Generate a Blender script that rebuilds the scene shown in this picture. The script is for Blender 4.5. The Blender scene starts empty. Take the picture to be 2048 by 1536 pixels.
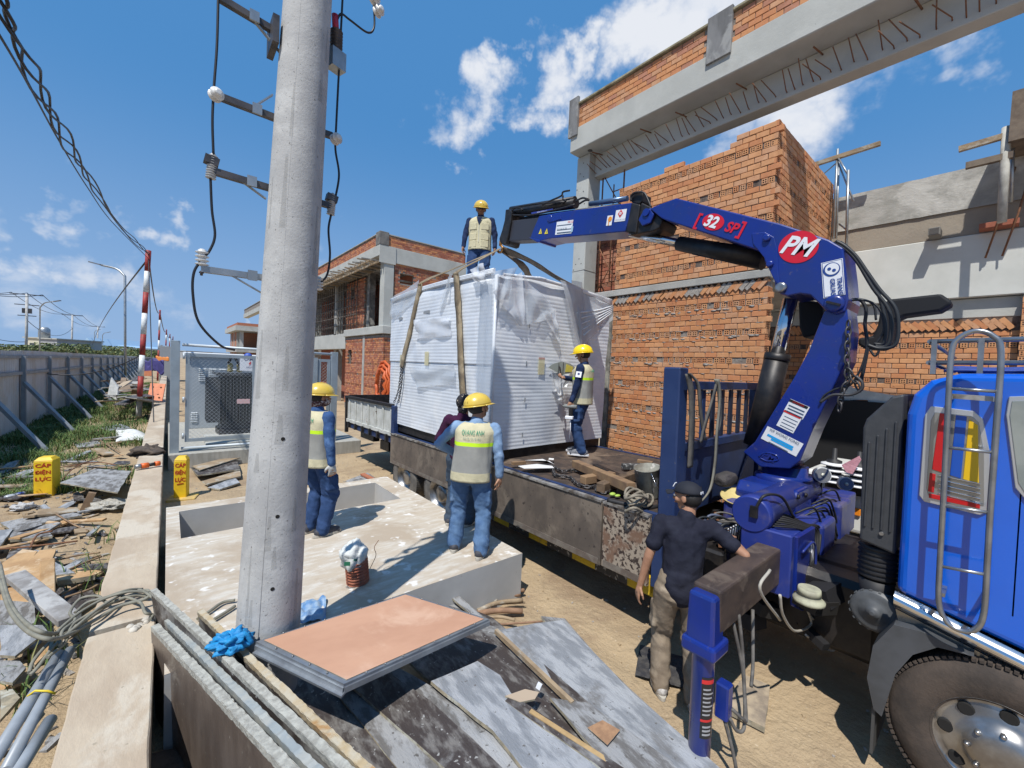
import bpy, math, random
import numpy as np
from mathutils import Vector, Matrix, noise as mnoise
random.seed(7)
rnd = random.Random(11)
SC = bpy.context.scene
COL = SC.collection

# ------------------------------------------------------------------ camera
CF = 822.0; CH = 2.5
_y, _p, _r = math.radians(40.0), math.radians(2.2), math.radians(2.5)
FW = Vector((math.sin(_y)*math.cos(_p), math.cos(_y)*math.cos(_p), -math.sin(_p)))
_r0 = Vector((math.cos(_y), -math.sin(_y), 0)); _u0 = _r0.cross(FW)
RT = _r0*math.cos(_r) + _u0*math.sin(_r); UP = -_r0*math.sin(_r) + _u0*math.cos(_r)
CPOS = Vector((0, 0, CH))
cam_d = bpy.data.cameras.new('camera'); cam = bpy.data.objects.new('camera', cam_d); COL.objects.link(cam)
cam_d.sensor_width = 36; cam_d.lens = CF/2048*36; cam_d.clip_start = 0.05; cam_d.clip_end = 3000
cam.matrix_world = Matrix.Translation(CPOS) @ Matrix((RT, UP, -FW)).transposed().to_4x4()
SC.camera = cam

def P(px, py, x=None, y=None, z=None, d=None):
    """surveyed point: where the sight line through a pixel meets a known wall, floor or distance"""
    r = FW + RT*((px-1024)/CF) - UP*((py-768)/CF)
    if x is not None: t = x/r.x
    elif y is not None: t = y/r.y
    elif z is not None: t = (z-CH)/r.z
    else: t = d
    return CPOS + r*t

# ------------------------------------------------------------------ daylight
SUN_EL = math.radians(60); SUN_AZ = math.atan2(-0.87, -0.49)      # direction the sun stands in, from +Y towards +X
world = bpy.data.worlds.new('World'); SC.world = world; world.use_nodes = True
wn, wl = world.node_tree.nodes, world.node_tree.links
for n in list(wn): wn.remove(n)
def N(nt, typ, loc=None, **kw):
    n = nt.nodes.new(typ)
    for k, v in kw.items(): setattr(n, k, v)
    return n
def build_world():
    nt = world.node_tree
    out = N(nt, 'ShaderNodeOutputWorld'); bg = N(nt, 'ShaderNodeBackground')
    sky = N(nt, 'ShaderNodeTexSky', sky_type='NISHITA', sun_disc=False, sun_elevation=SUN_EL, sun_rotation=SUN_AZ,
            altitude=0, air_density=1.0, dust_density=0.6, ozone_density=3.0)
    hsv = N(nt, 'ShaderNodeHueSaturation'); hsv.inputs['Saturation'].default_value = 1.1
    hsv.inputs['Value'].default_value = 1.12; hsv.inputs['Hue'].default_value = 0.497
    wl.new(sky.outputs[0], hsv.inputs['Color'])
    # clouds: noise in direction space, gathered round a few banks
    tc = N(nt, 'ShaderNodeTexCoord')
    mp = N(nt, 'ShaderNodeMapping'); mp.inputs['Scale'].default_value = (1, 1, 2.0)
    wl.new(tc.outputs['Generated'], mp.inputs['Vector'])
    nz = N(nt, 'ShaderNodeTexNoise'); nz.inputs['Scale'].default_value = 7.0; nz.inputs['Detail'].default_value = 9
    nz.inputs['Roughness'].default_value = 0.55; nz.inputs['Distortion'].default_value = 0.3
    wl.new(mp.outputs[0], nz.inputs['Vector'])
    total = None
    banks = [((1165,110),0.045,1.0),((1110,170),0.065,1.05),((1160,215),0.06,0.95),((1075,225),0.04,0.8),((985,120),0.035,0.9),((960,175),0.055,1.0),((920,225),0.05,0.8),((870,250),0.035,0.55),
             ((1300,50),0.08,1.15),((1360,90),0.09,1.1),((1270,110),0.05,0.9),((1420,40),0.08,1.0),((1560,240),0.10,1.0),((1660,190),0.09,0.9),((1480,270),0.08,0.95),((1740,150),0.06,0.6),((935,335),0.03,0.75),((1930,95),0.04,0.62),((985,300),0.02,0.5),((1075,45),0.018,0.5),
             ((130,380),0.035,0.8),((180,395),0.03,0.7),((100,430),0.035,0.75),((160,455),0.045,0.85),((210,480),0.03,0.6),((20,500),0.05,0.9),((80,515),0.045,0.85),((290,440),0.03,0.7),((350,460),0.03,0.7),((170,550),0.05,0.7),((250,580),0.05,0.6),((60,590),0.07,0.6),((330,600),0.05,0.5),((495,640),0.02,0.8),((515,205),0.02,0.55),((640,500),0.04,0.4)]
    wz = N(nt, 'ShaderNodeTexNoise'); wz.inputs['Scale'].default_value = 9; wz.inputs['Detail'].default_value = 5; wz.inputs['Roughness'].default_value = 0.6
    wl.new(tc.outputs['Generated'], wz.inputs['Vector'])
    ws = N(nt, 'ShaderNodeVectorMath', operation='MULTIPLY_ADD'); ws.inputs[1].default_value = (0.26,)*3; ws.inputs[2].default_value = (-0.13,)*3; wl.new(wz.outputs['Color'], ws.inputs[0])
    wa = N(nt, 'ShaderNodeVectorMath', operation='ADD'); wl.new(tc.outputs['Generated'], wa.inputs[0]); wl.new(ws.outputs[0], wa.inputs[1])
    for (px, py), w, s in banks:
        dv = (P(px, py, d=1)-CPOS).normalized()
        dot = N(nt, 'ShaderNodeVectorMath', operation='DISTANCE'); dot.inputs[1].default_value = dv
        wl.new(wa.outputs[0], dot.inputs[0])
        mr = N(nt, 'ShaderNodeMapRange', interpolation_type='SMOOTHSTEP'); mr.inputs['From Min'].default_value = w*1.9
        mr.inputs['From Max'].default_value = 0; mr.inputs['To Max'].default_value = s
        wl.new(dot.outputs['Value'], mr.inputs['Value'])
        if total is None: total = mr.outputs[0]
        else:
            a = N(nt, 'ShaderNodeMath', operation='MAXIMUM'); wl.new(total, a.inputs[0]); wl.new(mr.outputs[0], a.inputs[1]); total = a.outputs[0]
    a = N(nt, 'ShaderNodeMath', operation='MULTIPLY_ADD'); wl.new(total, a.inputs[0]); a.inputs[1].default_value = 0.66
    wl.new(nz.outputs['Fac'], a.inputs[2])
    ramp = N(nt, 'ShaderNodeMapRange', interpolation_type='SMOOTHSTEP'); ramp.inputs['From Min'].default_value = 0.70; ramp.inputs['From Max'].default_value = 1.22
    wl.new(a.outputs[0], ramp.inputs['Value'])
    mix = N(nt, 'ShaderNodeMixRGB'); mix.inputs['Color2'].default_value = (7.4, 7.7, 8.3, 1)
    flat = N(nt, 'ShaderNodeMixRGB'); flat.inputs['Fac'].default_value = 0.84; flat.inputs['Color2'].default_value = (0.72, 2.55, 5.7, 1)
    wl.new(hsv.outputs[0], flat.inputs['Color1'])
    sep = N(nt, 'ShaderNodeSeparateXYZ'); wl.new(tc.outputs['Generated'], sep.inputs[0])       # pale air low over the land
    hz = N(nt, 'ShaderNodeMapRange', interpolation_type='SMOOTHSTEP'); hz.inputs['From Min'].default_value = 0.50; hz.inputs['From Max'].default_value = -0.05; hz.inputs['To Max'].default_value = 0.85
    wl.new(sep.outputs['Z'], hz.inputs['Value']); air = N(nt, 'ShaderNodeMixRGB'); air.inputs['Color2'].default_value = (3.0, 4.5, 6.9, 1)
    wl.new(hz.outputs[0], air.inputs['Fac']); wl.new(flat.outputs[0], air.inputs['Color1'])
    wl.new(ramp.outputs[0], mix.inputs['Fac']); wl.new(air.outputs[0], mix.inputs['Color1'])
    wl.new(mix.outputs[0], bg.inputs['Color']); bg.inputs['Strength'].default_value = 0.108
    wl.new(bg.outputs[0], out.inputs['Surface'])
build_world()
sd = bpy.data.lights.new('sun', 'SUN'); sd.energy = 5.0; sd.angle = math.radians(0.53); sd.color = (1, 0.96, 0.9)
sun = bpy.data.objects.new('sun', sd); COL.objects.link(sun)
sun_dir = Vector((0.87*math.cos(SUN_EL), 0.49*math.cos(SUN_EL), -math.sin(SUN_EL)))
sun.rotation_euler = sun_dir.to_track_quat('-Z', 'Y').to_euler(); sun.location = (-8, -5, 20)
vs = SC.view_settings; vs.view_transform = 'Standard'; vs.look = 'None'; vs.exposure = 0.0; vs.gamma = 1.0; vs.use_curve_mapping = False
SC.cycles.max_bounces = 8; SC.cycles.transparent_max_bounces = 12

# ------------------------------------------------------------------ materials
MATS = {}
def mat(name, c, rough=0.7, metal=0.0, c2=None, scale=6.0, stretch=(1,1,1), lo=0.35, hi=0.65, bump=0.0, bscale=None,
        spots=None, sscale=30, sthr=(0.62,0.7), c3=None, scale3=1.2, thr3=(0.5,0.62), coat=0.0, spec=None, trans=0, alpha=1, emit=None, detail=5, obj=False, rvar=0.0):
    """procedural surface: base colour, mottle (c2), stains (c3), flecks (spots) and fine relief; coordinates are in metres"""
    if name in MATS: return MATS[name]
    m = bpy.data.materials.new(name); MATS[name] = m; m.use_nodes = True
    nt = m.node_tree; b = nt.nodes['Principled BSDF']; L = nt.links
    b.inputs['Roughness'].default_value = rough; b.inputs['Metallic'].default_value = metal
    if coat: b.inputs['Coat Weight'].default_value = coat; b.inputs['Coat Roughness'].default_value = 0.12
    if spec is not None: b.inputs['Specular IOR Level'].default_value = spec
    if trans: b.inputs['Transmission Weight'].default_value = trans
    if alpha < 1: b.inputs['Alpha'].default_value = alpha
    col4 = lambda q: (q[0], q[1], q[2], 1)
    if emit: b.inputs['Emission Color'].default_value = col4(c); b.inputs['Emission Strength'].default_value = emit
    b.inputs['Base Color'].default_value = col4(c)
    if c2 is None and not bump and spots is None and c3 is None: return m
    if obj: src = N(nt, 'ShaderNodeTexCoord').outputs['Object']
    else: src = N(nt, 'ShaderNodeNewGeometry').outputs['Position']
    mp = N(nt, 'ShaderNodeMapping'); mp.inputs['Scale'].default_value = stretch; L.new(src, mp.inputs['Vector']); v = mp.outputs[0]
    def noise(sc, det=detail, rg=0.6, vv=v, dist=0.0):
        n = N(nt, 'ShaderNodeTexNoise'); n.inputs['Scale'].default_value = sc; n.inputs['Detail'].default_value = det
        n.inputs['Roughness'].default_value = rg; n.inputs['Distortion'].default_value = dist; L.new(vv, n.inputs['Vector']); return n.outputs['Fac']
    def rng(s, a, bb):
        r = N(nt, 'ShaderNodeMapRange', interpolation_type='SMOOTHSTEP'); r.inputs['From Min'].default_value = a; r.inputs['From Max'].default_value = bb
        L.new(s, r.inputs['Value']); return r.outputs[0]
    cur = None
    def mixin(fac, q):
        nonlocal cur
        mx = N(nt, 'ShaderNodeMixRGB'); L.new(fac, mx.inputs['Fac']); mx.inputs['Color2'].default_value = col4(q)
        if cur is None: mx.inputs['Color1'].default_value = col4(c)
        else: L.new(cur, mx.inputs['Color1'])
        cur = mx.outputs[0]
    if c2 is not None: mixin(rng(noise(scale), lo, hi), c2)
    if c3 is not None: mixin(rng(noise(scale3, 6, 0.65, src, 0.4), *thr3), c3)
    if spots is not None: mixin(rng(noise(sscale, 2, 0.5, src), *sthr), spots)
    if cur is not None: L.new(cur, b.inputs['Base Color'])
    if rvar:
        mr = N(nt, 'ShaderNodeMapRange'); mr.inputs['To Min'].default_value = max(0, rough-rvar); mr.inputs['To Max'].default_value = min(1, rough+rvar)
        L.new(noise(scale*0.7), mr.inputs['Value']); L.new(mr.outputs[0], b.inputs['Roughness'])
    if bump:
        bp = N(nt, 'ShaderNodeBump'); bp.inputs['Distance'].default_value = bump; bp.inputs['Strength'].default_value = 1.0
        L.new(noise(bscale or scale*4, 6, 0.65), bp.inputs['Height']); L.new(bp.outputs[0], b.inputs['Normal'])
    return m

# ------------------------------------------------------------------ mesh building
ORG = {}          # world origin of every built object
XF = None         # optional placement applied to the points of a thing being built
def tag(o, label=None, cat=None, group=None, kind=None):
    if label: o['label'] = label
    if cat: o['category'] = cat
    if group: o['group'] = group
    if kind: o['kind'] = kind
    return o
def empty(name, loc, label=None, cat=None, group=None):
    o = bpy.data.objects.new(name, None); COL.objects.link(o); o.empty_display_size = 0.2
    loc = Vector(loc); o.location = loc; ORG[o.name] = loc
    return tag(o, label, cat, group)
def attach(o, parent, org):
    if parent is not None:
        o.parent = parent; o.location = org - ORG[parent.name]
    else: o.location = org
    ORG[o.name] = org
class M:
    def __init__(s): s.v = []; s.f = []; s.m = []; s.sm = []
    def add(s, vs, fs, mi=0, smooth=False):
        n = len(s.v); s.v += [tuple(q) for q in vs]
        for f in fs: s.f.append(tuple(n+i for i in f)); s.m.append(mi); s.sm.append(smooth)
        return s
    def box(s, x0, x1, y0, y1, z0, z1, mi=0):
        if x0 > x1: x0, x1 = x1, x0
        if y0 > y1: y0, y1 = y1, y0
        if z0 > z1: z0, z1 = z1, z0
        return s.add([(x0,y0,z0),(x1,y0,z0),(x1,y1,z0),(x0,y1,z0),(x0,y0,z1),(x1,y0,z1),(x1,y1,z1),(x0,y1,z1)],
                     [(0,3,2,1),(4,5,6,7),(0,1,5,4),(1,2,6,5),(2,3,7,6),(3,0,4,7)], mi)
    def obox(s, c, sx, sy, sz, rot=None, mi=0, taper=1.0):
        """box of full size sx,sy,sz centred on c, turned by a 3x3 matrix"""
        R = rot or Matrix.Identity(3); c = Vector(c); q = []
        for k in (-1, 1):
            t = taper if k > 0 else 1
            for i, j in ((-1,-1),(1,-1),(1,1),(-1,1)): q.append(c + R @ Vector((i*sx/2*t, j*sy/2*t, k*sz/2)))
        return s.add(q, [(0,3,2,1),(4,5,6,7),(0,1,5,4),(1,2,6,5),(2,3,7,6),(3,0,4,7)], mi)
    def bar(s, a, b, w, h, mi=0, up=(0,0,1)):
        """rectangular bar from a to b"""
        a, b = Vector(a), Vector(b); d = (b-a); L = d.length; d.normalize(); u = Vector(up)
        if abs(d.dot(u)) > 0.98: u = Vector((1,0,0))
        sd = d.cross(u).normalized(); u = sd.cross(d)
        q = []
        for p in (a, b):
            for i, j in ((-1,-1),(1,-1),(1,1),(-1,1)): q.append(p + sd*(i*w/2) + u*(j*h/2))
        return s.add(q, [(0,1,2,3),(7,6,5,4),(0,4,5,1),(1,5,6,2),(2,6,7,3),(3,7,4,0)], mi)
    def ring(s, pts_list, mi=0, closed=True, caps=True, smooth=True):
        """loft through rings of equal length"""
        n = len(pts_list[0]); q = [p for r in pts_list for p in r]; f = []
        for k in range(len(pts_list)-1):
            for i in range(n if closed else n-1):
                j = (i+1) % n; f.append((k*n+i, k*n+j, (k+1)*n+j, (k+1)*n+i))
        s.add(q, f, mi, smooth)
        if caps:
            m0 = len(s.v)-len(q)
            s.f.append(tuple(m0+i for i in reversed(range(n)))); s.m.append(mi); s.sm.append(False)
            s.f.append(tuple(m0+(len(pts_list)-1)*n+i for i in range(n))); s.m.append(mi); s.sm.append(False)
        return s
    def tube(s, pts, r, n=8, mi=0, caps=True, smooth=True):
        pts = [Vector(p) for p in pts]; rs = r if isinstance(r, (list, tuple)) else [r]*len(pts)
        rings = []; u = None
        for i, p in enumerate(pts):
            d = (pts[min(i+1, len(pts)-1)] - pts[max(i-1, 0)])
            if d.length < 1e-9: d = Vector((0,0,1))
            d.normalize()
            if u is None: u = d.orthogonal().normalized()
            else:
                u = u - d*u.dot(d)
                if u.length < 1e-6: u = d.orthogonal()
                u.normalize()
            w = d.cross(u)
            rings.append([p + (u*math.cos(a)+w*math.sin(a))*rs[i] for a in [2*math.pi*k/n for k in range(n)]])
        return s.ring(rings, mi, True, caps, smooth)
    def lathe(s, base, axis, prof, n=16, mi=0, smooth=True, caps=True):
        """prof: (radius, distance along axis)"""
        base = Vector(base); d = Vector(axis).normalized(); u = d.orthogonal().normalized(); w = d.cross(u)
        rings = [[base + d*h + (u*math.cos(a)+w*math.sin(a))*max(r, 1e-4) for a in [2*math.pi*k/n for k in range(n)]] for r, h in prof]
        return s.ring(rings, mi, True, caps, smooth)
    def prism(s, pts, off, mi=0, mside=None):
        """closed outline (3D points) pushed along vector off"""
        pts = [Vector(p) for p in pts]; off = Vector(off); n = len(pts)
        m0 = len(s.v); s.v += [tuple(p) for p in pts] + [tuple(p+off) for p in pts]
        s.f.append(tuple(m0+i for i in range(n))); s.m.append(mi); s.sm.append(False)
        s.f.append(tuple(m0+n+i for i in reversed(range(n)))); s.m.append(mi); s.sm.append(False)
        for i in range(n):
            j = (i+1) % n; s.f.append((m0+j, m0+i, m0+n+i, m0+n+j)); s.m.append(mi if mside is None else mside); s.sm.append(False)
        return s
    def ball(s, c, r, nu=12, nv=8, mi=0, sc=(1,1,1), rot=None):
        c = Vector(c); R = rot or Matrix.Identity(3); rings = []
        for k in range(nv+1):
            t = math.pi*k/nv; rr = max(math.sin(t), 0.02)
            rings.append([c + R @ Vector((rr*math.cos(a)*r*sc[0], rr*math.sin(a)*r*sc[1], -math.cos(t)*r*sc[2])) for a in [2*math.pi*i/nu for i in range(nu)]])
        return s.ring(rings, mi, True, True, True)
    def grid(s, fn, nu, nv, mi=0, smooth=True):
        q = [fn(i/nu, j/nv) for j in range(nv+1) for i in range(nu+1)]
        f = [(j*(nu+1)+i, j*(nu+1)+i+1, (j+1)*(nu+1)+i+1, (j+1)*(nu+1)+i) for j in range(nv) for i in range(nu)]
        return s.add(q, f, mi, smooth)
    def build(s, name, mats, parent=None, label=None, cat=None, group=None, kind=None, bevel=0, seg=1, org=None, solid=0, smooth_angle=None, sub=0):
        if not isinstance(mats, (list, tuple)): mats = [mats]
        vs = np.array(s.v, dtype=float)
        if XF is not None: vs = np.array([XF @ Vector(q) for q in vs])
        if org is None:
            lo, hi = vs.min(0), vs.max(0); org = Vector(((lo[0]+hi[0])/2, (lo[1]+hi[1])/2, lo[2]))
        else:
            org = Vector(org)
        vs = vs - np.array(org)
        me = bpy.data.meshes.new(name); me.from_pydata(vs.tolist(), [], s.f)
        for m_ in mats: me.materials.append(m_)
        me.polygons.foreach_set('material_index', s.m); me.polygons.foreach_set('use_smooth', s.sm); me.update()
        o = bpy.data.objects.new(name, me); COL.objects.link(o); attach(o, parent, org)
        if solid: md = o.modifiers.new('t', 'SOLIDIFY'); md.thickness = solid; md.offset = 0
        if bevel:
            md = o.modifiers.new('b', 'BEVEL'); md.width = bevel; md.segments = seg; md.limit_method = 'ANGLE'; md.angle_limit = math.radians(40)
        if sub: md = o.modifiers.new('s', 'SUBSURF'); md.levels = sub; md.render_levels = sub
        return tag(o, label, cat, group, kind)
def rotm(ax, ay, az):
    return (Matrix.Rotation(az, 3, 'Z') @ Matrix.Rotation(ay, 3, 'Y') @ Matrix.Rotation(ax, 3, 'X'))
def bez(pts, n=8):
    """smooth curve through points (Catmull-Rom)"""
    pts = [Vector(p) for p in pts]; q = [pts[0]*2-pts[1]] + pts + [pts[-1]*2-pts[-2]]; out = []
    for i in range(1, len(q)-2):
        for k in range(n):
            t = k/n; p0, p1, p2, p3 = q[i-1:i+3]
            out.append(0.5*((2*p1)+(p2-p0)*t+(2*p0-5*p1+4*p2-p3)*t*t+(3*p1-p0-3*p2+p3)*t**3))
    return out + [pts[-1]]
def fin(x): return Vector(x)
def copy_tree(o, label=None):
    """a thing and its parts again, sharing their meshes"""
    c = o.copy(); COL.objects.link(c); ORG[c.name] = ORG.get(o.name, Vector(o.location))
    if label: c['label'] = label
    for ch in list(o.children):
        k = copy_tree(ch); k.parent = c
    return c
def lettering(text, parent, centre, right, up, height, m, name='lettering', bold=0.0, align='CENTER', squeeze=1.0, shear=0.0, depth=0.002, width=None):
    """flat printed characters standing on a surface"""
    cu = bpy.data.curves.new(name, 'FONT'); cu.body = text; cu.size = 1.0; cu.align_x = align; cu.align_y = 'CENTER'; cu.offset = bold; cu.shear = shear
    cu.extrude = 0.0; cu.resolution_u = 3
    ob = bpy.data.objects.new(name, cu); COL.objects.link(ob)
    bpy.context.view_layer.update(); dg = bpy.context.evaluated_depsgraph_get()
    me = bpy.data.meshes.new_from_object(ob.evaluated_get(dg)); bpy.data.objects.remove(ob)
    right = Vector(right).normalized(); up = Vector(up).normalized(); nrm = right.cross(up).normalized()
    co = np.array([v.co[:] for v in me.vertices])
    if len(co) == 0: return None
    k = height/0.72; kx = k*squeeze
    if width is not None: kx = width/max(1e-6, co[:,0].max()-co[:,0].min())
    c = Vector(centre)
    base = Vector(XF @ c) if XF is not None else c
    for v in me.vertices:
        q = right*(v.co.x*kx) + up*(v.co.y*k) + nrm*depth
        if XF is not None: q = XF.to_3x3() @ q
        v.co = q
    me.materials.clear(); me.materials.append(m)
    o = bpy.data.objects.new(name, me); COL.objects.link(o); attach(o, parent, base); return o
# ------------------------------------------------------------------ shared surfaces
sand = mat('sand', (0.43,0.325,0.20), 0.95, c2=(0.34,0.25,0.155), scale=1.3, lo=0.4, hi=0.7, bump=0.045, bscale=11, c3=(0.30,0.215,0.135), scale3=0.6, spots=(0.52,0.42,0.29), sscale=45, sthr=(0.66,0.74))
conc = mat('concrete', (0.40,0.39,0.355), 0.88, c2=(0.33,0.325,0.30), scale=2.2, bump=0.004, bscale=30, spots=(0.16,0.155,0.14), sscale=55, sthr=(0.72,0.78), c3=(0.46,0.45,0.42), scale3=0.9)
conc_w = mat('pale_concrete', (0.47,0.475,0.44), 0.85, c2=(0.41,0.415,0.385), scale=1.6, bump=0.003, bscale=25, spots=(0.2,0.19,0.17), sscale=40, sthr=(0.74,0.8), c3=(0.36,0.35,0.32), scale3=0.7, thr3=(0.6,0.72))
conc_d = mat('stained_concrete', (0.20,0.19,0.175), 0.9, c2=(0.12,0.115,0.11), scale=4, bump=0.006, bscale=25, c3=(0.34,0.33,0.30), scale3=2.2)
plaster_b = mat('brown_render', (0.33,0.285,0.225), 0.92, c2=(0.28,0.24,0.19), scale=1.5, bump=0.006, bscale=18, spots=(0.2,0.17,0.13), sscale=30, sthr=(0.7,0.78))
plaster_g = mat('grey_render', (0.42,0.41,0.375), 0.95, c2=(0.30,0.295,0.265), scale=2.4, stretch=(1,1,1.6), bump=0.008, bscale=9, c3=(0.50,0.49,0.45), scale3=1.4)
mortar = mat('mortar', (0.30,0.27,0.235), 0.95, c2=(0.20,0.17,0.145), scale=14, bump=0.01, bscale=40)
mortar_d = mat('deep_mortar', (0.085,0.06,0.048), 0.95, c2=(0.18,0.14,0.115), scale=11, bump=0.01, bscale=40)
mortar_l = mat('spilled_mortar', (0.40,0.37,0.33), 0.95, c2=(0.3,0.27,0.24), scale=20, bump=0.01)
BR = [mat('brick_clay_%s' % n, c, 0.85, c2=d, scale=9, bump=0.0025, bscale=60, spots=(0.30,0.13,0.07), sscale=22, sthr=(0.66,0.8))
      for n, c, d in (('orange', (0.59,0.275,0.12), (0.54,0.24,0.10)), ('pale', (0.62,0.31,0.145), (0.56,0.27,0.12)),
                      ('red', (0.555,0.235,0.10), (0.50,0.205,0.09)), ('dusty', (0.575,0.315,0.175), (0.52,0.26,0.13)))]
BRD = [mat('old_brick_%s' % n, c, 0.9, c2=d, scale=7, bump=0.0025, bscale=60) for n, c, d in (('red', (0.42,0.155,0.085), (0.36,0.13,0.07)), ('dull', (0.46,0.21,0.13), (0.38,0.17,0.10)), ('dark', (0.35,0.12,0.07), (0.3,0.1,0.06)))]
hole_m = mat('brick_hollow', (0.10,0.035,0.02), 0.95)
timber = mat('shuttering_timber', (0.36,0.27,0.17), 0.85, c2=(0.24,0.175,0.11), scale=5, stretch=(1,1,3), bump=0.004, bscale=30, c3=(0.4,0.37,0.31), scale3=3)
steel_g = mat('galvanised_steel', (0.42,0.44,0.45), 0.42, 0.75, c2=(0.32,0.34,0.35), scale=7, rvar=0.1)
rust = mat('rusty_steel', (0.17,0.085,0.05), 0.85, 0.2, c2=(0.26,0.12,0.06), scale=18, bump=0.002)
black = mat('black_rubber', (0.018,0.018,0.02), 0.6)

# ------------------------------------------------------------------ ground
def gh(x, y):
    h = 0
    if x > 1.5 and y < 3.3:      # wheel ruts pressed into the sand beside the truck
        for xc in (3.05, 1.95):
            q = (x-xc-.05*math.sin(y*1.3))/.13; h += -.022*math.exp(-q*q) + .012*math.exp(-(abs(q)-1.9)**2*2) + (.004*math.sin(y*42) if abs(q) < 1 else 0)
    h += 0.035*(mnoise.noise(Vector((x*0.9, y*0.9, 3.1)))) + 0.012*mnoise.noise(Vector((x*3.3, y*3.3, 1.7)))
    if x < -0.5 and y < 14: h += 0.05*max(0, mnoise.noise(Vector((x*0.7, y*0.7, 8)))+0.3)*min(1, (-0.5-x))
    if 3.2 < x < 6.2: h *= 0.5
    return h
def axis(lo, hi, a, b, st):
    v = [a+st*i for i in range(int((b-a)/st)+1)]; s = st
    q = v[-1]
    while q < hi: s *= 1.35; q += s; v.append(q)
    s = st; q = v[0]
    while q > lo: s *= 1.35; q -= s; v.insert(0, q)
    return v
gx, gy = axis(-900, 900, -5, 9, 0.08), axis(-600, 1500, -2, 15, 0.08)
g = M(); nx = len(gx)
g.add([(x, y, gh(x, y)*max(0, min(1, (60-abs(y))/30)) if abs(x) < 60 else 0) for y in gy for x in gx],
      [(j*nx+i, j*nx+i+1, (j+1)*nx+i+1, (j+1)*nx+i) for j in range(len(gy)-1) for i in range(nx-1)], 0, True)
g.build('ground', sand, kind='structure', org=(0,0,0))

# ------------------------------------------------------------------ brickwork
def brick_mesh(kind, m, seed):
    r = random.Random(seed); b = M(); e = 0.005
    W = 0.18 if kind == 's' else 0.08; H = 0.08; D = 0.06
    j = lambda: r.uniform(-0.002, 0.002)
    fr = [(e+j(), j(), e+j()), (W-e+j(), j(), e+j()), (W-e+j(), j(), H-e+j()), (e+j(), j(), H-e+j())]
    bk = [(0,e,0),(W,e,0),(W,e,H),(0,e,H)]; dp = [(0,D,0),(W,D,0),(W,D,H),(0,D,H)]
    if kind == 's':
        b.add(fr+bk+dp, [(0,1,2,3)] + [(i,4+i,4+(i+1)%4,(i+1)%4)[::-1] for i in range(4)] + [(4+i,8+i,8+(i+1)%4,4+(i+1)%4)[::-1] for i in range(4)])
    else:
        b.add(bk+dp, [(i,4+i,4+(i+1)%4,(i+1)%4)[::-1] for i in range(4)])
        xs = [0, .014, .034, .046, .066, .08]; q = [(x, 0.001, z) for z in xs for x in xs]; holes = ((1,1),(3,1),(1,3),(3,3))
        fs = [(a*6+c, a*6+c+1, (a+1)*6+c+1, (a+1)*6+c) for a in range(5) for c in range(5) if (c, a) not in holes]
        b.add(q, fs)
        for c, a in holes:
            x0, x1, z0, z1 = xs[c], xs[c+1], xs[a], xs[a+1]
            b.add([(x0,.03,z0),(x1,.03,z0),(x1,.03,z1),(x0,.03,z1)], [(0,1,2,3)], 1)
            b.add([(x0,.001,z0),(x1,.001,z0),(x1,.001,z1),(x0,.001,z1),(x0,.03,z0),(x1,.03,z0),(x1,.03,z1),(x0,.03,z1)], [(i,(i+1)%4,4+(i+1)%4,4+i) for i in range(4)], 1)
    me = bpy.data.meshes.new('brick'); me.from_pydata([tuple(v) for v in b.v], [], b.f); me.materials.append(m); me.materials.append(hole_m)
    me.polygons.foreach_set('material_index', b.m); me.update(); return me, np.array(b.v, float), b.f, b.m
_bm = {}
def brick_kind(kind, mset, i):
    key = (kind, id(mset), i)
    if key not in _bm: _bm[key] = brick_mesh(kind, mset[i % len(mset)], i*13+5)
    return _bm[key]
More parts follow.
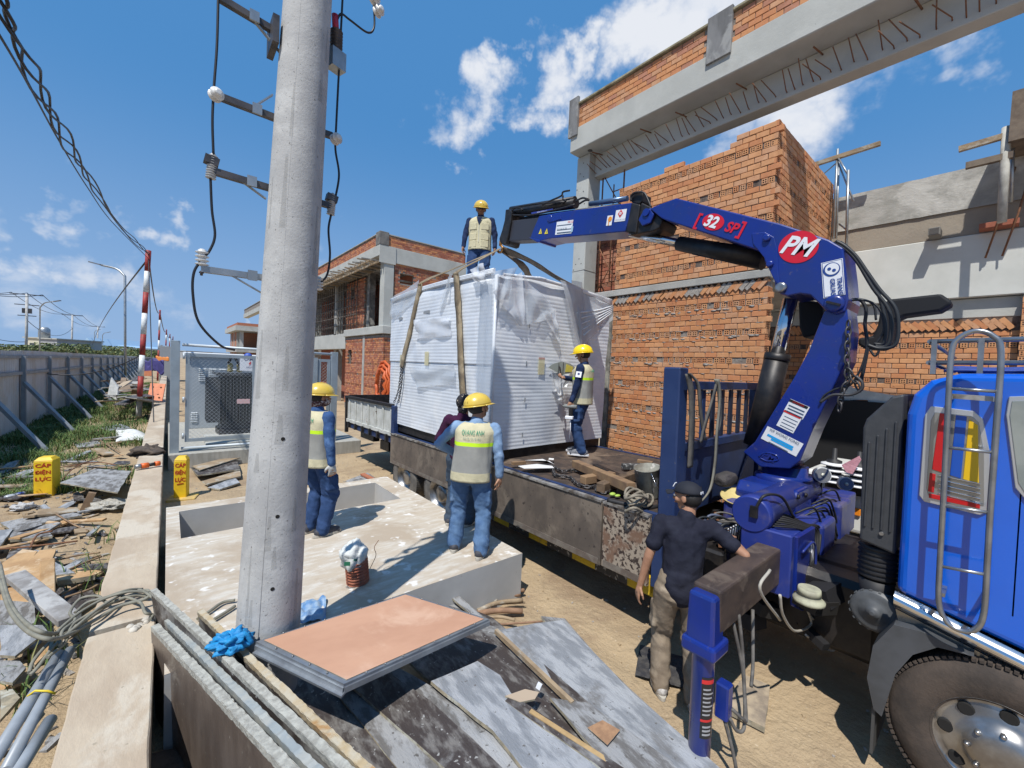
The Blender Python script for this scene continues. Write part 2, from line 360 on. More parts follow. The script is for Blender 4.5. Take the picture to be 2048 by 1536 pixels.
def bricks(jobs, parent, mset, indiv=300, nvar=8, weights=None):
    """jobs: (origin, outward normal, length, z0, z1, keep(function), header-course interval, course offset, irregularity)"""
    items = []
    for (o, n, L, z0, z1, keep, hdr, off, irr) in jobs:
        n = Vector(n); o = Vector(o); u = (-n).cross(Vector((0,0,1))); k = 0
        z = z0
        while z + 0.07 <= z1 + 0.03:
            ishdr = hdr and (k+off) % hdr == hdr-1
            if not ishdr:
                s0 = -0.095 if (k % 2) else 0.0
                s = s0
                while s < L - 0.03:
                    a = max(0, s); wd = min(s+0.18, L) - a
                    if wd > 0.05:
                        if (s < 0 or wd < 0.12): kind, aa = 'h', (a if s < 0 else a)
                        else: kind, aa = 's', a
                        cx = aa + (0.09 if kind == 's' else 0.04)
                        if keep is None or keep(cx, z+0.04): items.append((kind, o, u, n, aa, z, irr))
                    s += 0.19
            else:
                s = rnd.uniform(0, 0.04)
                while s < L - 0.06:
                    if (keep is None or keep(s+0.04, z+0.04)) and rnd.random() < 0.91: items.append(('h', o, u, n, s, z, irr*2.2))
                    s += rnd.uniform(0.088, 0.112)
            z += 0.09; k += 1
    def dist(it):
        p = it[1] + it[2]*it[4]; return (Vector((p.x, p.y, it[5]))-CPOS).length * (1.5 if it[0] == 'h' else 1)
    order = sorted(range(len(items)), key=lambda i: dist(items[i]))
    near = set(order[:indiv]); V, F, MI = [], [], []; nv = 0
    for i, (kind, o, u, n, s, z, irr) in enumerate(items):
        me, va, fa, ma = brick_kind(kind, mset, rnd.randrange(nvar))
        dz, dn, da = rnd.uniform(-1,1)*0.002, rnd.uniform(-1,1)*irr, rnd.uniform(-1,1)*irr*1.6
        R = Matrix((u, -n, Vector((0,0,1)))).transposed() @ Matrix.Rotation(da, 3, 'Y') @ Matrix.Rotation(da*0.7, 3, 'Z')
        p = o + u*s + n*dn; p = Vector((p.x, p.y, z+dz))
        if i in near:
            b = bpy.data.objects.new('brick', me); COL.objects.link(b); b.rotation_euler = R.to_euler(); attach(b, parent, p)
        else:
            Rn = np.array(R); V.append(va @ Rn.T + np.array(p)); F += [tuple(q+nv for q in f) for f in fa]; nv += len(va)
            mi = rnd.randrange(len(mset)); MI += [mi if q == 0 else len(mset) for q in ma]
    if V:
        V = np.concatenate(V); me = bpy.data.meshes.new('brickwork'); org = ORG[parent.name]
        me.from_pydata((V-np.array(org)).tolist(), [], F)
        for q in mset: me.materials.append(q)
        me.materials.append(hole_m); me.polygons.foreach_set('material_index', MI); me.update()
        b = bpy.data.objects.new('brickwork', me); COL.objects.link(b); attach(b, parent, org); tag(b, kind='stuff')

# ---- the brick block behind the truck: ground-floor wall, concrete band, upper storey jutting behind it
X0, YC, YL = 6.85, 2.32, 5.12
t = empty('brick_building', (X0, YC, 0), 'two storey raw orange brick block of an unfinished house, standing right behind the truck bed', 'building')
for nm, a in (('wall_core', (X0+.014, X0+.2, YC+.014, YL, 0, 4.0)), ('wall_core', (X0+.014, 9.95, YC+.014, YL-.014, 4.16, 6.13))):
    M().box(*a).build(nm, mortar_d if a[5] > 5 else mortar, t)
def top_edge(cx, z): return z < 6.22 + 0.09*int(cx > 1.9) or (cx > 2.2)
bricks([((X0, YL-.02, 0), (-1,0,0), YL-YC-.02, 0.3, 3.86, None, 5, 2, 0.0035),
        ((X0, YC+.001, 0), (0,-1,0), 0.2, 0.3, 3.86, None, 0, 0, 0.003),
        ((X0, YL-.02, 0), (-1,0,0), YL-YC-.02, 4.17, 6.32, lambda c, z: z < 6.1 or (c > 1.95+(z-6.1)*1.4) or (1.0 < c < 1.4 and z < 6.2), 6, 3, 0.004),
        ((X0, YC, 0), (0,-1,0), 3.05, 4.17, 6.32, None, 6, 3, 0.004)], t, BR)
m = M().box(X0-.05, X0+.22, YC-.02, YL+1.2, 4.02, 4.14); m.build('concrete_band', conc, t, bevel=0.008)
M().box(X0+.225, 9.9, YC+.03, YL, 4.0, 4.15).build('floor_slab', conc, t)
m = M()
y = YL-.05
sl = M(); 
while y > YC+.06:
    w = rnd.uniform(.055, .075); mi = 0 if rnd.random() < .55 else 1
    b = sl if False else M(); b.obox((X0+.03, y, 3.935), 0.1, w, rnd.uniform(.15,.19), rotm(math.radians(rnd.uniform(38,50)), 0, 0)); b.build('brick', [BR[2], mortar_l][mi] if mi else BR[rnd.randrange(4)], t)
    y -= rnd.uniform(.075, .1)
mm = M(); rr = random.Random(3)
for k in range(150):
    z = rr.choice([3.6, 3.15, 2.7, 2.25, 1.8, 1.35]) + 0.3 + rr.uniform(-.02,.02) - .3; y = rr.uniform(YC+.1, YL-.1)
    mm.ball((X0-.002, y, z), rr.uniform(.012,.03), 6, 4, sc=(.35, 1.8, .55))
for k in range(260):
    z = 0.3+0.09*rr.randint(4, 39)-.005; y = rr.uniform(YC, YL)
    mm.ball((X0-.001, y, z), rr.uniform(.008,.018), 6, 3, sc=(.3, 2.6, .45))
mm.build('mortar_smears', mortar_l, t, kind='stuff')
M().box(X0-.02, X0+.2, YL+.002, YL+.14, 0, 4.0).build('corner_post', mat('old_form_concrete', (0.22,0.215,0.19), .9, c2=(.12,.115,.1), scale=2.5, c3=(.33,.33,.28), scale3=1.5, bump=.006, bscale=14), t, bevel=0.006)
# brick return wall seen between the column and the block, with a rusty scaffold in front of it
M().box(7.62, 7.8, YL+.01, 6.5, 4.16, 6.05).build('return_wall', mortar_d, t)
bricks([((7.6, 6.5, 0), (-1,0,0), 1.35, 4.17, 6.0, None, 5, 1, 0.004)], t, BRD, indiv=0)
t = empty('scaffold', (7.3, 5.5, 4.15), 'rusty steel scaffold frame squeezed between the tall column and the brick block', 'scaffold')
m = M()
for y in (5.3, 5.85):
    m.tube([(7.25, y, 4.16), (7.25, y, 7.0)], .018, 6)
m2 = M()
for z in (4.45, 4.95, 5.4, 5.9, 6.35): m2.tube([(7.25, 5.3, z), (7.25, 5.55, z)], .012, 5)
m2.tube([(7.25, 5.55, 4.45), (7.25, 5.55, 6.5)], .014, 6)
m.build('upright', rust, t); m2.build('ladder_frame', rust, t)
m = M(); m.tube([(7.25,5.3,4.3),(7.25,5.85,5.2)], .012, 5); m.tube([(7.25,5.85,4.3),(7.25,5.3,5.1)], .012, 5); m.tube([(7.25,5.3,5.9),(7.25,5.85,6.8)], .012, 5); m.build('brace', rust, t)

# ---- the long roof beam on its column
t = empty('roof_beam_frame', (7.1, 6.13, 0), 'long pale concrete roof beam with brick parapet, one tall column and rebar stubs, passing over the crane', 'beam frame')
m = M().box(6.9, 7.3, 5.96, 6.31, 0, 7.186); m.build('column', conc_w, t, bevel=0.012)
for z, ln in ((4.7, .004), (5.62, .004)): M().box(6.895, 7.305, 5.955, 6.315, z, z+.007).build('formwork_seam', conc_d, t)
m = M()
for k in range(14):      # tie holes and pits
    m.lathe((6.897, rr.uniform(6.0,6.28), rr.uniform(4.2,7.1)), (-1,0,0), [(.014,0),(.010,.002)], 8); 
m.build('tie_holes', hole_m if False else mat('dark_pit', (.09,.085,.08), .95), t)
M().box(6.62, 7.33, -4.5, 6.29, 7.19, 7.668).build('beam', conc_w, t, bevel=0.015)
M().box(7.07, 7.32, -4.5, 5.958, 6.72, 7.187).build('lower_beam', conc_w, t, bevel=0.01)
M().box(6.66, 6.8, -4.5, 6.1, 7.67, 8.13).build('parapet_core', mortar, t)
bricks([((6.645, 6.09, 0), (-1,0,0), 7.6, 7.675, 8.12, lambda c, z: not (2.72 < c < 3.12), 0, 0, 0.003)], t, [BR[0], BR[2], BRD[1], BR[3]], indiv=300)
M().box(6.60, 6.86, -4.5, 6.12, 8.13, 8.18).build('coping', mat('bamboo_coping', (.36,.33,.22), .9, c2=(.2,.17,.1), scale=5, bump=.01), t, bevel=0.01)
m = M().box(6.58, 6.64, 6.08, 6.33, 7.50, 8.30); m.build('shutter_board', mat('grey_shutter', (.20,.20,.20), .85, c2=(.11,.11,.11), scale=3, stretch=(1,1,.4), bump=.004, c3=(.3,.3,.29), scale3=2), t, bevel=0.004)
M().box(6.58, 6.64, 2.98, 3.36, 7.5, 8.22).build('shutter_board', MATS['grey_shutter'], t, bevel=0.004)
rb = None; y = 5.9; k = 0
while y > -1.4:
    r1 = random.Random(int(y*100)); m = M(); z = 6.80+r1.uniform(-.02,.03); L = r1.uniform(.24,.36); dy = r1.uniform(-.02,.16); up = r1.uniform(.10,.22)
    m.tube([(7.07, y, z), (7.02, y, z+.01), (7.07-L, y+dy, z+up)], .0075, 5)
    m.build('rebar_stub', rust, t); y -= r1.uniform(.085, .15); k += 1
for y, s in ((5.75, .3), (4.6, .28), (3.9, .3), (2.9,.3), (1.9,.35), (.9,.3)):
    M().tube([(7.06, y, 7.12), (6.75, y+.03, 7.20-.12)], .012, 6).build('tie_rod', rust, t)
M().lathe((6.83, 5.9, 7.185), (0,0,-1), [(.05,0),(.05,.006),(.042,.007)], 20).build('drain_ring', mat('dark_pit', (.09,.085,.08)), t)

# ---- rear wing
t = empty('rear_building', (10, 0, 0), 'unfinished rear house wing with white beam and grey render, behind the crane', 'building')
M().box(10.012, 10.2, -6, 4.9, 0, 3.64).build('wall_core', mortar_d, t)
bricks([((10.0, 3.2, 0), (-1,0,0), 5.2, 1.0, 3.42, None, 7, 3, 0.004), ((9.86, -.12, 0), (-1,0,0), 2.6, 1.4, 3.95, None, 7, 2, 0.003), ((9.86, -.12, 0), (-1,0,0), .9, 5.0, 5.6, None, 0, 2, 0.003)], t, BR, indiv=280)
M().box(9.875, 10.0, -3.0, -.125, 0, 3.96).build('pier_core', mortar, t)
M().box(9.875, 10.0, -3.0, -.125, 4.985, 6.5).build('pier_core', mortar, t)
y = 3.0
while y > -0.05:
    m = M(); m.obox((10.02, y, 3.53), .09, rnd.uniform(.06,.075), .2, rotm(math.radians(-rnd.uniform(35,48)),0,0)); m.build('brick', BR[rnd.randrange(4)], t); y -= rnd.uniform(.085,.1)
M().box(10.002, 10.25, -6, 4.9, 3.64, 3.955).build('lintel_beam', conc_w, t, bevel=.01)
M().box(9.9, 10.3, -6, 4.9, 3.965, 4.97).build('white_beam', mat('white_beam_concrete', (.60,.61,.57), .85, c2=(.53,.54,.50), scale=1.5, bump=.002, spots=(.3,.29,.26), sscale=30, sthr=(.75,.8)), t, bevel=.012)
M().box(9.93, 10.3, -6, 4.9, 4.975, 5.42).build('brown_render', plaster_b, t, bevel=.01)
def gw(u, v):
    y = 4.9-10.9*u; z = 5.4+.66*v
    return (9.90 - .006*mnoise.noise(Vector((0, y*5, z*5))), y, z + (.006*mnoise.noise(Vector((1,y*6,0))) if v > .99 or v < .01 else 0))
m = M().grid(gw, 240, 14); m.box(9.96, 10.3, -6, 4.9, 5.42, 6.03); m.build('grey_render', plaster_g, t)
m = M(); p = P(*(1600+835/3.072, 220+790/3.072), x=9.9)
m.box(9.58, 9.9, p.y-.07, p.y+.07, 4.975, 5.1); m.build('downpipe_outlet', mat('dull_outlet', (.2,.19,.17), .8), t, bevel=.005)
M().box(9.575, 9.582, p.y-.055, p.y+.055, 4.99, 5.085).build('outlet_mouth', mat('dark_pit', (.09,.085,.08)), t)
m = M().box(9.66, 9.89, -.02, .38, 4.98, 5.06); m.build('loose_bricks', BRD[2], t, bevel=.004)
for yy in (-.0, .17): M().tube([(9.885, yy-.1, 5.9), (9.6, yy, 5.1), (9.82, yy+.12, 4.55)], .013, 6).build('stirrup', rust, t)
# shade interior to the rear wing
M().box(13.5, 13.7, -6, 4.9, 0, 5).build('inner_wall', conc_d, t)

t = empty('scaffold', (9.3, 1.95, 4.1), 'thin steel scaffold frame with a timber rail standing between brick block and grey render', 'scaffold')
q = lambda a, b, X: P(1600+a/3.072, 220+b/3.072, x=X)
m = M(); m.tube([q(205,790,9.5), q(232,240,9.5)], .022, 6, 0); m.tube([q(222,790,9.7), q(240,300,9.7)], .018, 6); m.tube([q(285,830,9.2), q(297,370,9.2)], .022, 6); m.build('upright', steel_g, t)
m = M(); m.tube([q(232,290,9.5), q(297,400,9.2)], .016, 6); m.tube([q(232,320,9.5), q(330,560,9.1)], .014, 6); m.tube([q(225,325,9.5), q(120,415,9.9)], .012, 5); m.tube([q(240,700,9.5), q(290,740,9.2)], .014, 5); m.build('brace', steel_g, t)
m = M(); m.bar(q(60,345,9.5), q(495,205,9.5), .07, .07); m.build('timber_rail', timber, t)
t = empty('scaffold', (9.4, .1, 5), 'pale vertical prop with two timber arms above the grey render, over the cab roof', 'scaffold')
m = M(); m.tube([q(1240,690,9.3), q(1270,105,9.3)], .05, 8); m.build('prop', mat('pale_prop', (.5,.49,.44), .8, c2=(.35,.34,.3), scale=6), t)
m = M(); m.tube([q(1295,570,9.5), q(1310,140,9.5)], .025, 6); m.build('upright', steel_g, t)
m = M(); m.bar(q(975,243,9.3), q(1290,150,9.3), .07, .08); m.build('timber_arm', timber, t)
m = M(); m.bar(q(1018,345,9.3), q(1310,275,9.3), .08, .09); m.build('timber_arm', mat('dark_timber', (.12,.09,.07), .85, c2=(.2,.16,.12), scale=5), t)
m = M(); m.box(9.2, 11.5, -3, P(2020,250,x=9.4).y, 6.05, 6.75); m.build('shutter_box', mat('dark_timber', (.12,.09,.07)), t)

# ---- white rubble sheet and dark opening behind the cab
t = empty('rubble_canopy', (8.0, .6, 0), 'broken white concrete slab edge over a dark opening behind the crane column', 'concrete slab')
c1 = [P(px, py, x=9.6) for px, py in ((1620,690),(1700,775),(1722,780),(1835,800),(1835,850),(1760,850),(1735,800),(1700,800),(1690,850),(1610,850))]
m = M().prism(c1, (.25,0,0)); m.build('slab_edge', mat('white_rubble', (.55,.55,.52), .85, c2=(.42,.42,.40), scale=4, bump=.01, spots=(.15,.15,.14), sscale=25, sthr=(.68,.74)), t)
M().box(9.55, 9.95, -2.0, 2.4, 0, 2.18).build('shade_backing', mat('shade_black', (.012,.012,.013), .95), t)  # near-black slab stands in for the shade inside the opening
ad = M()
# ------------------------------------------------------------------ transformer pad in front (with its pit), kerb wall
dusty = mat('dusty_concrete', (0.47,0.405,0.32), 0.9, c2=(0.56,0.53,0.47), scale=6.5, stretch=(.7,2.8,1), lo=.40, hi=.70, bump=.004, bscale=20, c3=(0.40,0.33,0.25), scale3=1.1, spots=(.68,.66,.62), sscale=9, sthr=(.62,.72))
padside = mat('pad_side', (0.45,0.45,0.44), 0.85, c2=(.40,.40,.39), scale=2, bump=.002, spots=(.25,.24,.22), sscale=35, sthr=(.75,.8))
def pad():
    t = empty('concrete_pad', (1.5, 5, 0), 'broad dusty concrete foundation pad with a rectangular pit, where the men in vests stand', 'concrete pad')
    ox0, ox1, oy0, oy1 = 0.0, 2.97, 3.24, 6.86; hx0, hx1, hy0, hy1 = .125, 2.66, 5.62, 6.6; z = .5
    m = M(); xs = [ox0, hx0, hx1, ox1]; ys = [oy0, hy0, hy1, oy1]
    for i in range(3):
        for j in range(3):
            if (i, j) == (1, 1): continue
            nu, nv = max(1, int((xs[i+1]-xs[i])/.08)), max(1, int((ys[j+1]-ys[j])/.08))
            m.grid(lambda u, v, i=i, j=j: (xs[i]+(xs[i+1]-xs[i])*u, ys[j]+(ys[j+1]-ys[j])*v, z+0.004*mnoise.noise(Vector((xs[i]+(xs[i+1]-xs[i])*u, (ys[j]+(ys[j+1]-ys[j])*v)*2, 0))*3)), nu, nv, 0)
    o = m.build('pad_top', dusty, t)
    m = M()
    z0 = z+.004
    for a, b in (((ox0,oy0),(ox1,oy0)),((ox1,oy0),(ox1,oy1)),((ox1,oy1),(ox0,oy1)),((ox0,oy1),(ox0,oy0))):
        m.add([(a[0],a[1],-.1),(b[0],b[1],-.1),(b[0],b[1],z-.001),(a[0],a[1],z-.001)], [(0,1,2,3)])
    m.build('pad_side', padside, t)
    m = M()
    for a, b in (((hx0,hy0),(hx1,hy0)),((hx1,hy0),(hx1,hy1)),((hx1,hy1),(hx0,hy1)),((hx0,hy1),(hx0,hy0))):
        m.add([(a[0],a[1],-.45),(b[0],b[1],-.45),(b[0],b[1],z-.001),(a[0],a[1],z-.001)], [(3,2,1,0)])
    m.add([(hx0,hy0,-.2),(hx1,hy0,-.2),(hx1,hy1,-.2),(hx0,hy1,-.2)], [(0,1,2,3)])
    m.build('pit_lining', padside, t)
    for k, (x, y) in enumerate(((.45, 6.58), (1.35, 6.58), (1.9,6.58), (2.45,6.58))):
        M().tube([(x, y, .02), (x, y-.05, .02), (x+.01, y-.06, .14)], .006, 5).build('rebar_stub', rust, t)
pad()
kerb_m = mat('kerb_concrete', (0.48,0.40,0.30), 0.9, c2=(0.40,0.32,0.235), scale=2.4, stretch=(1.5,.6,1), bump=.006, bscale=16, c3=(0.52,0.46,0.37), scale3=1.6, spots=(.34,.29,.22), sscale=24, sthr=(.68,.76))
side_green = mat('dark_green_side', (0.13,0.14,0.10), .9, c2=(.2,.2,.15), scale=4, bump=.004)
def kerb():
    t = empty('low_wall', (-.25, 6, 0), 'long low concrete wall with flat dusty top running away from the cable coil', 'low wall')
    def seg(y0, y1, x0=-.40, x1=-.055, zt=.5, br=0):
        m = M(); n = max(2, int((y1-y0)/.1)); r = random.Random(int(y0*10))
        L = lambda y: (x0-.012+.012*mnoise.noise(Vector((y*4, 1, 0))), x1+.006*mnoise.noise(Vector((y*5, 2, 0))))
        q = []; f = []
        for k in range(n+1):
            y = y0+(y1-y0)*k/n; a, b = L(y)
            q += [(a, y, -.4), (a, y, zt-.006), (a+.008, y, zt+.003*mnoise.noise(Vector((y*3,5,5)))), (b-.008, y, zt), (b, y, zt-.008), (b, y, -.4)]
        for k in range(n):
            for i in range(5): f.append((k*6+i, k*6+i+1, (k+1)*6+i+1, (k+1)*6+i)[::-1])
        f += [tuple(range(6)), tuple(n*6+i for i in range(6))[::-1]]
        m.add(q, f); o = m.build('wall_segment', [kerb_m, side_green], t)
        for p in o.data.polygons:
            if p.normal.x > .9: p.material_index = 1  # one long side takes a darker grey green
    seg(1.2, 3.98); seg(4.05, 10.7); seg(11.1, 19.0); seg(19.02, 60)
    m = M()
    for k in range(14): m.ball((rnd.uniform(-.22,-.08), rnd.uniform(3.9,4.02), .5+rnd.uniform(-.02,.012)), rnd.uniform(.015,.035), 6, 4, sc=(1,1,.7))
    m.build('chipped_edge', mat('fresh_chip', (.58,.54,.47), .9, c2=(.4,.37,.32), scale=30), t, kind='stuff')
kerb()

# ------------------------------------------------------------------ big concrete pole and its fittings
def pole():
    spun = mat('spun_concrete', (0.43,0.43,0.42), 0.82, c2=(0.375,0.375,0.37), scale=7, bump=.0025, bscale=60, spots=(.20,.195,.185), sscale=75, sthr=(.66,.72), c3=(.50,.50,.485), scale3=1.7, thr3=(.48,.60))
    base = Vector((.488, 2.949, 0)); ax = Vector((.0363, .002, 1))
    at = lambda z: base + ax*z
    rad = lambda z: .797*(.232 - .0115*(2.5+(z-2.5)/.797))
    t = empty('utility_pole', base, 'thick tapered grey concrete pole with bolt holes, rising from beside the plywood pile', 'utility pole')
    m = M(); m.lathe(base, ax, [(rad(z), z) for z in (-.3, 0, 1.2, 2.4, 3.6, 4.8, 6, 7.2, 8.1)], 64); m.build('shaft', spun, t)
    for a_ in (-2.05, 1.09):     # mould seam
        m = M(); m.tube([at(z)+Vector((math.cos(a_), math.sin(a_), 0))*(rad(z)-.0015) for z in (0,2,4,6,8)], .003, 5); m.build('mould_seam', spun, t)
    sr = random.Random(4); stain = mat('pole_stain', (.30,.295,.28), .9, c2=(.38,.38,.37), scale=20, alpha=.22)
    for k in range(16):
        a_ = sr.uniform(-2.9,-.6); z = sr.uniform(.4,5); w_ = sr.uniform(.015,.06); l_ = sr.uniform(.1,.5); m = M(); m.grid(lambda u, v: at(z+l_*v)+Vector((math.cos(a_+w_/.2*(u-.5)*(1-v*.6)), math.sin(a_+w_/.2*(u-.5)*(1-v*.6)), 0))*(rad(z+l_*v)+.0012), 3, 8); m.build('stain_streak', stain, t)
    dark = mat('hole_dark', (.015,.014,.013), 1)
    for px, py in ((545,1178),(555,1033),(566,878),(574,720),(585,565),(594,410),(605,257),(612,100)):
        # where the sight line meets the shaft
        r = (P(px, py, d=1)-CPOS); best = None
        for k in range(150, 420):
            p = CPOS + r*(k/100); c = at(p.z)
            if (Vector((p.x, p.y))-Vector((c.x, c.y))).length <= rad(p.z): best = p; break
        if best is None: continue
        c = at(best.z); n = Vector((best.x-c.x, best.y-c.y, 0)).normalized()
        m = M(); m.lathe(best - n*.006, n, [(.0115,0),(.0115,.0085)], 14); m.build('bolt_hole', dark, t)
    porc = mat('porcelain', (.72,.72,.70), .25, c2=(.6,.6,.58), scale=9, coat=.3); dk = mat('dark_steel', (.055,.055,.06), .5, .5, c2=(.11,.10,.10), scale=10)
    poly_g = mat('grey_polymer', (.20,.20,.20), .5)
    y0_ = 3.01
    def arm(pe, pa, brace=None, m_=dk):
        a, b = Vector(pe), Vector(pa); m = M(); m.bar(a, b, .036, .036); o = m.build('crossarm', m_, t)
        if brace: m = M(); m.bar(brace[0], brace[1], .024, .007); m.build('arm_brace', steel_g, o)
        c = a.lerp(b, .62); m = M(); m.obox(c+Vector((0,-.028,0)), .05, .012, .06); m.build('clamp_plate', steel_g, o)
        return o
    y0 = 3.01
    A = lambda px, py, y=y0: P(px, py, y=y)
    arm(A(437,-5), A(548,62), (A(505,38), A(560,105))); M().obox(A(546,75), .035, .2, .16).build('clamp_bracket', dk, t); 
    arm(A(430,190), A(560,240), (A(500,218), A(545,190))); arm(A(428,343), A(545,378), (A(480,360), A(532,398))); arm(A(402,538), A(560,560), (A(465,552), A(530,590)), steel_g)
    arm(A(752,-30), A(640,-60)); arm(A(664,272), A(600,250)); arm(A(662,412), A(600,395)); arm(A(640,560), A(600,550), None, steel_g)
    def insulator(p, axis=(0,0,1), n=4, r=.042, L=.11, name='insulator', m_=porc):
        r *= .82; L *= .82
        prof = []; 
        for k in range(n): z = L*k/n; prof += [(r*.55, z), (r, z+L/n*.35), (r*.95, z+L/n*.5), (r*.55, z+L/n*.6)]
        prof += [(r*.6, L), (r*.3, L*1.08)]; m = M(); m.lathe(p, axis, prof, 14); return m.build(name, m_, t)
    insulator(A(404,532), n=4, r=.042, L=.11); insulator(A(636,580), n=4, r=.04, L=.1); insulator(A(403,542), (0,0,-1), n=1, r=.015, L=.03, m_=dk)
    for px, py in ((428,183), (667,272), (752,18), (744,-6)):
        insulator(A(px,py)-Vector((.0,.0,.03)), (0.3,-1,.1), n=2, r=.045, L=.08)
    for px, py, tip in ((423,340,1),(663,412,1)):     # surge arresters
        insulator(A(px-2,py+18), (.08,0,1), n=10, r=.033, L=.17, name='surge_arrester', m_=mat('grey_shed', (.45,.45,.44), .45)); m = M(); m.obox(A(px,py)+Vector((0,0,.05)), .07,.05,.045, rotm(0,.2,0)); m.build('arrester_cap', dk, t)
    insulator(A(672,110), (0,0,1), n=8, r=.05, L=.2, name='fuse_cutout', m_=dk); M().obox(A(672,122), .1,.08,.12, rotm(0,0,.3)).build('fuse_bracket', steel_g, t)
    m = M(); m.tube([A(672,70), A(670,30)], .022, 8); m.build('fuse_link', mat('fuse_red', (.45,.02,.05), .4), t)
    # insulated conductors
    g = 'insulated conductors running down the concrete pole'
    cab = mat('black_insulation', (.012,.012,.015), .45)
    def cond(pts, label, r=.007, yy=3.0):
        m = M(); m.tube(bez([A(x, y_, yy) for x, y_ in pts], 8), r, 7); m.build('power_cable', cab, None, label, 'cable', g)
    cond([(437,-20),(434,90),(428,175),(425,240),(427,310)], 'black conductor from the top crossarm down to the upper arrester, free side of pole')
    cond([(421,355),(424,420),(430,470),(420,500),(405,518),(388,545),(386,590),(398,645),(440,690),(470,700)], 'black conductor looping out past the lowest white insulator toward the transformer')
    cond([(686,-20),(682,60),(679,120),(672,260),(671,300),(678,350),(670,400)], 'black conductor on truck side of pole, down to the arrester')
    cond([(662,430),(657,460),(660,510),(654,550),(636,570)], 'short curved black conductor below the truck side arrester')
    cond([(672,45),(682,28),(700,40),(735,65),(748,55),(748,20),(744,-20)], 'black jumper loop hanging from fuse to the high insulator')
pole()

# conduit stub wrapped with a sack
def stub():
    c = Vector((1.345, 3.66, .5))
    t = empty('conduit_stub', c, 'red corrugated conduit stub standing out of the pad, its mouth wrapped in a white sack', 'conduit')
    m = M(); prof = []
    for k in range(8): prof += [(.088, k*.028), (.10, k*.028+.007), (.10, k*.028+.018), (.088, k*.028+.025)]
    m.lathe(c, (-.12,-.05,1), prof, 22); m.build('corrugated_pipe', mat('red_conduit', (.28,.07,.035), .6, c2=(.38,.14,.08), scale=9), t)
    m = M(); r = random.Random(5); cc = c+Vector((-.05,-.01,.27))
    def f(u, v):
        a, b = 2*math.pi*u, math.pi*v; d = Vector((math.sin(b)*math.cos(a), math.sin(b)*math.sin(a), math.cos(b)))
        k = .86+.30*mnoise.noise(d*1.6+Vector((4,1,2)))-.20*abs(mnoise.noise(d*3.6))-.07*abs(mnoise.noise(d*8))
        return cc + Vector((d.x*.135*k, d.y*.135*k, d.z*.15*k+(-.03 if d.z < -.2 else 0)))
    m.grid(f, 40, 26); o = m.build('sack', mat('woven_sack', (.72,.73,.70), .7, c2=(.55,.57,.55), scale=12, bump=.006, bscale=25), t)
    for i, (dx, dz, s, c_) in enumerate(((-.02, -.015, .05, (.02,.16,.08)), (.05, .0, .03, (.03,.12,.1)))):
        M().obox(cc+Vector((dx-.075, -.118, dz)), s, .003, s*.7, rotm(0,0,-.55)).build('printed_patch', mat('print_green%d' % i, c_, .7), t)
    M().tube(bez([c+Vector((.1,-.02,.1)), c+Vector((.16,0,.2)), c+Vector((.15,.02,.27)), c+Vector((.19,.02,.33))], 5), .003, 5).build('tie_wire', rust, t)
stub()

# ------------------------------------------------------------------ corrugated site fence
def fence():
    t = empty('site_fence', (-3.4, 30, 0), 'long grey corrugated metal site fence with posts, rails and slanting struts', 'fence')
    fm = mat('fence_sheet', (0.60,0.605,0.61), 0.6, .1, c2=(0.52,0.525,0.53), scale=1.2, stretch=(1,1,.5), bump=.001, c3=(.50,.47,.43), scale3=.5)
    fs = mat('fence_steel', (.30,.325,.35), .6, .2, c2=(.24,.26,.28), scale=3)
    dirv = (P(312,717,d=100)-P(67,703,x=-3.4)); dirv = Vector((dirv.x, dirv.y, 0)).normalized()
    o0 = Vector((P(67,848,z=0).x, P(67,848,z=0).y, 0))
    fx = lambda s: o0 + dirv*s
    ztop = lambda s: 2.38 - .0095*max(0, s) 
    s = -19.0
    while s < 95:
        m = M(); q = []; k = 0; w = 1.6; n = 16
        for i in range(n*2+1):
            ss = s + w*i/(n*2); off = .022 if (i % 4) in (1,2) else 0
            p = fx(ss) + Vector((dirv.y, -dirv.x, 0))*(-off); q += [(p.x, p.y, .02), (p.x, p.y, ztop(ss) + (.01 if int(s*10)%3 else 0))]
        m.add(q, [(2*i, 2*i+2, 2*i+3, 2*i+1) for i in range(n*2)]); m.build('sheet', fm, t); s += w
    nrm = Vector((dirv.y, -dirv.x, 0))
    s = -18.0; k = 0
    while s < 95:
        p = fx(s) + nrm*.07; m = M(); m.box(p.x-.05, p.x+.05, p.y-.05, p.y+.05, 0, ztop(s)-.15); m.build('post', fs, t)
        if s > -14: 
            q = p + nrm*1.15 + dirv*(-.9); m = M(); m.bar((p.x, p.y, 1.45), (q.x, q.y, 0.02), .09, .09); m.build('strut', fs, t)
        s += 3.3
    for zz in (1.78,):
        m = M(); m.bar(fx(-19)+nrm*.04+Vector((0,0,zz+.1)), fx(95)+nrm*.04+Vector((0,0,zz-.9)), .06, .09); m.build('rail', fs, t)
    m = M(); m.bar(fx(-19)+nrm*.03+Vector((0,0,ztop(-19)-.04)), fx(95)+nrm*.03+Vector((0,0,ztop(95)-.04)), .04, .08); m.build('top_rail', fs, t)
    return fx, nrm
FX, FN = fence()

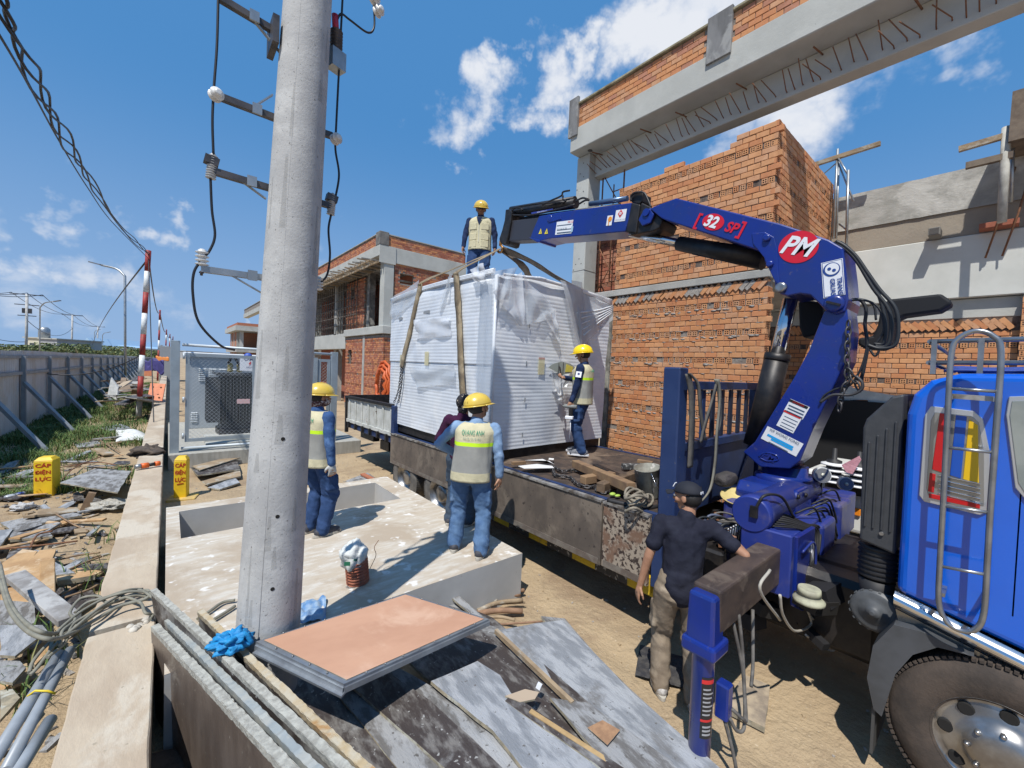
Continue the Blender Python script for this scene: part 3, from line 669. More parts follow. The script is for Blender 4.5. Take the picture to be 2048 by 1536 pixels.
# ------------------------------------------------------------------ grass and weeds
def grass():
    gm = [mat('grass_green', (.12,.19,.05), .8, c2=(.075,.135,.035), scale=3), mat('grass_dry', (.26,.24,.09), .8, c2=(.17,.18,.06), scale=3), mat('grass_dark', (.045,.085,.03), .8)]
    r = random.Random(9); m = M()
    def blade(x, y, z, h, mi):
        a = r.uniform(0, 6.28); l = h*r.uniform(.4,1.1); w = r.uniform(.002,.006)*(1+ y*.05); dx, dy = math.cos(a), math.sin(a)
        m.add([(x-dy*w, y+dx*w, z), (x+dy*w, y-dx*w, z), (x+dx*l*.4+dy*w*.8, y+dy*l*.4-dx*w*.8, z+h*.75), (x+dx*l*.4-dy*w*.8, y+dy*l*.4+dx*w*.8, z+h*.75), (x+dx*l, y+dy*l, z+h)], [(0,1,2,3),(3,2,4)], mi)
    n = 0
    while n < 80000:
        y = 10.2 + 34*r.random()**1.6; x = -3.7 + r.random()*3.2 - (y-12)*.006
        d = mnoise.noise(Vector((x*.9, y*.6, 2)))*.6 + .35 + (-x-1.6)*.25 + (.2 if y > 16 else -.15 if y < 13.5 else 0)
        n += 1
        if r.random() > d: continue
        hh = .07+.20*max(0, mnoise.noise(Vector((x*1.5, y*1.2, 7)))+.35)
        blade(x, y, gh(x,y)-.01, hh*r.uniform(.6,1.3), 0 if r.random() < .72 else (1 if r.random() < .55 else 2))
    m.build('grass', gm, kind='stuff')
    m = M()
    for (cx, cy, nn, h) in ((-.62, 5.9, 26, .34), (-.55, 6.5, 18, .28), (-.75, 4.9, 26, .26), (-.5, 4.6, 18, .22), (-.6, 7.4, 14, .25), (-1.0, 5.4, 14, .2), (-.65,10.4,30,.3), (-.7, 4.3, 20, .3)):
        for k in range(nn): blade(cx+r.gauss(0,.1), cy+r.gauss(0,.13), gh(cx,cy), h*r.uniform(.5,1.2), 0 if r.random() < .7 else 1)
    m.build('weeds', gm, kind='stuff')
grass()

# ------------------------------------------------------------------ striped poles and overhead cables
red = mat('stripe_red', (.36,.035,.03), .6, c2=(.22,.03,.025), scale=8); wht = mat('stripe_white', (.74,.76,.76), .6, c2=(.6,.62,.6), scale=8)
def striped(base, top, r, n, label, g='red and white striped posts along the low wall'):
    t = empty('striped_post', base, label, 'striped post', g); base, top = Vector(base), Vector(top)
    for k in range(n):
        a, b = base.lerp(top, k/n), base.lerp(top, (k+1)/n); m = M(); m.tube([a, b], r, 14); m.build('red_band' if k % 2 == n % 2 - 1 or (n-k) % 2 == 1 else 'white_band', red if (n-k) % 2 == 1 else wht, t)
    return t
pb = P(277,836,z=.02); pt = P(297,501,d=(pb-CPOS).dot(FW))
striped(pb, pt, .085, 8, 'tallest red and white striped post, standing in grass before the orange panel')
ends = [pt]
for px0, py0, px1, py1, z, lab in ((315,775,320,620,.0,'striped post just beyond the orange panel'), (330,742,333,659,0,'slim striped post beside the blue tarpaulin'), (337,735,340,668,0,'small distant striped post behind the two others'), (345,733,346,673,0,'farthest tiny striped post near the gate post')):
    d = 6.0/((703-py1)/CF)*.62; b = P(px0, py0, d=d); b.z = 0; tp = P(px1, py1, d=d)
    striped(b, tp, .07 if d < 40 else .09, 7, lab); ends.append(tp)
cab = MATS['black_insulation']
def span(a, b, sag, r, label, tw=0, n=30, ph=0, g='overhead cable bundle'):
    a, b = Vector(a), Vector(b); pts = []
    for k in range(n+1):
        t_ = k/n; p = a.lerp(b, t_); p.z -= sag*4*t_*(1-t_)
        p += Vector((math.sin(t_*tw+ph), 0, math.cos(t_*tw*1.3+ph)))*(.05 if tw else 0); pts.append(p)
    m = M(); m.tube(pts, r, 6); return m.build('overhead_cable', cab, None, label, 'cable', g)
ov = P(0,40,x=-1.05); a0 = ov + (ov-pt)*0.35; a0.z = ov.z+.4
def through(pts, r, label, tw=0, ph=0):
    q = bez(pts, 10); n = len(q); q = [p + Vector((math.sin(i/n*tw+ph), 0, math.cos(i/n*tw*1.3+ph)))*(.045 if tw else 0) for i, p in enumerate(q)]
    m = M(); m.tube(q, r, 6); return m.build('overhead_cable', cab, None, label, 'cable', 'overhead cable bundle')
def on(px, py, k): return P(px, py, d=k)
L1 = [on(-60,-90,2.9), on(0,25,3.3), on(65,160,4.2), on(130,285,5.9), on(185,375,8.2), on(240,455,11.5), pt-Vector((0,0,.15))]
for i in range(3): through([p + Vector((.02*i, 0, .015*i)) for p in L1], .013, ['thickest black cable of the twisted overhead bundle', 'second cable twisted round the overhead bundle', 'third cable twisted round the overhead bundle'][i], 34, i*2.1)
L2 = [on(-60,-20,2.9), on(0,72,3.3), on(60,175,4.2), on(120,285,5.9), on(175,375,8.2), on(225,445,11.5), pt-Vector((0,0,.3))]
through(L2, .010, 'separate thin cable just below the twisted bundle')
for i in range(len(ends)-1): span(ends[i]-Vector((0,0,.2)), ends[i+1]-Vector((0,0,.1)), .9, .025 if i == 0 else .04, ['black cable from the tall striped post to the next', 'cable between the second and third striped posts', 'cable between the distant striped posts', 'cable to the farthest striped post'][i])
e0 = ends[0]; span(e0-Vector((0,0,.25)), P(308,860,z=.3), 0.0, .014, 'black cable dropping straight down beside the tall striped post', 0)
span(e0-Vector((0,0,.3)), P(185,690,d=95), -1.0, .03, 'thin grey wire slanting down from the tall post over the fence')
span(FX(1.2)+FN*.1+Vector((0,0,1.6)), pb.lerp(pt, .38), .3, .018, 'pale slack hose strung from fence to the tall striped post')

# ------------------------------------------------------------------ street beyond the fence
def lamp(px, pyb, pyt, px_t, d, label):
    b = P(px, pyb, d=d); b.z = 0; tp = P(px-1 if px_t < px else px+1, pyt+22*31/d, d=d); e = P(px_t, pyt, d=d); t = empty('street_lamp', b, label, 'street lamp', 'street lamps beyond the fence')
    m = M(); mid = tp.lerp(e, .35); mid.z = max(tp.z, e.z)-.25; m.tube([b, b.lerp(tp, .5)] + bez([tp, mid, e], 6), [.11, .09] + [.07]*14 if False else .075, 8); m.build('mast', steel_g, t)
    m = M(); m.bar(e, e+(e-mid).normalized()*.9, .28, .09); m.build('lamp_head', mat('lamp_grey', (.15,.16,.18), .5), t)
lamp(251,708,530,203,31,'nearest tall curved street lamp over the corrugated fence'); lamp(79,700,603,108,58,'street lamp with its arm turned the other way, by the pale house'); lamp(204,706,665,215,125,'small far street lamp above the blue roof'); lamp(188,706,660,196,150,'tiny street lamp beside the third wire pole')
def wirepole(px, top, d, label, s=1.0):
    b = P(px, 700, d=d); b.z = 0; tp = P(px+2, top, d=d); t = empty('wire_pole', b, label, 'utility pole', 'medium voltage poles along the far road')
    m = M(); m.tube([b, tp], .2, 8); m.build('shaft', MATS['spun_concrete'], t)
    u = Vector((1,-.2,0)).normalized(); ks = ((.1, 2.2), (2.0, 1.6), (4.0, 1.2)) if s == 1 else ((.1, 2.2),)
    for dz, w in ks: m = M(); m.bar(tp-u*w-Vector((0,0,dz)), tp+u*w-Vector((0,0,dz)), .14, .14); m.build('crossarm', MATS['dark_steel'], t)
    if s == 1: m = M(); m.obox(tp-Vector((0,0,3.1)), 1.2, .4, .9); m.build('switch_box', MATS['dark_steel'], t)
    return [tp-u*2-Vector((0,0,-.1)), tp+Vector((0,0,.2)), tp+u*2-Vector((0,0,-.1))]
W = [wirepole(52, 588, 76, 'wire pole with three crossarms and switchgear'), wirepole(143, 630, 118, 'middle single crossarm wire pole', 0), wirepole(194, 653, 170, 'far wire pole above the blue roof', 0)]
W0 = [P(-160, 540+6*i, d=50) for i in range(3)]
for i in range(3):
    lab = ['outer', 'centre', 'inner'][i]
    for a, b, nm in ((W0[i], W[0][i], 'off the frame edge to the switchgear pole'), (W[0][i], W[1][i], 'from switchgear pole to middle pole'), (W[1][i], W[2][i], 'from middle pole to far pole')):
        span(a, b, 1.2, .05, '%s wire %s' % (lab, nm), n=14, g='wires along the far road')
span(P(-100,640,d=60), W[0][1]-Vector((0,0,9)), 1, .05, 'low telephone wire reaching the switchgear pole', g='wires along the far road'); span(W[0][1]-Vector((0,0,5)), W[1][1]-Vector((0,0,4)), 2.5, .05, 'drooping low wire between first two far poles', g='wires along the far road')

def house(px0, px1, pyt, d, depth, cw, label, roof=None, rc=None, wins=True, extras=None):
    a, b = P(px0, 702, d=d), P(px1, 706, d=d); a.z = b.z = 0; h = P((px0+px1)/2, pyt, d=d).z
    dv = Vector((-(b-a).y, (b-a).x, 0)).normalized(); w = (b-a).length; u = (b-a).normalized(); c = (a+b)/2
    t = empty('house', c, label, 'house', 'low buildings on the horizon'); R = Matrix((u, dv, Vector((0,0,1)))).transposed()
    M().obox(c+dv*depth/2+Vector((0,0,h/2)), w, depth, h, R).build('walls', cw, t)
    if roof:
        m = M(); q0 = [a-u*.5+Vector((0,0,h)), b+u*.5+Vector((0,0,h)), c+Vector((0,0,h+roof))]; m.prism(q0, dv*depth, 0) if roof > 0 else None
        m.build('roof', rc, t)
    else: M().obox(c+dv*depth/2+Vector((0,0,h+.1)), w+.6, depth+.6, .25, R).build('roof', conc_w, t)
    if wins:
        n = max(1, int(w/3.5))
        for k in range(n): 
            f = M(); f.obox(a+u*(w*(k+.5)/n)+Vector((0,0,h*.62))-dv*.05, 1.1, .12, 1.2, R); o = f.build('window', mat('dark_window', (.06,.07,.09), .2), t)
    return t, a, b, h, u, dv
cream = mat('cream_wall', (.62,.58,.45), .9); cool = mat('grey_wall', (.42,.43,.44), .9, c2=(.35,.36,.37), scale=.4)
t, a, b, h, u, dv = house(50, 80, 676, 95, 14, cream, 'cream flat-roofed house with a roof water tank, behind the bushes'); M().lathe(a+u*2.2+Vector((0,0,h))+dv*2, (0,0,1), [(1,0),(1,2.2),(.6,2.7)], 12).build('water_tank', steel_g, t)
house(80, 114, 678, 92, 10, cool, 'plain grey wing joined to the cream house')
house(160, 188, 697, 150, 30, mat('pale_blue_wall', (.5,.62,.72), .8), 'pale blue gabled workshop past the fence', 4, mat('blue_roof', (.33,.5,.68), .5))
house(186, 250, 693, 160, 25, mat('pale_blue_wall', (.5,.62,.72)), 'long low blue roofed shed past the fence', 1.5, mat('blue_roof', (.33,.5,.68), .5))
house(231, 250, 686, 190, 20, mat('white_wall', (.75,.76,.77), .8), 'white flat-roofed block farther along the road'); house(250, 266, 691, 200, 20, cool, 'dim grey block next to the white block')
for k, (p0, p1, yt) in enumerate(((360,372,700),(376,392,705),(395,404,702),(408,425,706),(428,440,704),(292,302,698),(303,312,692))):
    house(p0, p1, yt+2, 230+10*k, 20, [cool, cream, mat('white_wall', (.75,.76,.77))][k%3], ['low hazy house behind the chain-link gate, first of the row', 'wide low grey roofed house in the hazy row', 'narrow pale house in the hazy row', 'long low house in the hazy row past the kiosk', 'last hazy house before the shored building', 'pale house seen between the striped posts', 'grey house seen beside the slim striped post'][k], wins=False)
def tree(px, pyt, d, w, label, seed, pal=0):
    r = random.Random(seed); b = P(px, 705, d=d); b.z = 0; h = max(2.2, P(px, pyt, d=d).z-.5); t = empty('tree', b, label, 'tree', 'trees and bushes beyond the fence')
    m = M(); m.tube([b, b+Vector((.2,.1,h*.6))], [.22,.1], 7); 
    for k in range(4): a = k*1.6; m.tube([b+Vector((0,0,h*.35)), b+Vector((math.cos(a)*w*.35, math.sin(a)*w*.35, h*.75))], [.1,.03], 5)
    m.build('trunk', timber, t)
    m = M(); lobes = [(r.uniform(-.5,.5)*w, r.uniform(-.5,.5)*w, r.uniform(.45,.9)*h, r.uniform(.18,.34)*w) for _ in range(9)]
    for k in range(1500):
        lx, ly, lz, lr = r.choice(lobes); q = Vector((r.gauss(0,1), r.gauss(0,1), r.gauss(0,.8))).normalized()*lr*r.uniform(.5,1.08); c = b+Vector((lx,ly,lz))+q; c.z = min(c.z, h*1.02)
        s = r.uniform(.12,.3)*max(1, d/90); n1 = Vector((r.gauss(0,1), r.gauss(0,1), r.gauss(0,1))).normalized(); n2 = n1.orthogonal().normalized()*s; n1 = n1.cross(n2.normalized())*s*.6
        m.add([c-n2, c-n1, c+n2, c+n1], [(0,1,2,3)], r.randrange(3))
    m.build('crown', [mat('leaf_mid', (.12,.16,.06), .7), mat('leaf_dark', (.07,.105,.04), .7), mat('leaf_light', (.20,.22,.085), .7)], t)
for i, (px, py, d, w, lab) in enumerate(((20,695,70,6,'low bushy tree at the fence start'), (46,686,72,8,'round bush touching the cream house'), (62,690,70,5,'bush below the water tank'), (122,684,85,6,'dark round tree beside the grey wing'), (138,690,90,5,'small tree before the middle wire pole'), (152,684,85,4.5,'leafy tree right of the middle wire pole'),
    (222,690,120,8,'dark tree behind the blue roofs'), (215,699,100,7,'long hedge-like tree under the blue roof'), (240,701,100,7,'low tree row before the white block'), (262,702,90,6,'tree at the foot of the nearest lamp'), (285,700,100,6,'tree behind the tall striped post'), (300,698,110,8,'last tree between the striped posts'))):
    tree(px, py, d, w, lab, 40+i)
r = random.Random(77); m = M()
for k in range(9000):
    x = r.uniform(-60, -8); y = r.uniform(20, 90); z = 0; 
    s = r.uniform(.2,.5); a = r.uniform(0,6.3); hh = r.uniform(-.5, .35)*(1.5 if mnoise.noise(Vector((x*.08,y*.08,0))) > 0 else .7)
    m.add([(x-s*math.cos(a)*.3, y-s*math.sin(a)*.3, 0), (x+s*math.cos(a)*.3, y+s*math.sin(a)*.3, 0), (x+s*math.sin(a)*.5, y+s*math.cos(a)*.5, hh+1.0)], [(0,1,2)], 0 if r.random() < .35 else 1)
m.build('tall_weeds', [mat('field_green', (.10,.14,.05), .9), mat('field_straw', (.28,.25,.12), .9)], kind='stuff')

# ------------------------------------------------------------------ neighbouring house under construction (B) and the far one
def building_b():
    t = empty('shored_building', (7.1, 17.8, 0), 'unfinished two storey brick corner house with timber shoring, beyond the wrapped box', 'building')
    X, Y = 7.06, 17.79
    bm = BRD + [BR[2]]
    M().box(X+.06, X+.3, Y+.1, 60, 7.67, 8.15).build('front_parapet_core', mortar, t); M().box(X+.3, 11.5, Y+.06, Y+.3, 7.67, 8.15).build('side_parapet_core', mortar, t)
    M().box(X, X+.35, Y, 60, 8.16, 8.21).build('front_coping', conc, t, bevel=.01); M().box(X+.36, 11.5, Y+.02, Y+.32, 8.16, 8.2).build('side_coping', conc, t)
    M().box(X-.02, X+.4, Y-.02, Y+.45, 7.67, 8.25).build('corner_stub', conc_d, t, bevel=.01)
    M().box(X-.01, X+.5, Y, 60, 7.19, 7.665).build('front_beam', conc_w, t, bevel=.012); M().box(X+.5, 11.6, Y+.03, Y+.4, 6.98, 7.665).build('side_beam', conc_w, t, bevel=.012)
    M().box(X, X+.75, Y-.005, Y+.028, 6.9, 7.665).build('side_beam', conc_w, t)
    M().box(X+.25, X+.7, Y+.04, Y+.5, 4.15, 7.185).build('corner_column', conc_w, t, bevel=.012)
    M().box(X+1.2, 11.4, Y+.12, Y+.3, 4.15, 6.97).build('side_wall_lower', mortar, t) if False else None
    m = M(); m.box(X+.75, X+1.02, Y+.115, Y+.3, 4.15, 6.97); m.box(X+1.72, 11.4, Y+.115, Y+.3, 4.15, 6.97); m.box(X+1.02, X+1.72, Y+.115, Y+.3, 4.15, 6.15); m.box(X+1.02, X+1.72, Y+.115, Y+.3, 6.6, 6.97); m.build('side_wall_core', mortar, t)
    M().box(X+1.0, X+1.75, Y+.35, Y+.45, 6.28, 6.36).build('window_bar', timber, t)
    win = lambda c, z: not (.27 < c < .97 and 6.12 < z < 6.62)
    bricks([((X+.05, 60, 0), (-1,0,0), 60-Y-.5, 7.675, 8.15, lambda c, z: c > 24, 0, 0, .003), ((X+.4, Y+.05, 0), (0,-1,0), 4.1, 7.675, 8.15, None, 0, 0, .003), ((X+.75, Y+.1, 0), (0,-1,0), 3.6, 4.2, 6.97, win, 7, 0, .003),
            ((8.0, 24.9, 0), (-1,0,0), 2.8, 4.2, 6.95, lambda c, z: not (.6 < c < 1.15 and 6.0 < z < 6.6), 5, 0, .004),
            ((7.3, 22.7, 0), (-1,0,0), 5.0, .3, 3.6, lambda c, z: not (.35 < c < 1.0 and 2.35 < z < 3.1), 6, 0, .003), ((7.3, 17.7, 0), (0,-1,0), 3.5, .3, 3.6, None, 6, 0, .003)], t, bm, indiv=0)
    m = M(); m.box(8.02, 8.2, 22.1, 23.7, 4.15, 6.98); m.box(8.02, 8.2, 24.3, 24.9, 4.15, 6.98); m.box(8.02, 8.2, 23.7, 24.3, 4.15, 6.0); m.box(8.02, 8.2, 23.7, 24.3, 6.6, 6.98); m.build('upper_wall_core', mortar, t)
    m = M(); m.box(7.32, 7.5, 17.72, 21.7, 0, 3.75); m.box(7.32, 7.5, 22.35, 22.7, 0, 3.75); m.box(7.32, 7.5, 21.7, 22.35, 0, 2.35); m.box(7.32, 7.5, 21.7, 22.35, 3.1, 3.75); m.box(7.5, 11, 17.72, 17.9, 0, 3.75); m.build('lower_wall_core', mortar, t)
    M().box(7.28, 7.7, 19.9, 20.15, .3, 3.77).build('pipe_chase', conc, t)
    M().box(7.2, 11.5, 17.6, 22.8, 3.78, 4.14).build('floor_slab', conc_w, t, bevel=.02)
    M().box(7.3, 7.7, 22.85, 40, 3.15, 3.95).build('front_lower_beam', conc_w, t, bevel=.012)
    M().box(7.9, 12, 22.7, 40, 3.96, 4.12).build('floor_slab', conc, t)
    M().box(7.95, 8.25, 21.2, 21.55, 4.15, 7.18).build('stained_column', conc_d, t)
    for y in (26.4, 31, 36): M().box(7.9, 8.3, y, y+.4, 0, 7.18).build('column', conc, t)
    M().box(9.5, 9.7, 18.2, 40, 0, 7.2).build('inner_wall', MATS['old_brick_dark'], t)
    M().box(7.4, 12, 18, 40, 7.08, 7.18).build('roof_slab', conc_d, t)
    r = random.Random(4)
    for k in range(46):     # shoring boards under the beam
        y = 18.1+k*.36; m = M(); m.bar((6.55+r.uniform(-.25,.1), y, 7.02+r.uniform(-.05,.05)), (7.9, y+r.uniform(-.3,.3), 7.05+r.uniform(-.04,.04)), .07, .05); m.build('shoring_board', timber if k % 3 else conc_d, t)
    for x in (6.75, 7.1): M().bar((x, 18.0, 6.95), (x, 35, 6.95), .06, .08).build('ledger', timber, t)
    m = M()
    for k in range(24):
        y = 22.9+k*.45
        for x in (7.9, 9.0): m.tube([(x, y, 4.1), (x, y, 7.05)], .025, 5)
    for z in (4.6, 5.1, 5.6, 6.1, 6.6):
        for x in (7.9, 9.0): m.tube([(x, 22.9, z), (x, 34, z)], .02, 4)
        for k in range(0, 24, 2): m.tube([(7.9, 22.9+k*.45, z), (9, 22.9+k*.45, z)], .02, 4)
    m.build('scaffold_tubes', MATS['rusty_steel'] if False else mat('dark_prop', (.16,.14,.12), .8), t, kind='stuff')
    m = M()
    for yy in (18.9, 19.4): m.tube([(7.85, yy, 4.15), (7.85, yy, 6.6)], .02, 5)
    for z in (4.4, 4.8, 5.2, 5.6, 6.0): m.tube([(7.85, 18.9, z), (7.85, 19.4, z)], .015, 5)
    m.build('ladder_frame', timber, t)
building_b()
# far shored building
a = P(478,645,d=68); t = empty('far_building', (a.x, a.y, 0), 'small distant unfinished building with overhanging roof slab, behind the transformer', 'building')
X, Y = a.x, a.y; z0 = a.z
M().box(X-.5, X+14, Y-.5, Y+16, z0-1.3, z0-.5).build('roof_edge', conc_w, t); M().box(X-.2, X+14, Y, Y+16, z0-.48, z0).build('parapet', BRD[0], t)
M().box(X+.3, X+14, Y+6, Y+15, 0, z0-1.3).build('wall', BRD[1], t)
for i in range(4): M().box(X+.2+i*3, X+.7+i*3, Y+.2, Y+.7, 0, z0-1.31).build('column', conc, t)
for i in range(1, 4): M().box(X+.2, X+.7, Y+.2+i*4, Y+.7+i*4, 0, z0-1.31).build('column', conc, t)
M().box(X-.3, X+14, Y-.3, Y+16, 3.2, 4.0).build('floor_slab', conc, t); M().box(X+3.9, X+6.3, Y+.1, Y+.3, 4.0, z0-1.6).build('brick_infill', BRD[0], t)
# coil of orange conduit against B
m = M()
for k in range(9):
    c = Vector((7.05-.02*k, 16.9+.1*(k%3), 1.55)); R = 1.0-.055*k
    m.tube([c+Vector((.05*math.sin(i*3)+.06*(k%3), math.cos(i/20*6.283)*R*.75, math.sin(i/20*6.283)*R)) for i in range(21)], .06, 7)
m.build('conduit_coil', mat('orange_conduit', (.62,.13,.03), .5, c2=(.5,.09,.02), scale=14), None, 'big coil of orange corrugated conduit leaning beside the wrapped box', 'conduit coil')

# ------------------------------------------------------------------ transformer compound
def compound():
    Yg = 11.5; gs = mat('gate_steel', (.36,.42,.46), .45, .3, c2=(.30,.35,.385), scale=3); gl = mat('gate_light', (.50,.55,.58), .5, .2)
    t = empty('concrete_plinth', (2, 13.5, 0), 'ribbed low concrete plinth carrying the transformer compound', 'plinth')
    M().box(.02, 4.1, 11.25, 16.6, 0, .34).build('plinth_body', mat('plinth_concrete', (.40,.39,.35), .9, c2=(.33,.32,.28), scale=5, stretch=(3,3,.5), bump=.01), t, bevel=.01)
    for y0, y1, z in ((11.9,12.15,.42),(12.5,12.8,.5)): M().box(.7, 3.4, y0, y1, .34, z).build('kerb_strip', conc_w, t, bevel=.01)
    t = empty('compound_fence', (.1, Yg, .34), 'grey steel frame fence with chain-link mesh round the transformer', 'fence')
    for px, pyb, pyt, w in ((341,905,680,.17),):
        b = P(px, pyb, y=Yg); M().box(b.x-.02, b.x+.14, Yg-.07, Yg+.07, .15, 2.78).build('post', gs, t, bevel=.004)
    rr = P(675,705,y=Yg); M().box(rr.x-.16, rr.x, Yg-.07, Yg+.07, .34, 2.72).build('post', gs, t, bevel=.004)
    M().box(rr.x-.62, rr.x-.50, Yg-.05, Yg+.05, .4, 2.55).build('post', gs, t)
    M().tube([(.24, Yg, 2.70), (rr.x-.16, Yg, 2.66)], .032, 10).build('top_tube', gl, t)
    M().tube([(.24, Yg, .42), (rr.x-.16, Yg, .42)], .03, 10).build('bottom_tube', gl, t)
    def frame(x0, x1):
        z0, z1 = .56, 2.52
        o = M(); o.box(x0, x0+.07, Yg-.02, Yg+.02, z0, z1); o.box(x1-.07, x1, Yg-.02, Yg+.02, z0, z1); o.box(x0+.07, x1-.07, Yg-.018, Yg+.018, z1-.07, z1); o.box(x0+.07, x1-.07, Yg-.018, Yg+.018, z0, z0+.07)
        f = o.build('mesh_frame', gs, t); m = M(); s = .085; x0 += .07; x1 -= .07; z0 += .07; z1 -= .07; W_, H_ = x1-x0, z1-z0; k = -H_
        while k < W_:
            for sg in (1, -1):
                a0, b0 = max(0, k), min(W_, k+H_)
                if b0-a0 > .02:
                    za, zb = (a0-k), (b0-k)
                    if sg < 0: za, zb = H_-za, H_-zb
                    m.tube([(x0+a0, Yg+.002*sg, z0+za), (x0+b0, Yg+.002*sg, z0+zb)], .0022, 3, caps=False)
            k += s
        m.build('chain_link', gl, f, kind='stuff')
    frame(.30, 1.62); frame(1.66, rr.x-.64); frame(rr.x-.48, rr.x-.18)
    for z in (2.45, 1.5, .7): M().tube([(.27,Yg-.03,z-.06),(.27,Yg-.03,z+.06)], .022, 8).build('hinge', gl, t)
    # transformer
    t = empty('transformer', (1.55, 13.2, .5), 'dark finned oil transformer with lime cable lugs inside the mesh compound', 'transformer')
    tg = mat('transformer_grey', (.085,.095,.105), .5, .2, c2=(.06,.067,.075), scale=3)
    M().box(1.05, 2.4, 12.75, 13.5, .62, 1.98).build('tank', tg, t); M().box(.93, 2.5, 12.5, 13.75, 2.0, 2.08).build('tank_lid', tg, t, bevel=.005)
    for k in range(20): M().box(1.0+k*.07, 1.012+k*.07, 12.5, 12.745, .8, 1.93).build('cooling_fin', tg, t)
    for k in range(8): M().box(.76, 1.045, 12.72+k*.1, 12.735+k*.1, .8, 1.93).build('cooling_fin', tg, t)
    M().box(1.0, 2.45, 12.6, 13.6, .45, .61).build('skid', mat('dark_steel', (.05,.05,.055)), t)
    M().obox((1.5, 12.49, 1.35), .28, .01, .12).build('rating_plate', mat('pinkish_plate', (.7,.45,.45), .5), t)
    lug = mat('lug_brown', (.22,.17,.07), .6, c2=(.35,.3,.1), scale=20)
    for x in (1.25, 1.45): M().lathe((x, 12.95, 2.08), (0,0,1), [(.06,0),(.075,.04),(.05,.07),(.075,.1),(.05,.14),(.07,.17),(.04,.24)], 10).build('bushing', lug, t)
    M().tube(bez([(1.2,12.9,2.3),(1.3,12.8,2.5),(1.5,12.8,2.2),(1.7,12.8,2.45)], 6), .03, 7).build('cable_tail', black, t); M().ball((1.62,12.8,2.5), .1, 10, 6).build('blue_cap', mat('cap_blue', (.05,.1,.4), .5), t)
    s = empty('warning_sign', (1.6, 12.6, 2.2), 'white warning notice with blue print and lightning mark above the transformer', 'sign')
    M().box(1.40, 1.98, 12.44, 12.45, 2.14, 2.50).build('sign_plate', mat('sign_white', (.78,.80,.84), .5), s)
    ink = mat('sign_ink', (.05,.06,.2), .6); lettering('CẤM VÀO', s, (1.69,12.438,2.43), (1,0,0), (0,0,1), .062, ink, bold=.02); lettering('NGUY HIỂM', s, (1.69,12.438,2.22), (1,0,0), (0,0,1), .04, ink)
    M().prism([(1.62,12.436,2.37),(1.59,12.436,2.31),(1.615,12.436,2.31),(1.60,12.436,2.26),(1.65,12.436,2.33),(1.625,12.436,2.33),(1.65,12.436,2.37)], (0,-.003,0)).build('lightning_mark', mat('sign_red', (.6,.03,.03), .5), s)
    # kiosk behind
    t = empty('switch_kiosk', (1.5, 15.5, .34), 'pale grey louvred switch kiosk behind the finned transformer', 'switch kiosk')
    kg = mat('kiosk_grey', (.40,.44,.47), .5, .1, c2=(.36,.40,.43), scale=1)
    M().box(.45, 3.3, 15.0, 16.4, .34, 2.45).build('cabinet_body', kg, t, bevel=.01); M().box(.35, 3.4, 14.9, 16.5, 2.455, 2.56).build('cabinet_roof', mat('kiosk_roof', (.7,.72,.73), .5), t, bevel=.02)
    lv = mat('louvre', (.62,.66,.68), .5)
    for cx in (.78, 1.02, 1.26, 1.5):
        for z in range(7): M().obox((cx, 14.985, 1.75+z*.055), .17, .03, .018, rotm(.5,0,0)).build('louvre', lv, t)
    for z in range(6): M().obox((.6, 14.985, .55+z*.05), .15, .03, .016, rotm(.5,0,0)).build('louvre', lv, t)
compound()
# ------------------------------------------------------------------ crane truck
TILT = Matrix.Translation((0,2,0)) @ Matrix.Rotation(-.0155, 4, 'X') @ Matrix.Translation((0,-2,0)); TINV = TILT.inverted()
def T(px, py, x=None, y=None, z=None, d=None): return TINV @ P(px, py, x, y, z, d)
XF = TILT
navy = mat('bed_navy_paint', (.016,.036,.115), .5, .1, c2=(.022,.045,.13), scale=3, spots=(.10,.10,.12), sscale=26, sthr=(.70,.76), c3=(.012,.02,.05), scale3=1.8, rvar=.12)
crane_m = mat('crane_blue_paint', (.006,.024,.225), .30, c2=(.010,.028,.18), scale=2, coat=.3, spots=(.06,.065,.17), sscale=22, sthr=(.66,.78), c3=(.02,.028,.17), scale3=2.6, thr3=(.52,.7), bump=.0004, bscale=90, rvar=.14)
crane_dirty = mat('crane_blue_dusty', (.018,.036,.22), .45, c2=(.10,.095,.19), scale=4, lo=.5, hi=.72, coat=.1, bump=.001)
blk_steel = mat('black_greasy_steel', (.012,.012,.014), .45, .2, c2=(.03,.026,.024), scale=9, rvar=.12)
chrome = mat('chrome', (.75,.76,.78), .12, 1.0, c2=(.6,.61,.63), scale=3, rvar=.06)
deck_m = mat('truck_deck', (.085,.058,.043), .85, .1, c2=(.04,.03,.026), scale=5, stretch=(1.2,1,1), bump=.004, bscale=22, c3=(.17,.125,.09), scale3=1.6, spots=(.3,.25,.2), sscale=14, sthr=(.72,.8))
board_m = mat('dirty_side_board', (.155,.125,.10), .8, .15, c2=(.10,.082,.068), scale=4, stretch=(1,1,.7), bump=.002, c3=(.20,.165,.13), scale3=2.0, spots=(.05,.04,.035), sscale=20, sthr=(.66,.74))
camo_m = mat('flaked_plate', (.36,.30,.235), .8, .15, c2=(.045,.03,.025), scale=26, lo=.50, hi=.56, bump=.002, c3=(.20,.12,.08), scale3=4)
tyre_m = mat('tyre_rubber', (.10,.095,.088), .8, c2=(.16,.15,.135), scale=7, bump=.002, bscale=50); dusty_tyre = mat('dusty_tyre', (.045,.036,.030), .88, c2=(.085,.064,.050), scale=5, bump=.003, bscale=50)
rim_m = mat('steel_rim', (.42,.43,.44), .3, .85, c2=(.28,.27,.26), scale=6, rvar=.1)
def TB(*a): return M().box(*a)
TRUCK = None
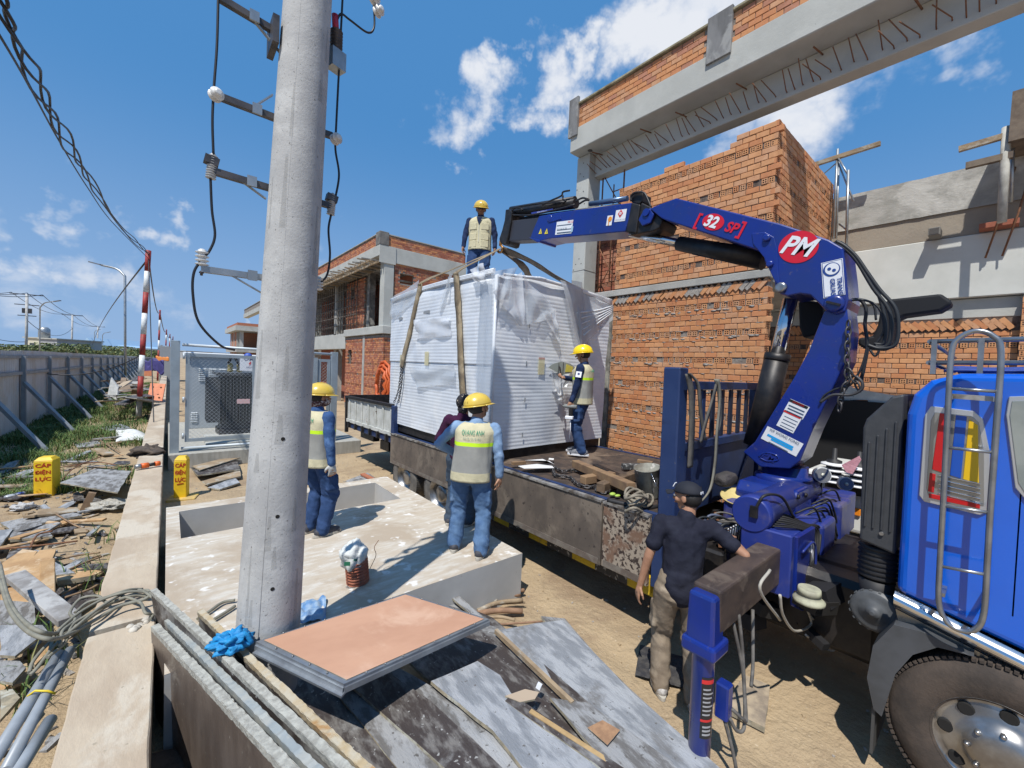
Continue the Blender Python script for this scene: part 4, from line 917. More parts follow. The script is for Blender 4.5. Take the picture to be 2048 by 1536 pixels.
def truck():
    global TRUCK
    t = empty('crane_truck', TILT @ Vector((4.7, 4, 0)), 'blue flatbed truck with folded down side boards and raised knuckle boom crane', 'crane truck'); TRUCK = t
    X0_, X1_ = 3.45, 5.95
    # bed
    TB(X0_+.07, X1_-.06, 1.98, 10.5, 1.10, 1.2).build('bed_deck', deck_m, t)
    TB(X0_+.02, X0_+.068, 1.6, 7.62, 1.06, 1.212).build('bed_side_rail', navy, t, bevel=.004); TB(X1_-.058, X1_, 1.6, 10.5, 1.06, 1.212).build('bed_side_rail', navy, t)
    TB(X0_+.02, X0_+.068, 7.78, 10.55, .98, 1.10).build('bed_side_rail', navy, t, bevel=.004)
    # folded side boards
    def board(y0, y1, m_, z0=.50):
        b = M(); b.box(X0_-.035, X0_+.012, y0, y1, z0, 1.175); o = b.build('side_board', m_, t, bevel=.006)
        k = M(); k.box(X0_-.05, X0_+.015, y0+.002, y1-.002, 1.178, 1.2); k.build('board_edge', mat('worn_edge', (.42,.41,.39), .5, .5, c2=(.12,.10,.08), scale=9), o)
        k = M(); k.box(X0_-.042, X0_-.037, y0+.02, y1-.02, z0+.01, z0+.075); k.build('board_hem', mat('worn_hem', (.22,.195,.165), .7, .2, c2=(.14,.11,.09), scale=8), o)
        return o
    board(2.0, 2.52, camo_m, .53); board(2.54, 4.42, board_m, .52); board(4.44, 7.74, board_m, .60)
    m = TB(X0_-.03, X0_+.03, 1.55, 1.97, .55, 1.19); m.build('corner_plate', navy, t, bevel=.01)
    # bulkhead
    yb = 1.86
    m = M(); m.box(3.46, 3.62, yb-.07, yb+.09, .75, 2.57); m.build('bulkhead_post', navy, t, bevel=.012)
    TB(5.4, 5.55, yb-.07, yb+.07, 1.2, 2.45).build('bulkhead_post', navy, t, bevel=.01)
    TB(3.62, 5.4, yb-.04, yb+.04, 2.37, 2.45).build('top_rail', navy, t, bevel=.006); TB(3.62, 5.4, yb-.05, yb+.05, 1.80, 1.88).build('middle_rail', navy, t, bevel=.006)
    TB(3.62, 5.4, yb-.015, yb+.015, 1.2, 1.8).build('bulkhead_panel', mat('navy_shade', (.018,.04,.12), .55, c2=(.012,.026,.08), scale=3, spots=(.07,.06,.06), sscale=20, sthr=(.7,.78)), t)
    x = 3.82
    while x < 5.3: TB(x, x+.07, yb-.012, yb+.012, 1.885, 2.365).build('bulkhead_bar', navy if x < 4.2 else mat('black_navy', (.012,.018,.04), .6), t, bevel=.003); x += .215
    m = M(); m.prism([(3.64,yb-.016,1.2),(3.64,yb-.016,1.75),(3.70,yb-.016,1.75),(4.0,yb-.016,1.2)], (0,-.02,0)); m.build('gusset', navy, t); 
    m = M(); m.prism([(5.35,yb-.02,1.2),(5.35,yb-.02,1.7),(5.25,yb-.02,1.72),(4.85,yb-.02,1.2)], (0,-.02,0)); m.build('gusset', navy, t)
    # rear raised side section
    wp = mat('chipped_white_panel', (.55,.56,.53), .7, c2=(.42,.43,.40), scale=5, spots=(.10,.05,.03), sscale=13, sthr=(.68,.73), c3=(.3,.22,.16), scale3=4, thr3=(.62,.7))
    TB(3.42, 3.52, 7.62, 7.76, .95, 1.74).build('stake_post', navy, t, bevel=.01); TB(3.43, 3.50, 10.48, 10.56, .85, 1.74).build('stake_post', blk_steel, t)
    o = TB(3.47, 3.49, 7.765, 10.475, 1.12, 1.70).build('white_side_panel', wp, t)
    for k in range(7): TB(3.445, 3.469, 7.80+k*.41, 7.88+k*.41, 1.2, 1.66).build('panel_rib', wp, o, bevel=.008)
    TB(3.44, 3.469, 7.765, 10.475, 1.12, 1.2).build('panel_flange', wp, o, bevel=.005)
    TB(3.42, 3.50, 7.765, 10.56, 1.705, 1.77).build('panel_top_rail', blk_steel, t, bevel=.006)
    TB(3.5, 5.9, 10.48, 10.55, 1.2, 1.78).build('tail_board', blk_steel, t); TB(5.9, 5.95, 7.6, 10.55, 1.2, 1.78).build('far_side_panel', blk_steel, t)
    for k in range(6): TB(3.40, 3.45, 7.95+k*.45, 8.01+k*.45, 1.0, 1.14).build('hinge', blk_steel, t)
    # chassis
    for x in (4.2, 5.1): TB(x, x+.1, -1.5, 10.3, .72, .98).build('chassis_rail', blk_steel, t)
    for y in (2.3, 3.0, 3.7, 4.4, 5.1, 8.2, 9.2, 10.2): TB(3.55, 5.85, y, y+.1, .985, 1.095).build('cross_member', blk_steel, t)
    TB(4.0, 5.4, 3.1, 4.2, .45, .95).build('tool_box', blk_steel, t); TB(3.8, 4.2, 2.2, 3.0, .4, .93).build('fuel_tank', mat('oily_tank', (.04,.038,.036), .5, .3), t, bevel=.03)
    TB(3.62, 3.9, 8.3, 8.75, .70, .9).build('rear_step', blk_steel, t); TB(3.6, 3.75, 9.1, 9.9, .8, .97).build('rear_light_box', blk_steel, t)
    # guard rail in black and yellow
    yel = mat('hazard_yellow', (.62,.42,.02), .7, c2=(.25,.18,.05), scale=12, lo=.5, hi=.7); hz = mat('hazard_black', (.04,.038,.035), .7, c2=(.4,.38,.33), scale=16, lo=.56, hi=.62)
    for zz, h in ((.30, .085),):
        y = 2.05; k = 0
        while y < 5.2: L = .34 if k % 2 == 0 else .42; TB(3.69, 3.73, y, min(5.2, y+L-.003), zz, zz+h).build('guard_rail', yel if k % 2 == 0 else hz, t); y += L; k += 1
    TB(3.735, 3.78, 2.05, 5.2, .29, .40).build('guard_rail_back', blk_steel, t)
    for y in (2.2, 3.6, 5.0): TB(3.74, 3.8, y, y+.06, .4, 1.05).build('rail_bracket', blk_steel, t)
    TB(3.5, 3.56, 2.02, 2.1, .42, .58).build('post_foot', yel, t)
    # wheels
    def wheel(x, y, z, r, w, tm, front=False, label=None):
        o = M(); prof = [(r*.56,.0),(r*.60,-.012),(r*.80,-.02),(r*.93,.0),(r*.985,.03),(r,.05),(r,w-.05),(r*.985,w-.03),(r*.9,w),(r*.56,w)]
        o.lathe((x, y, z), (1,0,0), prof, 64, caps=False); n = 96
        for k in range(n):     # shoulder lugs
            a = 2*math.pi*k/n; c = Vector((x+.05, y+math.cos(a)*(r-.004), z+math.sin(a)*(r-.004)))
            o.obox(c, .085, .016, .018, rotm(a, 0, 0))
        w_ = o.build('wheel', tm, t, label=label)
        rm = M()
        if front:
            rm.lathe((x,y,z), (1,0,0), [(r*.585,-.01),(r*.60,.0),(r*.56,.03),(r*.50,.025),(r*.40,.005),(r*.33,.0),(r*.30,-.03),(r*.20,-.055),(.001,-.06)], 48, caps=False); rm.build('rim', rim_m, w_)
            for k in range(8): a = 2*math.pi*(k+.1)/8; q = M(); q.lathe((x+.012, y+math.cos(a)*r*.45, z+math.sin(a)*r*.45), (-1,0,0), [(.036,-.004),(.036,.004),(.030,.008)], 14); q.build('hand_hole', mat('hole_dark', (.015,.014,.013)), w_)
            for k in range(8): a = 2*math.pi*k/8; q = M(); q.lathe((x-.01, y+math.cos(a)*r*.27, z+math.sin(a)*r*.27), (-1,0,0), [(.014,0),(.014,.04),(.008,.05)], 6); q.build('wheel_nut', rim_m, w_)
        else:
            rm.lathe((x+.0,y,z), (1,0,0), [(r*.575,0),(r*.54,.05),(r*.46,.12),(r*.34,.13),(r*.30,.05),(r*.24,.03),(.001,.025)], 36, caps=False); rm.build('rim', rim_m, w_)
        return w_
    for y in (7.15, 5.87):
        wheel(3.44, y, .43, .50, .24, tyre_m); wheel(3.82, y, .43, .50, .24, tyre_m); wheel(5.6, y, .43, .50, .24, tyre_m)
    m = M(); m.box(3.5, 4.05, 7.74, 7.77, .25, .95); m.build('mud_flap', mat('mud_flap_rubber', (.06,.06,.058), .7), t); m = M(); m.grid(lambda u, v: (3.52+.5*v, 7.15-.62*math.cos(math.pi*u), .44+.60*math.sin(math.pi*u*.999)), 14, 1) if False else None
    wheel(3.46, -.12, .50, .47, .29, dusty_tyre, True, 'big front wheel with bright steel rim')
    # cab
    cab_m = mat('cab_blue_paint', (.004,.115,.62), .17, c2=(.004,.10,.55), scale=1.5, coat=.8, rvar=.04)
    xs = 3.5; L = [(.335,1.18),(.335,2.30),(.31,2.42),(.24,2.51),(.12,2.555),(-.2,2.56),(-1.9,2.5),(-2.0,1.9),(-2.05,.95),(-.75,.95)]
    m = M(); m.prism([(xs, y, z) for y, z in L], (2.4,0,0)); m.build('cab_shell', cab_m, t, bevel=.045, seg=4)
    m = M(); m.grid(lambda u, v: (xs+.02-.06*math.sin(math.pi*min(1,.12+.88*v)), .34-1.04*u, (1.19-.25*u)*(1-v)+(1.075-.245*u)*v), 20, 12); m.build('chrome_sill', chrome, t)
    m = M(); m.prism([(xs+.02, y, z) for y, z in ((.335,1.07),(.32,1.0),(-.7,.74),(-.7,.82))][::-1], (.3,0,0)); m.build('sill_trim', mat('smoked_chrome', (.30,.29,.26), .25, .8), t)
    TB(xs+.0, xs+.05, -.128, -.122, 1.25, 2.5).build('door_gap', black, t)
    # side lamp window in red, blue and yellow
    def panel(pts, x0, th, name, m_, par): m = M(); m.prism([(x0, p.y, p.z) for p in pts], (th,0,0)); return m.build(name, m_, par, bevel=.003)
    pp = lambda *q: [T(px, py, x=3.49) for px, py in q]
    w = panel(pp((1862,812),(1948,822),(1966,838),(1980,905),(1978,1022),(1960,1030),(1848,1003),(1838,990),(1850,830)), 3.485, .03, 'side_window', mat('trim_chrome', (.50,.52,.55), .22, .55), t)
    panel(pp((1870,824),(1944,832),(1958,845),(1968,905),(1968,1012),(1856,990),(1853,975),(1862,840)), 3.482, .004, 'window_pane', mat('mirror_glass', (.30,.31,.31), .15, .6), w)
    panel(pp((1880,826),(1898,828),(1884,945),(1864,938)), 3.478, .004, 'red_stripe', mat('lens_red', (.50,.012,.015), .25), w)
    panel(pp((1912,830),(1934,833),(1922,957),(1900,950)), 3.478, .004, 'blue_stripe', mat('lens_blue', (.01,.08,.42), .25), w)
    panel(pp((1938,838),(1956,850),(1958,968),(1926,958)), 3.478, .004, 'yellow_stripe', mat('lens_yellow', (.75,.46,.01), .25), w)
    panel(pp((1860,945),(1872,948),(1868,985),(1856,982)), 3.478, .004, 'red_stripe', MATS['lens_red'], w); panel(pp((1858,986),(1960,1008),(1960,1017),(1858,995)), 3.477, .004, 'red_stripe', MATS['lens_red'], w)
    for k in range(5): panel(pp((1876,948+9*k),(1962,966+10*k),(1962,969+10*k),(1876,951+9*k)), 3.474, .006, 'chrome_slat', chrome, w)
    w = panel(pp((2018,793),(2120,790),(2130,1060),(2060,1010),(2030,975),(2012,830)), 3.486, .03, 'door_window', MATS['trim_chrome'], t)
    panel(pp((2024,802),(2115,800),(2120,1040),(2058,998),(2036,965),(2019,832)), 3.482, .004, 'window_pane', mat('cab_glass', (.34,.38,.37), .08, .3, c2=(.24,.28,.28), scale=3), w)
    # ladder
    al = mat('ladder_tube', (.36,.375,.39), .32, .8, c2=(.27,.28,.29), scale=9, rvar=.1); q = lambda px, py, x=3.36: T(px, py, x=x)
    m = M(); m.tube(bez([q(1880,1120), q(1889,960), q(1897,800), q(1903,705), q(1918,676), q(1952,662), q(1986,672), q(2002,705), q(1993,850), q(1982,1000), q(1975,1120), q(1968,1225), q(1952,1258), q(1925,1262), q(1895,1245), q(1878,1205), q(1880,1120)], 6), .0135, 12, caps=False); lad = m.build('ladder', al, t)
    for ya, yb_ in ((777,783),(895,905),(1012,1026),(1133,1150)): m = M(); m.tube([q(1900-(ya-777)*.045,ya), q(1994-(ya-777)*.05,yb_)], .009, 8); m.build('ladder_rung', al, lad)
    for yy in (792,): m = M(); m.bar(T(1903,yy,x=3.42), T(1988,yy+6,x=3.42), .006, .028); m.build('ladder_bracket', MATS['worn_edge'], lad); 
    for px_, py_ in ((1900,795),(1992,800),(1885,1190),(1968,1205)): m = M(); a_ = q(px_,py_); m.bar(a_, a_+Vector((.15,0,0)), .02, .02); m.build('ladder_standoff', al, lad)
    # roof rack
    for z in (2.62, 2.75):
        m = M(); m.tube([(3.6, .26, z), (3.6, -1.6, z)], .014, 8); m.tube([(3.6, .26, z), (5.7, .26, z)], .014, 8); m.build('roof_rack_rail', al, t)
    for y in (.24, .05, -.3): TB(3.585, 3.615, y-.012, y+.012, 2.55, 2.76).build('rack_upright', al, t)
    m = M(); m.grid(lambda u, v: (3.68+1.6*v, .20-1.2*u, 2.57+.06*math.sin(math.pi*v)*(.7+.4*mnoise.noise(Vector((u*5,v*5,0))))), 20, 14); m.build('roof_tarp', mat('blue_tarp', (.03,.07,.32), .6, c2=(.02,.05,.24), scale=6, bump=.01), t, solid=.01)
    TB(3.55, 3.7, -.34, -.12, 2.60, 2.72).build('roof_lamp_box', MATS['sign_white'], t, bevel=.02); M().ball((3.545, -.2, 2.66), .035, 12, 8).build('red_beacon', MATS['lens_red'], t)
    # intake snorkel
    sn = mat('grey_plastic', (.040,.043,.048), .55, c2=(.05,.053,.058), scale=20, bump=.0006, bscale=180)
    m = M(); m.prism([(3.60, y, z) for y, z in ((.36,2.42),(.42,2.40),(.54,2.24),(.555,2.18),(.54,1.42),(.36,1.38))], (.55,0,0)); s_ = m.build('air_intake', sn, t, bevel=.015, seg=2)
    for k in range(4): TB(3.588, 3.602, .385+k*.042, .397+k*.042, 1.52, 2.24-.05*k).build('intake_rib', sn, s_, bevel=.004)
    m = M(); m.lathe((3.585,.43,1.5), (1,0,0), [(.012,0),(.012,.02)], 10); m.build('rubber_plug', rim_m, s_)
    m = M(); prof = []
    for k in range(7): prof += [(.095, k*.032), (.108, k*.032+.012), (.095, k*.032+.028)]
    m.lathe((3.74,.46,1.16), (0,0,1), prof, 24); m.build('bellows', black, t)
    m = M(); m.lathe((3.74,.46,.95), (0,0,1), [(.07,0),(.10,.2)], 20); m.build('duct', black, t)
    m = M(); m.lathe((3.62,.45,.96), (1,-.1,0), [(.012,-.04),(.02,-.03),(.035,-.03),(.04,-.008),(.075,-.014),(.08,-.006),(.10,-.012),(.118,0),(.13,0),(.13,.42)], 36); f_ = m.build('air_filter', mat('filter_grey', (.07,.075,.08), .5, c2=(.10,.105,.11), scale=10), t)
    for k in range(18): a = 2*math.pi*k/18; m = M(); m.obox((3.64,.45+math.cos(a)*.133,.96+math.sin(a)*.133), .03, .005, .014, rotm(a,0,0)); m.build('filter_clip', MATS['filter_grey'], f_)
    # mudguard
    mg = mat('mudguard_plastic', (.075,.08,.088), .5, c2=(.055,.058,.062), scale=5)
    m = M(); pts = [(.40,.42),(.44,.60),(.42,.82),(.33,1.0),(.20,1.02),(.02,.98)]; inn = [(-.0,.985),(.14,.96),(.24,.86),(.31,.70),(.34,.52),(.36,.40)]
    m.prism([(3.44, y, z) for y, z in pts+inn][::-1], (.5,0,0)); m.build('mudguard', mg, t, bevel=.015)
    TB(3.46, 3.9, .395, .41, .12, .42).build('mud_flap', mat('mud_flap_rubber', (.06,.06,.058)), t)
    # black block painting the wheel arch shade, engine bits below the cab
    TB(3.75, 5.6, -1.2, .25, .62, .93).build('arch_dark_block', black, t); 
    rr = random.Random(21)
    for k in range(26):
        x, y, z = rr.uniform(3.75,4.6), rr.uniform(.7,1.8), rr.uniform(.45,.95); m = M()
        if k % 3: m.obox((x,y,z), rr.uniform(.06,.25), rr.uniform(.05,.3), rr.uniform(.04,.15), rotm(rr.uniform(-.3,.3), rr.uniform(-.3,.3), rr.uniform(-.6,.6)))
        else: m.tube(bez([(x,y,z),(x+rr.uniform(-.3,.3),y+.1,z-.12),(x+rr.uniform(-.3,.3),y-.3,z)], 5), .012, 6)
        m.build('undercarriage_part', [blk_steel, black, MATS['oily_tank']][k%3], t)
    mm = M(); mm.box(3.95,5.2,.45,1.85,.40,.98); mm.build('gearbox', blk_steel, t, bevel=.05)
    # greenish disc reservoir and pipes under the outrigger
    m = M(); c = T(1618,1195,y=.82); m.lathe(c, (0,0,-1), [(.07,-.07),(.075,-.03),(.06,-.025),(.085,0),(.10,.012),(.10,.03),(.06,.05)], 24); m.build('brake_booster', mat('dusty_green_cap', (.42,.42,.30), .7, c2=(.3,.29,.22), scale=14), t)
    for pts in (((1560,1190),(1566,1230),(1590,1262),(1622,1248),(1612,1212)), ((1620,1232),(1650,1262),(1668,1300),(1640,1292),(1612,1270)), ((1700,1165),(1760,1180),(1790,1190)), ((1540,1140),(1520,1180),(1560,1240))):
        m = M(); m.tube(bez([T(a, b, y=.86) for a, b in pts], 6), .009, 7); m.build('air_line', mat('pale_hose', (.40,.37,.31), .6), t)
    # ---- crane base
    cb = crane_dirty
    m = M(); m.lathe(T(1565,1015,y=1.36)-Vector((0,0,.06)), (0,0,1), [(.30,0),(.26,.05),(.215,.10),(.21,.30),(.235,.31),(.235,.335),(.205,.34),(.205,.37),(.235,.375),(.235,.40),(.2,.41),(.2,.50)], 32); m.build('slewing_column', crane_m, t)
    m = M(); m.box(4.05, 5.1, 1.12, 1.62, 1.0, 1.34); m.build('crane_base_frame', cb, t, bevel=.03, seg=2)
    m = M(); m.lathe((3.60,1.22,1.40), (1,0,0), [(.135,0),(.148,.02),(.148,.1),(.135,.12),(.135,1.5),(.09,1.52)], 28); o = m.build('slew_rack_cylinder', cb, t)
    M().obox((3.59,1.19,1.43), .03, .055, .09).build('sensor_box', blk_steel, o); m = M(); m.tube(bez([(3.59,1.18,1.46),(3.62,1.13,1.57),(3.85,1.08,1.53),(4.0,1.03,1.35)], 6), .011, 6); m.build('sensor_cable', black, o)
    m = M(); m.prism([(x, 1.09, z) for x, z in ((4.30,1.0),(4.24,1.42),(4.32,1.50),(4.62,1.50),(4.82,1.25),(4.88,1.0))][::-1], (0,.5,0)); m.build('base_cheek', crane_m, t, bevel=.02, seg=2)
    for x, z in ((4.28,1.46),(4.27,1.16),(4.5,1.44)): m = M(); m.lathe((x,1.085,z), (0,-1,0), [(.022,0),(.022,.012),(.012,.02)], 8); m.build('base_bolt', blk_steel, t)
    # outrigger box and beam (runs across the truck)
    m = M(); m.box(3.64, 5.9, .96, 1.26, .86, 1.27); ob_ = m.build('outrigger_housing', cb, t, bevel=.015, seg=2)
    m = M(); m.prism([(3.66+.0, .955, z) for z in ()] , (0,0,0)) if False else None
    m = M(); m.prism([(3.70,.95,1.29),(4.16,.95,1.27),(4.16,.95,.70),(3.96,.95,.62),(3.72,.95,.74)][::-1], (0,-.035,0)); m.build('housing_plate', crane_m, t, bevel=.008); TB(3.61, 3.69, .93, 1.29, .83, 1.31).build('housing_collar', cb, t, bevel=.01)
    m = M(); m.tube(bez([(3.78,.90,1.16),(4.02,.895,1.18),(4.10,.89,1.08),(4.10,.89,.90),(4.0,.89,.84),(3.82,.89,.88)], 6), .009, 7); m.build('lock_handle', cb, t)
    TB(4.05, 4.11, .905, .93, .88, 1.16).build('side_reflector', MATS['sign_white'], t, bevel=.004)
    for x0, z0 in ((4.35,.78),(4.95,.85)): TB(x0, x0+.42, .90, 1.12, z0, z0+.46).build('valve_cover', cb, t, bevel=.03, seg=2)
    m = M(); m.box(2.57, 3.7, 1.0, 1.17, .91, 1.19); o = m.build('outrigger_beam', mat('worn_brown_steel', (.105,.075,.06), .6, .3, c2=(.06,.045,.04), scale=6, stretch=(.5,1,1), bump=.001, c3=(.15,.115,.09), scale3=4, rvar=.1), t, bevel=.015, seg=2)
    c = Vector((2.64, 1.085, 0)) + Vector((-.0,0,0))
    m = M(); m.obox(c+Vector((-.07,0,1.0)), .155, .175, .32, None, 0, .90); o = m.build('outrigger_leg', crane_m, t, bevel=.02, seg=2)
    m = M(); m.obox(c+Vector((-.06,0,.83)), .21, .21, .09); m.build('leg_collar', crane_m, o, bevel=.02, seg=2)
    m = M(); m.lathe(c+Vector((-.07,0,.82)), (0,0,-1), [(.085,0),(.066,.05),(.064,.70),(.048,.72),(.04,.72),(.04,.80),(.09,.80),(.10,.83)], 28); m.build('leg_cylinder', crane_m, o)
    ang = math.radians(205); n_ = Vector((-.55,-.83,0)).normalized()
    sx = c+Vector((-.07,0,0)); u_ = Vector((n_.y*-1, n_.x, 0))
    def wrap(z0, z1, m_, name, dr=.0665, a0=-.6, a1=.6):
        q_ = M(); q_.grid(lambda u, v: sx + (n_*math.cos(a0+(a1-a0)*u) + u_*math.sin(a0+(a1-a0)*u))*dr + Vector((0,0,z0+(z1-z0)*v)), 10, 1); return q_.build(name, m_, o)
    wrap(.28, .66, mat('label_black', (.02,.02,.022), .4), 'warning_label'); wrap(.62,.645, MATS['sign_red'], 'label_bar', .0675); wrap(.385,.40, MATS['sign_red'], 'label_bar', .0675)
    for k in range(7): wrap(.425+k*.026, .435+k*.026, mat('label_grey', (.35,.35,.36), .6), 'label_line', .0675, -.45, .25+.15*((k*7)%3))
    for k in range(3): wrap(.30+k*.024, .312+k*.024, MATS['label_grey'], 'label_line', .0675, -.4, .4)
    TB(2.62,2.70,.95,1.03,.38,.60).build('valve_block', crane_m, o, bevel=.01); 
    for pts in (((2.68,.95,.45),(2.72,.90,.40),(2.78,.9,.36),(2.82,.93,.5),(2.86,.97,.75),(2.86,1.0,.95)), ((2.66,.95,.40),(2.70,.92,.32),(2.76,.9,.34),(2.84,.95,.6),(2.83,1.02,.9)), ((2.64,.97,.38),(2.66,.92,.2),(2.66,.90,.08),(2.60,.94,.05),(2.57,1.0,.12)), ((3.1,1.0,.9),(3.0,.95,.6),(2.9,.92,.5))):
        m = M(); m.tube(bez(pts, 7), .011, 7); m.build('hydraulic_hose', mat('dusty_hose', (.16,.15,.135), .7, c2=(.07,.065,.06), scale=9), o)
    # ---- boom parts: outlines lie in the truck's middle plane
    def slab(pxs, x, th, name, m_, par=t, bev=.012, side=None):
        m = M(); m.prism([T(a, b, x=x) for a, b in pxs][::-1], (th,0,0)); return m.build(name, m_, par, bevel=bev, seg=2)
    XN = 4.52
    col = slab(((1648,622),(1693,612),(1698,660),(1692,722),(1657,794),(1625,860),(1600,922),(1579,938),(1520,934),(1486,904),(1509,884),(1556,807),(1588,755),(1618,700)), XN, .40, 'crane_column', crane_m)
    m = M(); m.lathe(T(1560,950,x=4.72)-Vector((0,0,.10)), (0,0,1), [(.20,0),(.22,.02),(.22,.10),(.18,.12)], 28); m.build('column_foot', crane_m, t)
    kn = slab(((1300,418),(1307,413),(1352,396),(1563,448),(1600,460),(1657,479),(1686,496),(1692,545),(1697,600),(1690,622),(1672,629),(1652,622),(1637,606),(1620,590),(1600,587),(1575,592),(1560,588),(1550,575),(1546,549),(1530,525),(1524,503),(1330,440),(1322,436)), XN-.03, .46, 'inner_boom', crane_m)
    slab(((1503,466),(1530,464),(1548,474),(1555,500),(1556,540),(1560,575),(1548,560),(1536,535),(1528,515),(1506,488)), XN-.040, .012, 'boom_cheek', crane_m, kn, .006)
    for px, py, r_ in ((1535,477,.035),(1541,529,.032),(1563,576,.05)): m = M(); p_ = T(px,py,x=XN-.03); m.lathe(p_, (-1,0,0), [(r_,0),(r_,.03),(r_*.7,.04),(r_*.5,.04)], 18); m.build('pivot_pin', crane_m if r_ < .045 else rim_m, kn)
    m = M(); p_ = T(1669,608,x=XN-.03); m.lathe(p_, (-1,0,0), [(.075,0),(.075,.025),(.05,.03)], 24); m.build('pivot_pin', crane_m, kn); M().bar(p_+Vector((-.035,-.05,-.02)), p_+Vector((-.035,.05,.02)), .03, .02).build('grease_bar', blk_steel, kn)
    # luffing cylinder between column and knuckle
    cx = 4.72
    m = M(); m.tube([T(1512,890,x=cx), T(1556,706,x=cx)], [.12,.11], 20); o = m.build('lift_cylinder', blk_steel, t); m = M(); m.tube([T(1553,715,x=cx), T(1581,598,x=cx)], .065, 18); m.build('cylinder_rod', chrome, o)
    m = M(); m.lathe(T(1556,706,x=cx)-Vector((0,0,.01)), T(1581,598,x=cx)-T(1553,715,x=cx), [(.115,-.06),(.118,-.05),(.118,0),(.07,.01)], 20); m.build('cylinder_gland', blk_steel, o)
    # fly cylinder under the inner boom
    m = M(); m.tube([T(1530,520,x=cx), T(1358,487,x=cx)], [.105,.085], 20); o = m.build('fly_cylinder', blk_steel, t); m = M(); m.tube([T(1362,488,x=cx), T(1262,467,x=cx)], .052, 16); m.build('cylinder_rod', chrome, o)
    m = M(); a_, b_ = T(1385,508,x=cx-.1), T(1475,528,x=cx-.1); m.tube([a_, b_], .007, 6); m.build('steel_pipe', blk_steel, o)
    # hinge links
    slab(((1283,405),(1300,413),(1325,440),(1318,456),(1305,462),(1262,470),(1252,462),(1270,440)), XN+.02, .36, 'hinge_link', blk_steel); slab(((1284,425),(1300,415),(1308,428),(1300,446),(1284,452),(1276,440)), XN-.02, .03, 'hinge_cheek', crane_m)
    m = M(); p_ = T(1293,425,x=XN-.02); m.lathe(p_, (-1,0,0), [(.045,0),(.045,.02)], 16); m.build('pivot_pin', crane_m, t)
    # outer boom
    ou = slab(((1078,432),(1120,424),(1263,405),(1257,440),(1250,463),(1100,477),(1080,482),(1060,477),(1066,460)), XN, .36, 'outer_boom', crane_m)
    slab(((1263.5,405),(1280,409),(1272,466),(1251,463)), XN-.005, .37, 'boom_end_cap', blk_steel, ou)
    slab(((1095,434),(1120,431),(1122,438),(1097,445)), XN-.012, .012, 'boom_pad', crane_m, ou, .004); m = M(); m.lathe(T(1100,437,x=XN), (-1,0,0), [(.05,0),(.05,.012),(.035,.014)], 18); m.build('boom_boss', crane_m, ou)
    slab(((1056,474),(1080,480),(1079,485),(1072,484)), XN-.01, .38, 'wear_shoe', crane_m, ou)
    ex = slab(((1024,441),(1080,434),(1078,479),(1018,482)), XN+.06, .24, 'boom_extension', mat('charcoal_steel', (.045,.045,.055), .45, .2), t)
    slab(((1011,419),(1018,418),(1023,424),(1021,445),(1016,470),(1011,488),(1006,490),(1000,485),(998,478),(1004,460),(1009,440)), XN+.02, .32, 'boom_head', blk_steel, t)
    slab(((1012,478),(1024,477),(1020,488),(1014,492)), XN+.1, .16, 'head_stop', blk_steel, t)
    for a_, b_, r_, n_2 in (((1020,427),(1152,407),.075,'extension_cylinder'),((1022,419),(1150,399),.05,'extension_cylinder'),((1040,438),(1240,411),.03,'oil_pipe')):
        m = M(); m.tube([T(*a_,x=XN+.16), T(*b_,x=XN+.16)], r_, 14); m.build(n_2, blk_steel, t)
    m = M(); m.tube([T(1180,408,x=XN+.16), T(1255,397,x=XN+.16)], .035, 12); m.build('cylinder_rod', mat('blue_tube', (.10,.16,.26), .3, .5), t)
    for pts in (((1085,410),(1100,402),(1122,392),(1126,384),(1139,381)),((1126,391),(1126,398),(1132,402)),((1152,402),(1165,396),(1176,398)),((1158,408),(1170,401),(1178,400)),((1022,424),(1030,416),(1040,416),(1045,420)),((1022,430),(1060,430),(1110,420),(1150,409)),((1025,416),(1070,408),(1130,404)),((1262,402),(1262,392),(1272,385),(1288,386),(1296,400),(1302,415))):
        m = M(); m.tube(bez([T(a,b,x=XN+.05) for a, b in pts], 6), .014, 7); m.build('hydraulic_hose', blk_steel, ou)
    slab(((1262,390),(1276,384),(1286,386),(1284,402),(1278,409),(1262,404)), XN+.08, .2, 'hose_block', blk_steel, ou)
    o = slab(((1062,425),(1105,417),(1106,421),(1063,430)), XN+.07, .01, 'blue_name_strip', mat('strip_blue', (.03,.05,.3), .4), ou); dirb = (T(1263,405,x=XN)-T(1078,432,x=XN)); 
    lettering('AUTO HYDRAULIC', ou, T(1084,423.5,x=XN+.06), dirb, Vector((0,0,1)), .022, MATS['sign_white'], squeeze=.9)
    # decals on the outer boom
    def along(a_, b_): 
        u = (b_-a_); u.x = 0; u.normalize(); return u, Vector((0, -u.z, u.y)) if u.y > 0 else Vector((0, u.z, -u.y))
    u1, v1 = along(T(1078,470,x=XN), T(1250,452,x=XN)); 
    if v1.z < 0: v1 = -v1
    def decal(par, px, py, w, h, m_, x, name='decal', off=.004, rot=None):
        u, v = (u1, v1) if rot is None else rot; c = T(px, py, x=x-off); m = M()
        m.add([c-u*w/2-v*h/2, c+u*w/2-v*h/2, c+u*w/2+v*h/2, c-u*w/2+v*h/2], [(0,1,2,3)]); return m.build(name, m_, par)
    dw = mat('decal_white', (.75,.77,.80), .35)
    decal(ou, 1128, 455, .34, .19, dw, XN); inkb = mat('decal_ink', (.06,.10,.16), .5)
    for k in range(2): decal(ou, 1128, 450+k*9, .30, .012, inkb, XN, off=.006)
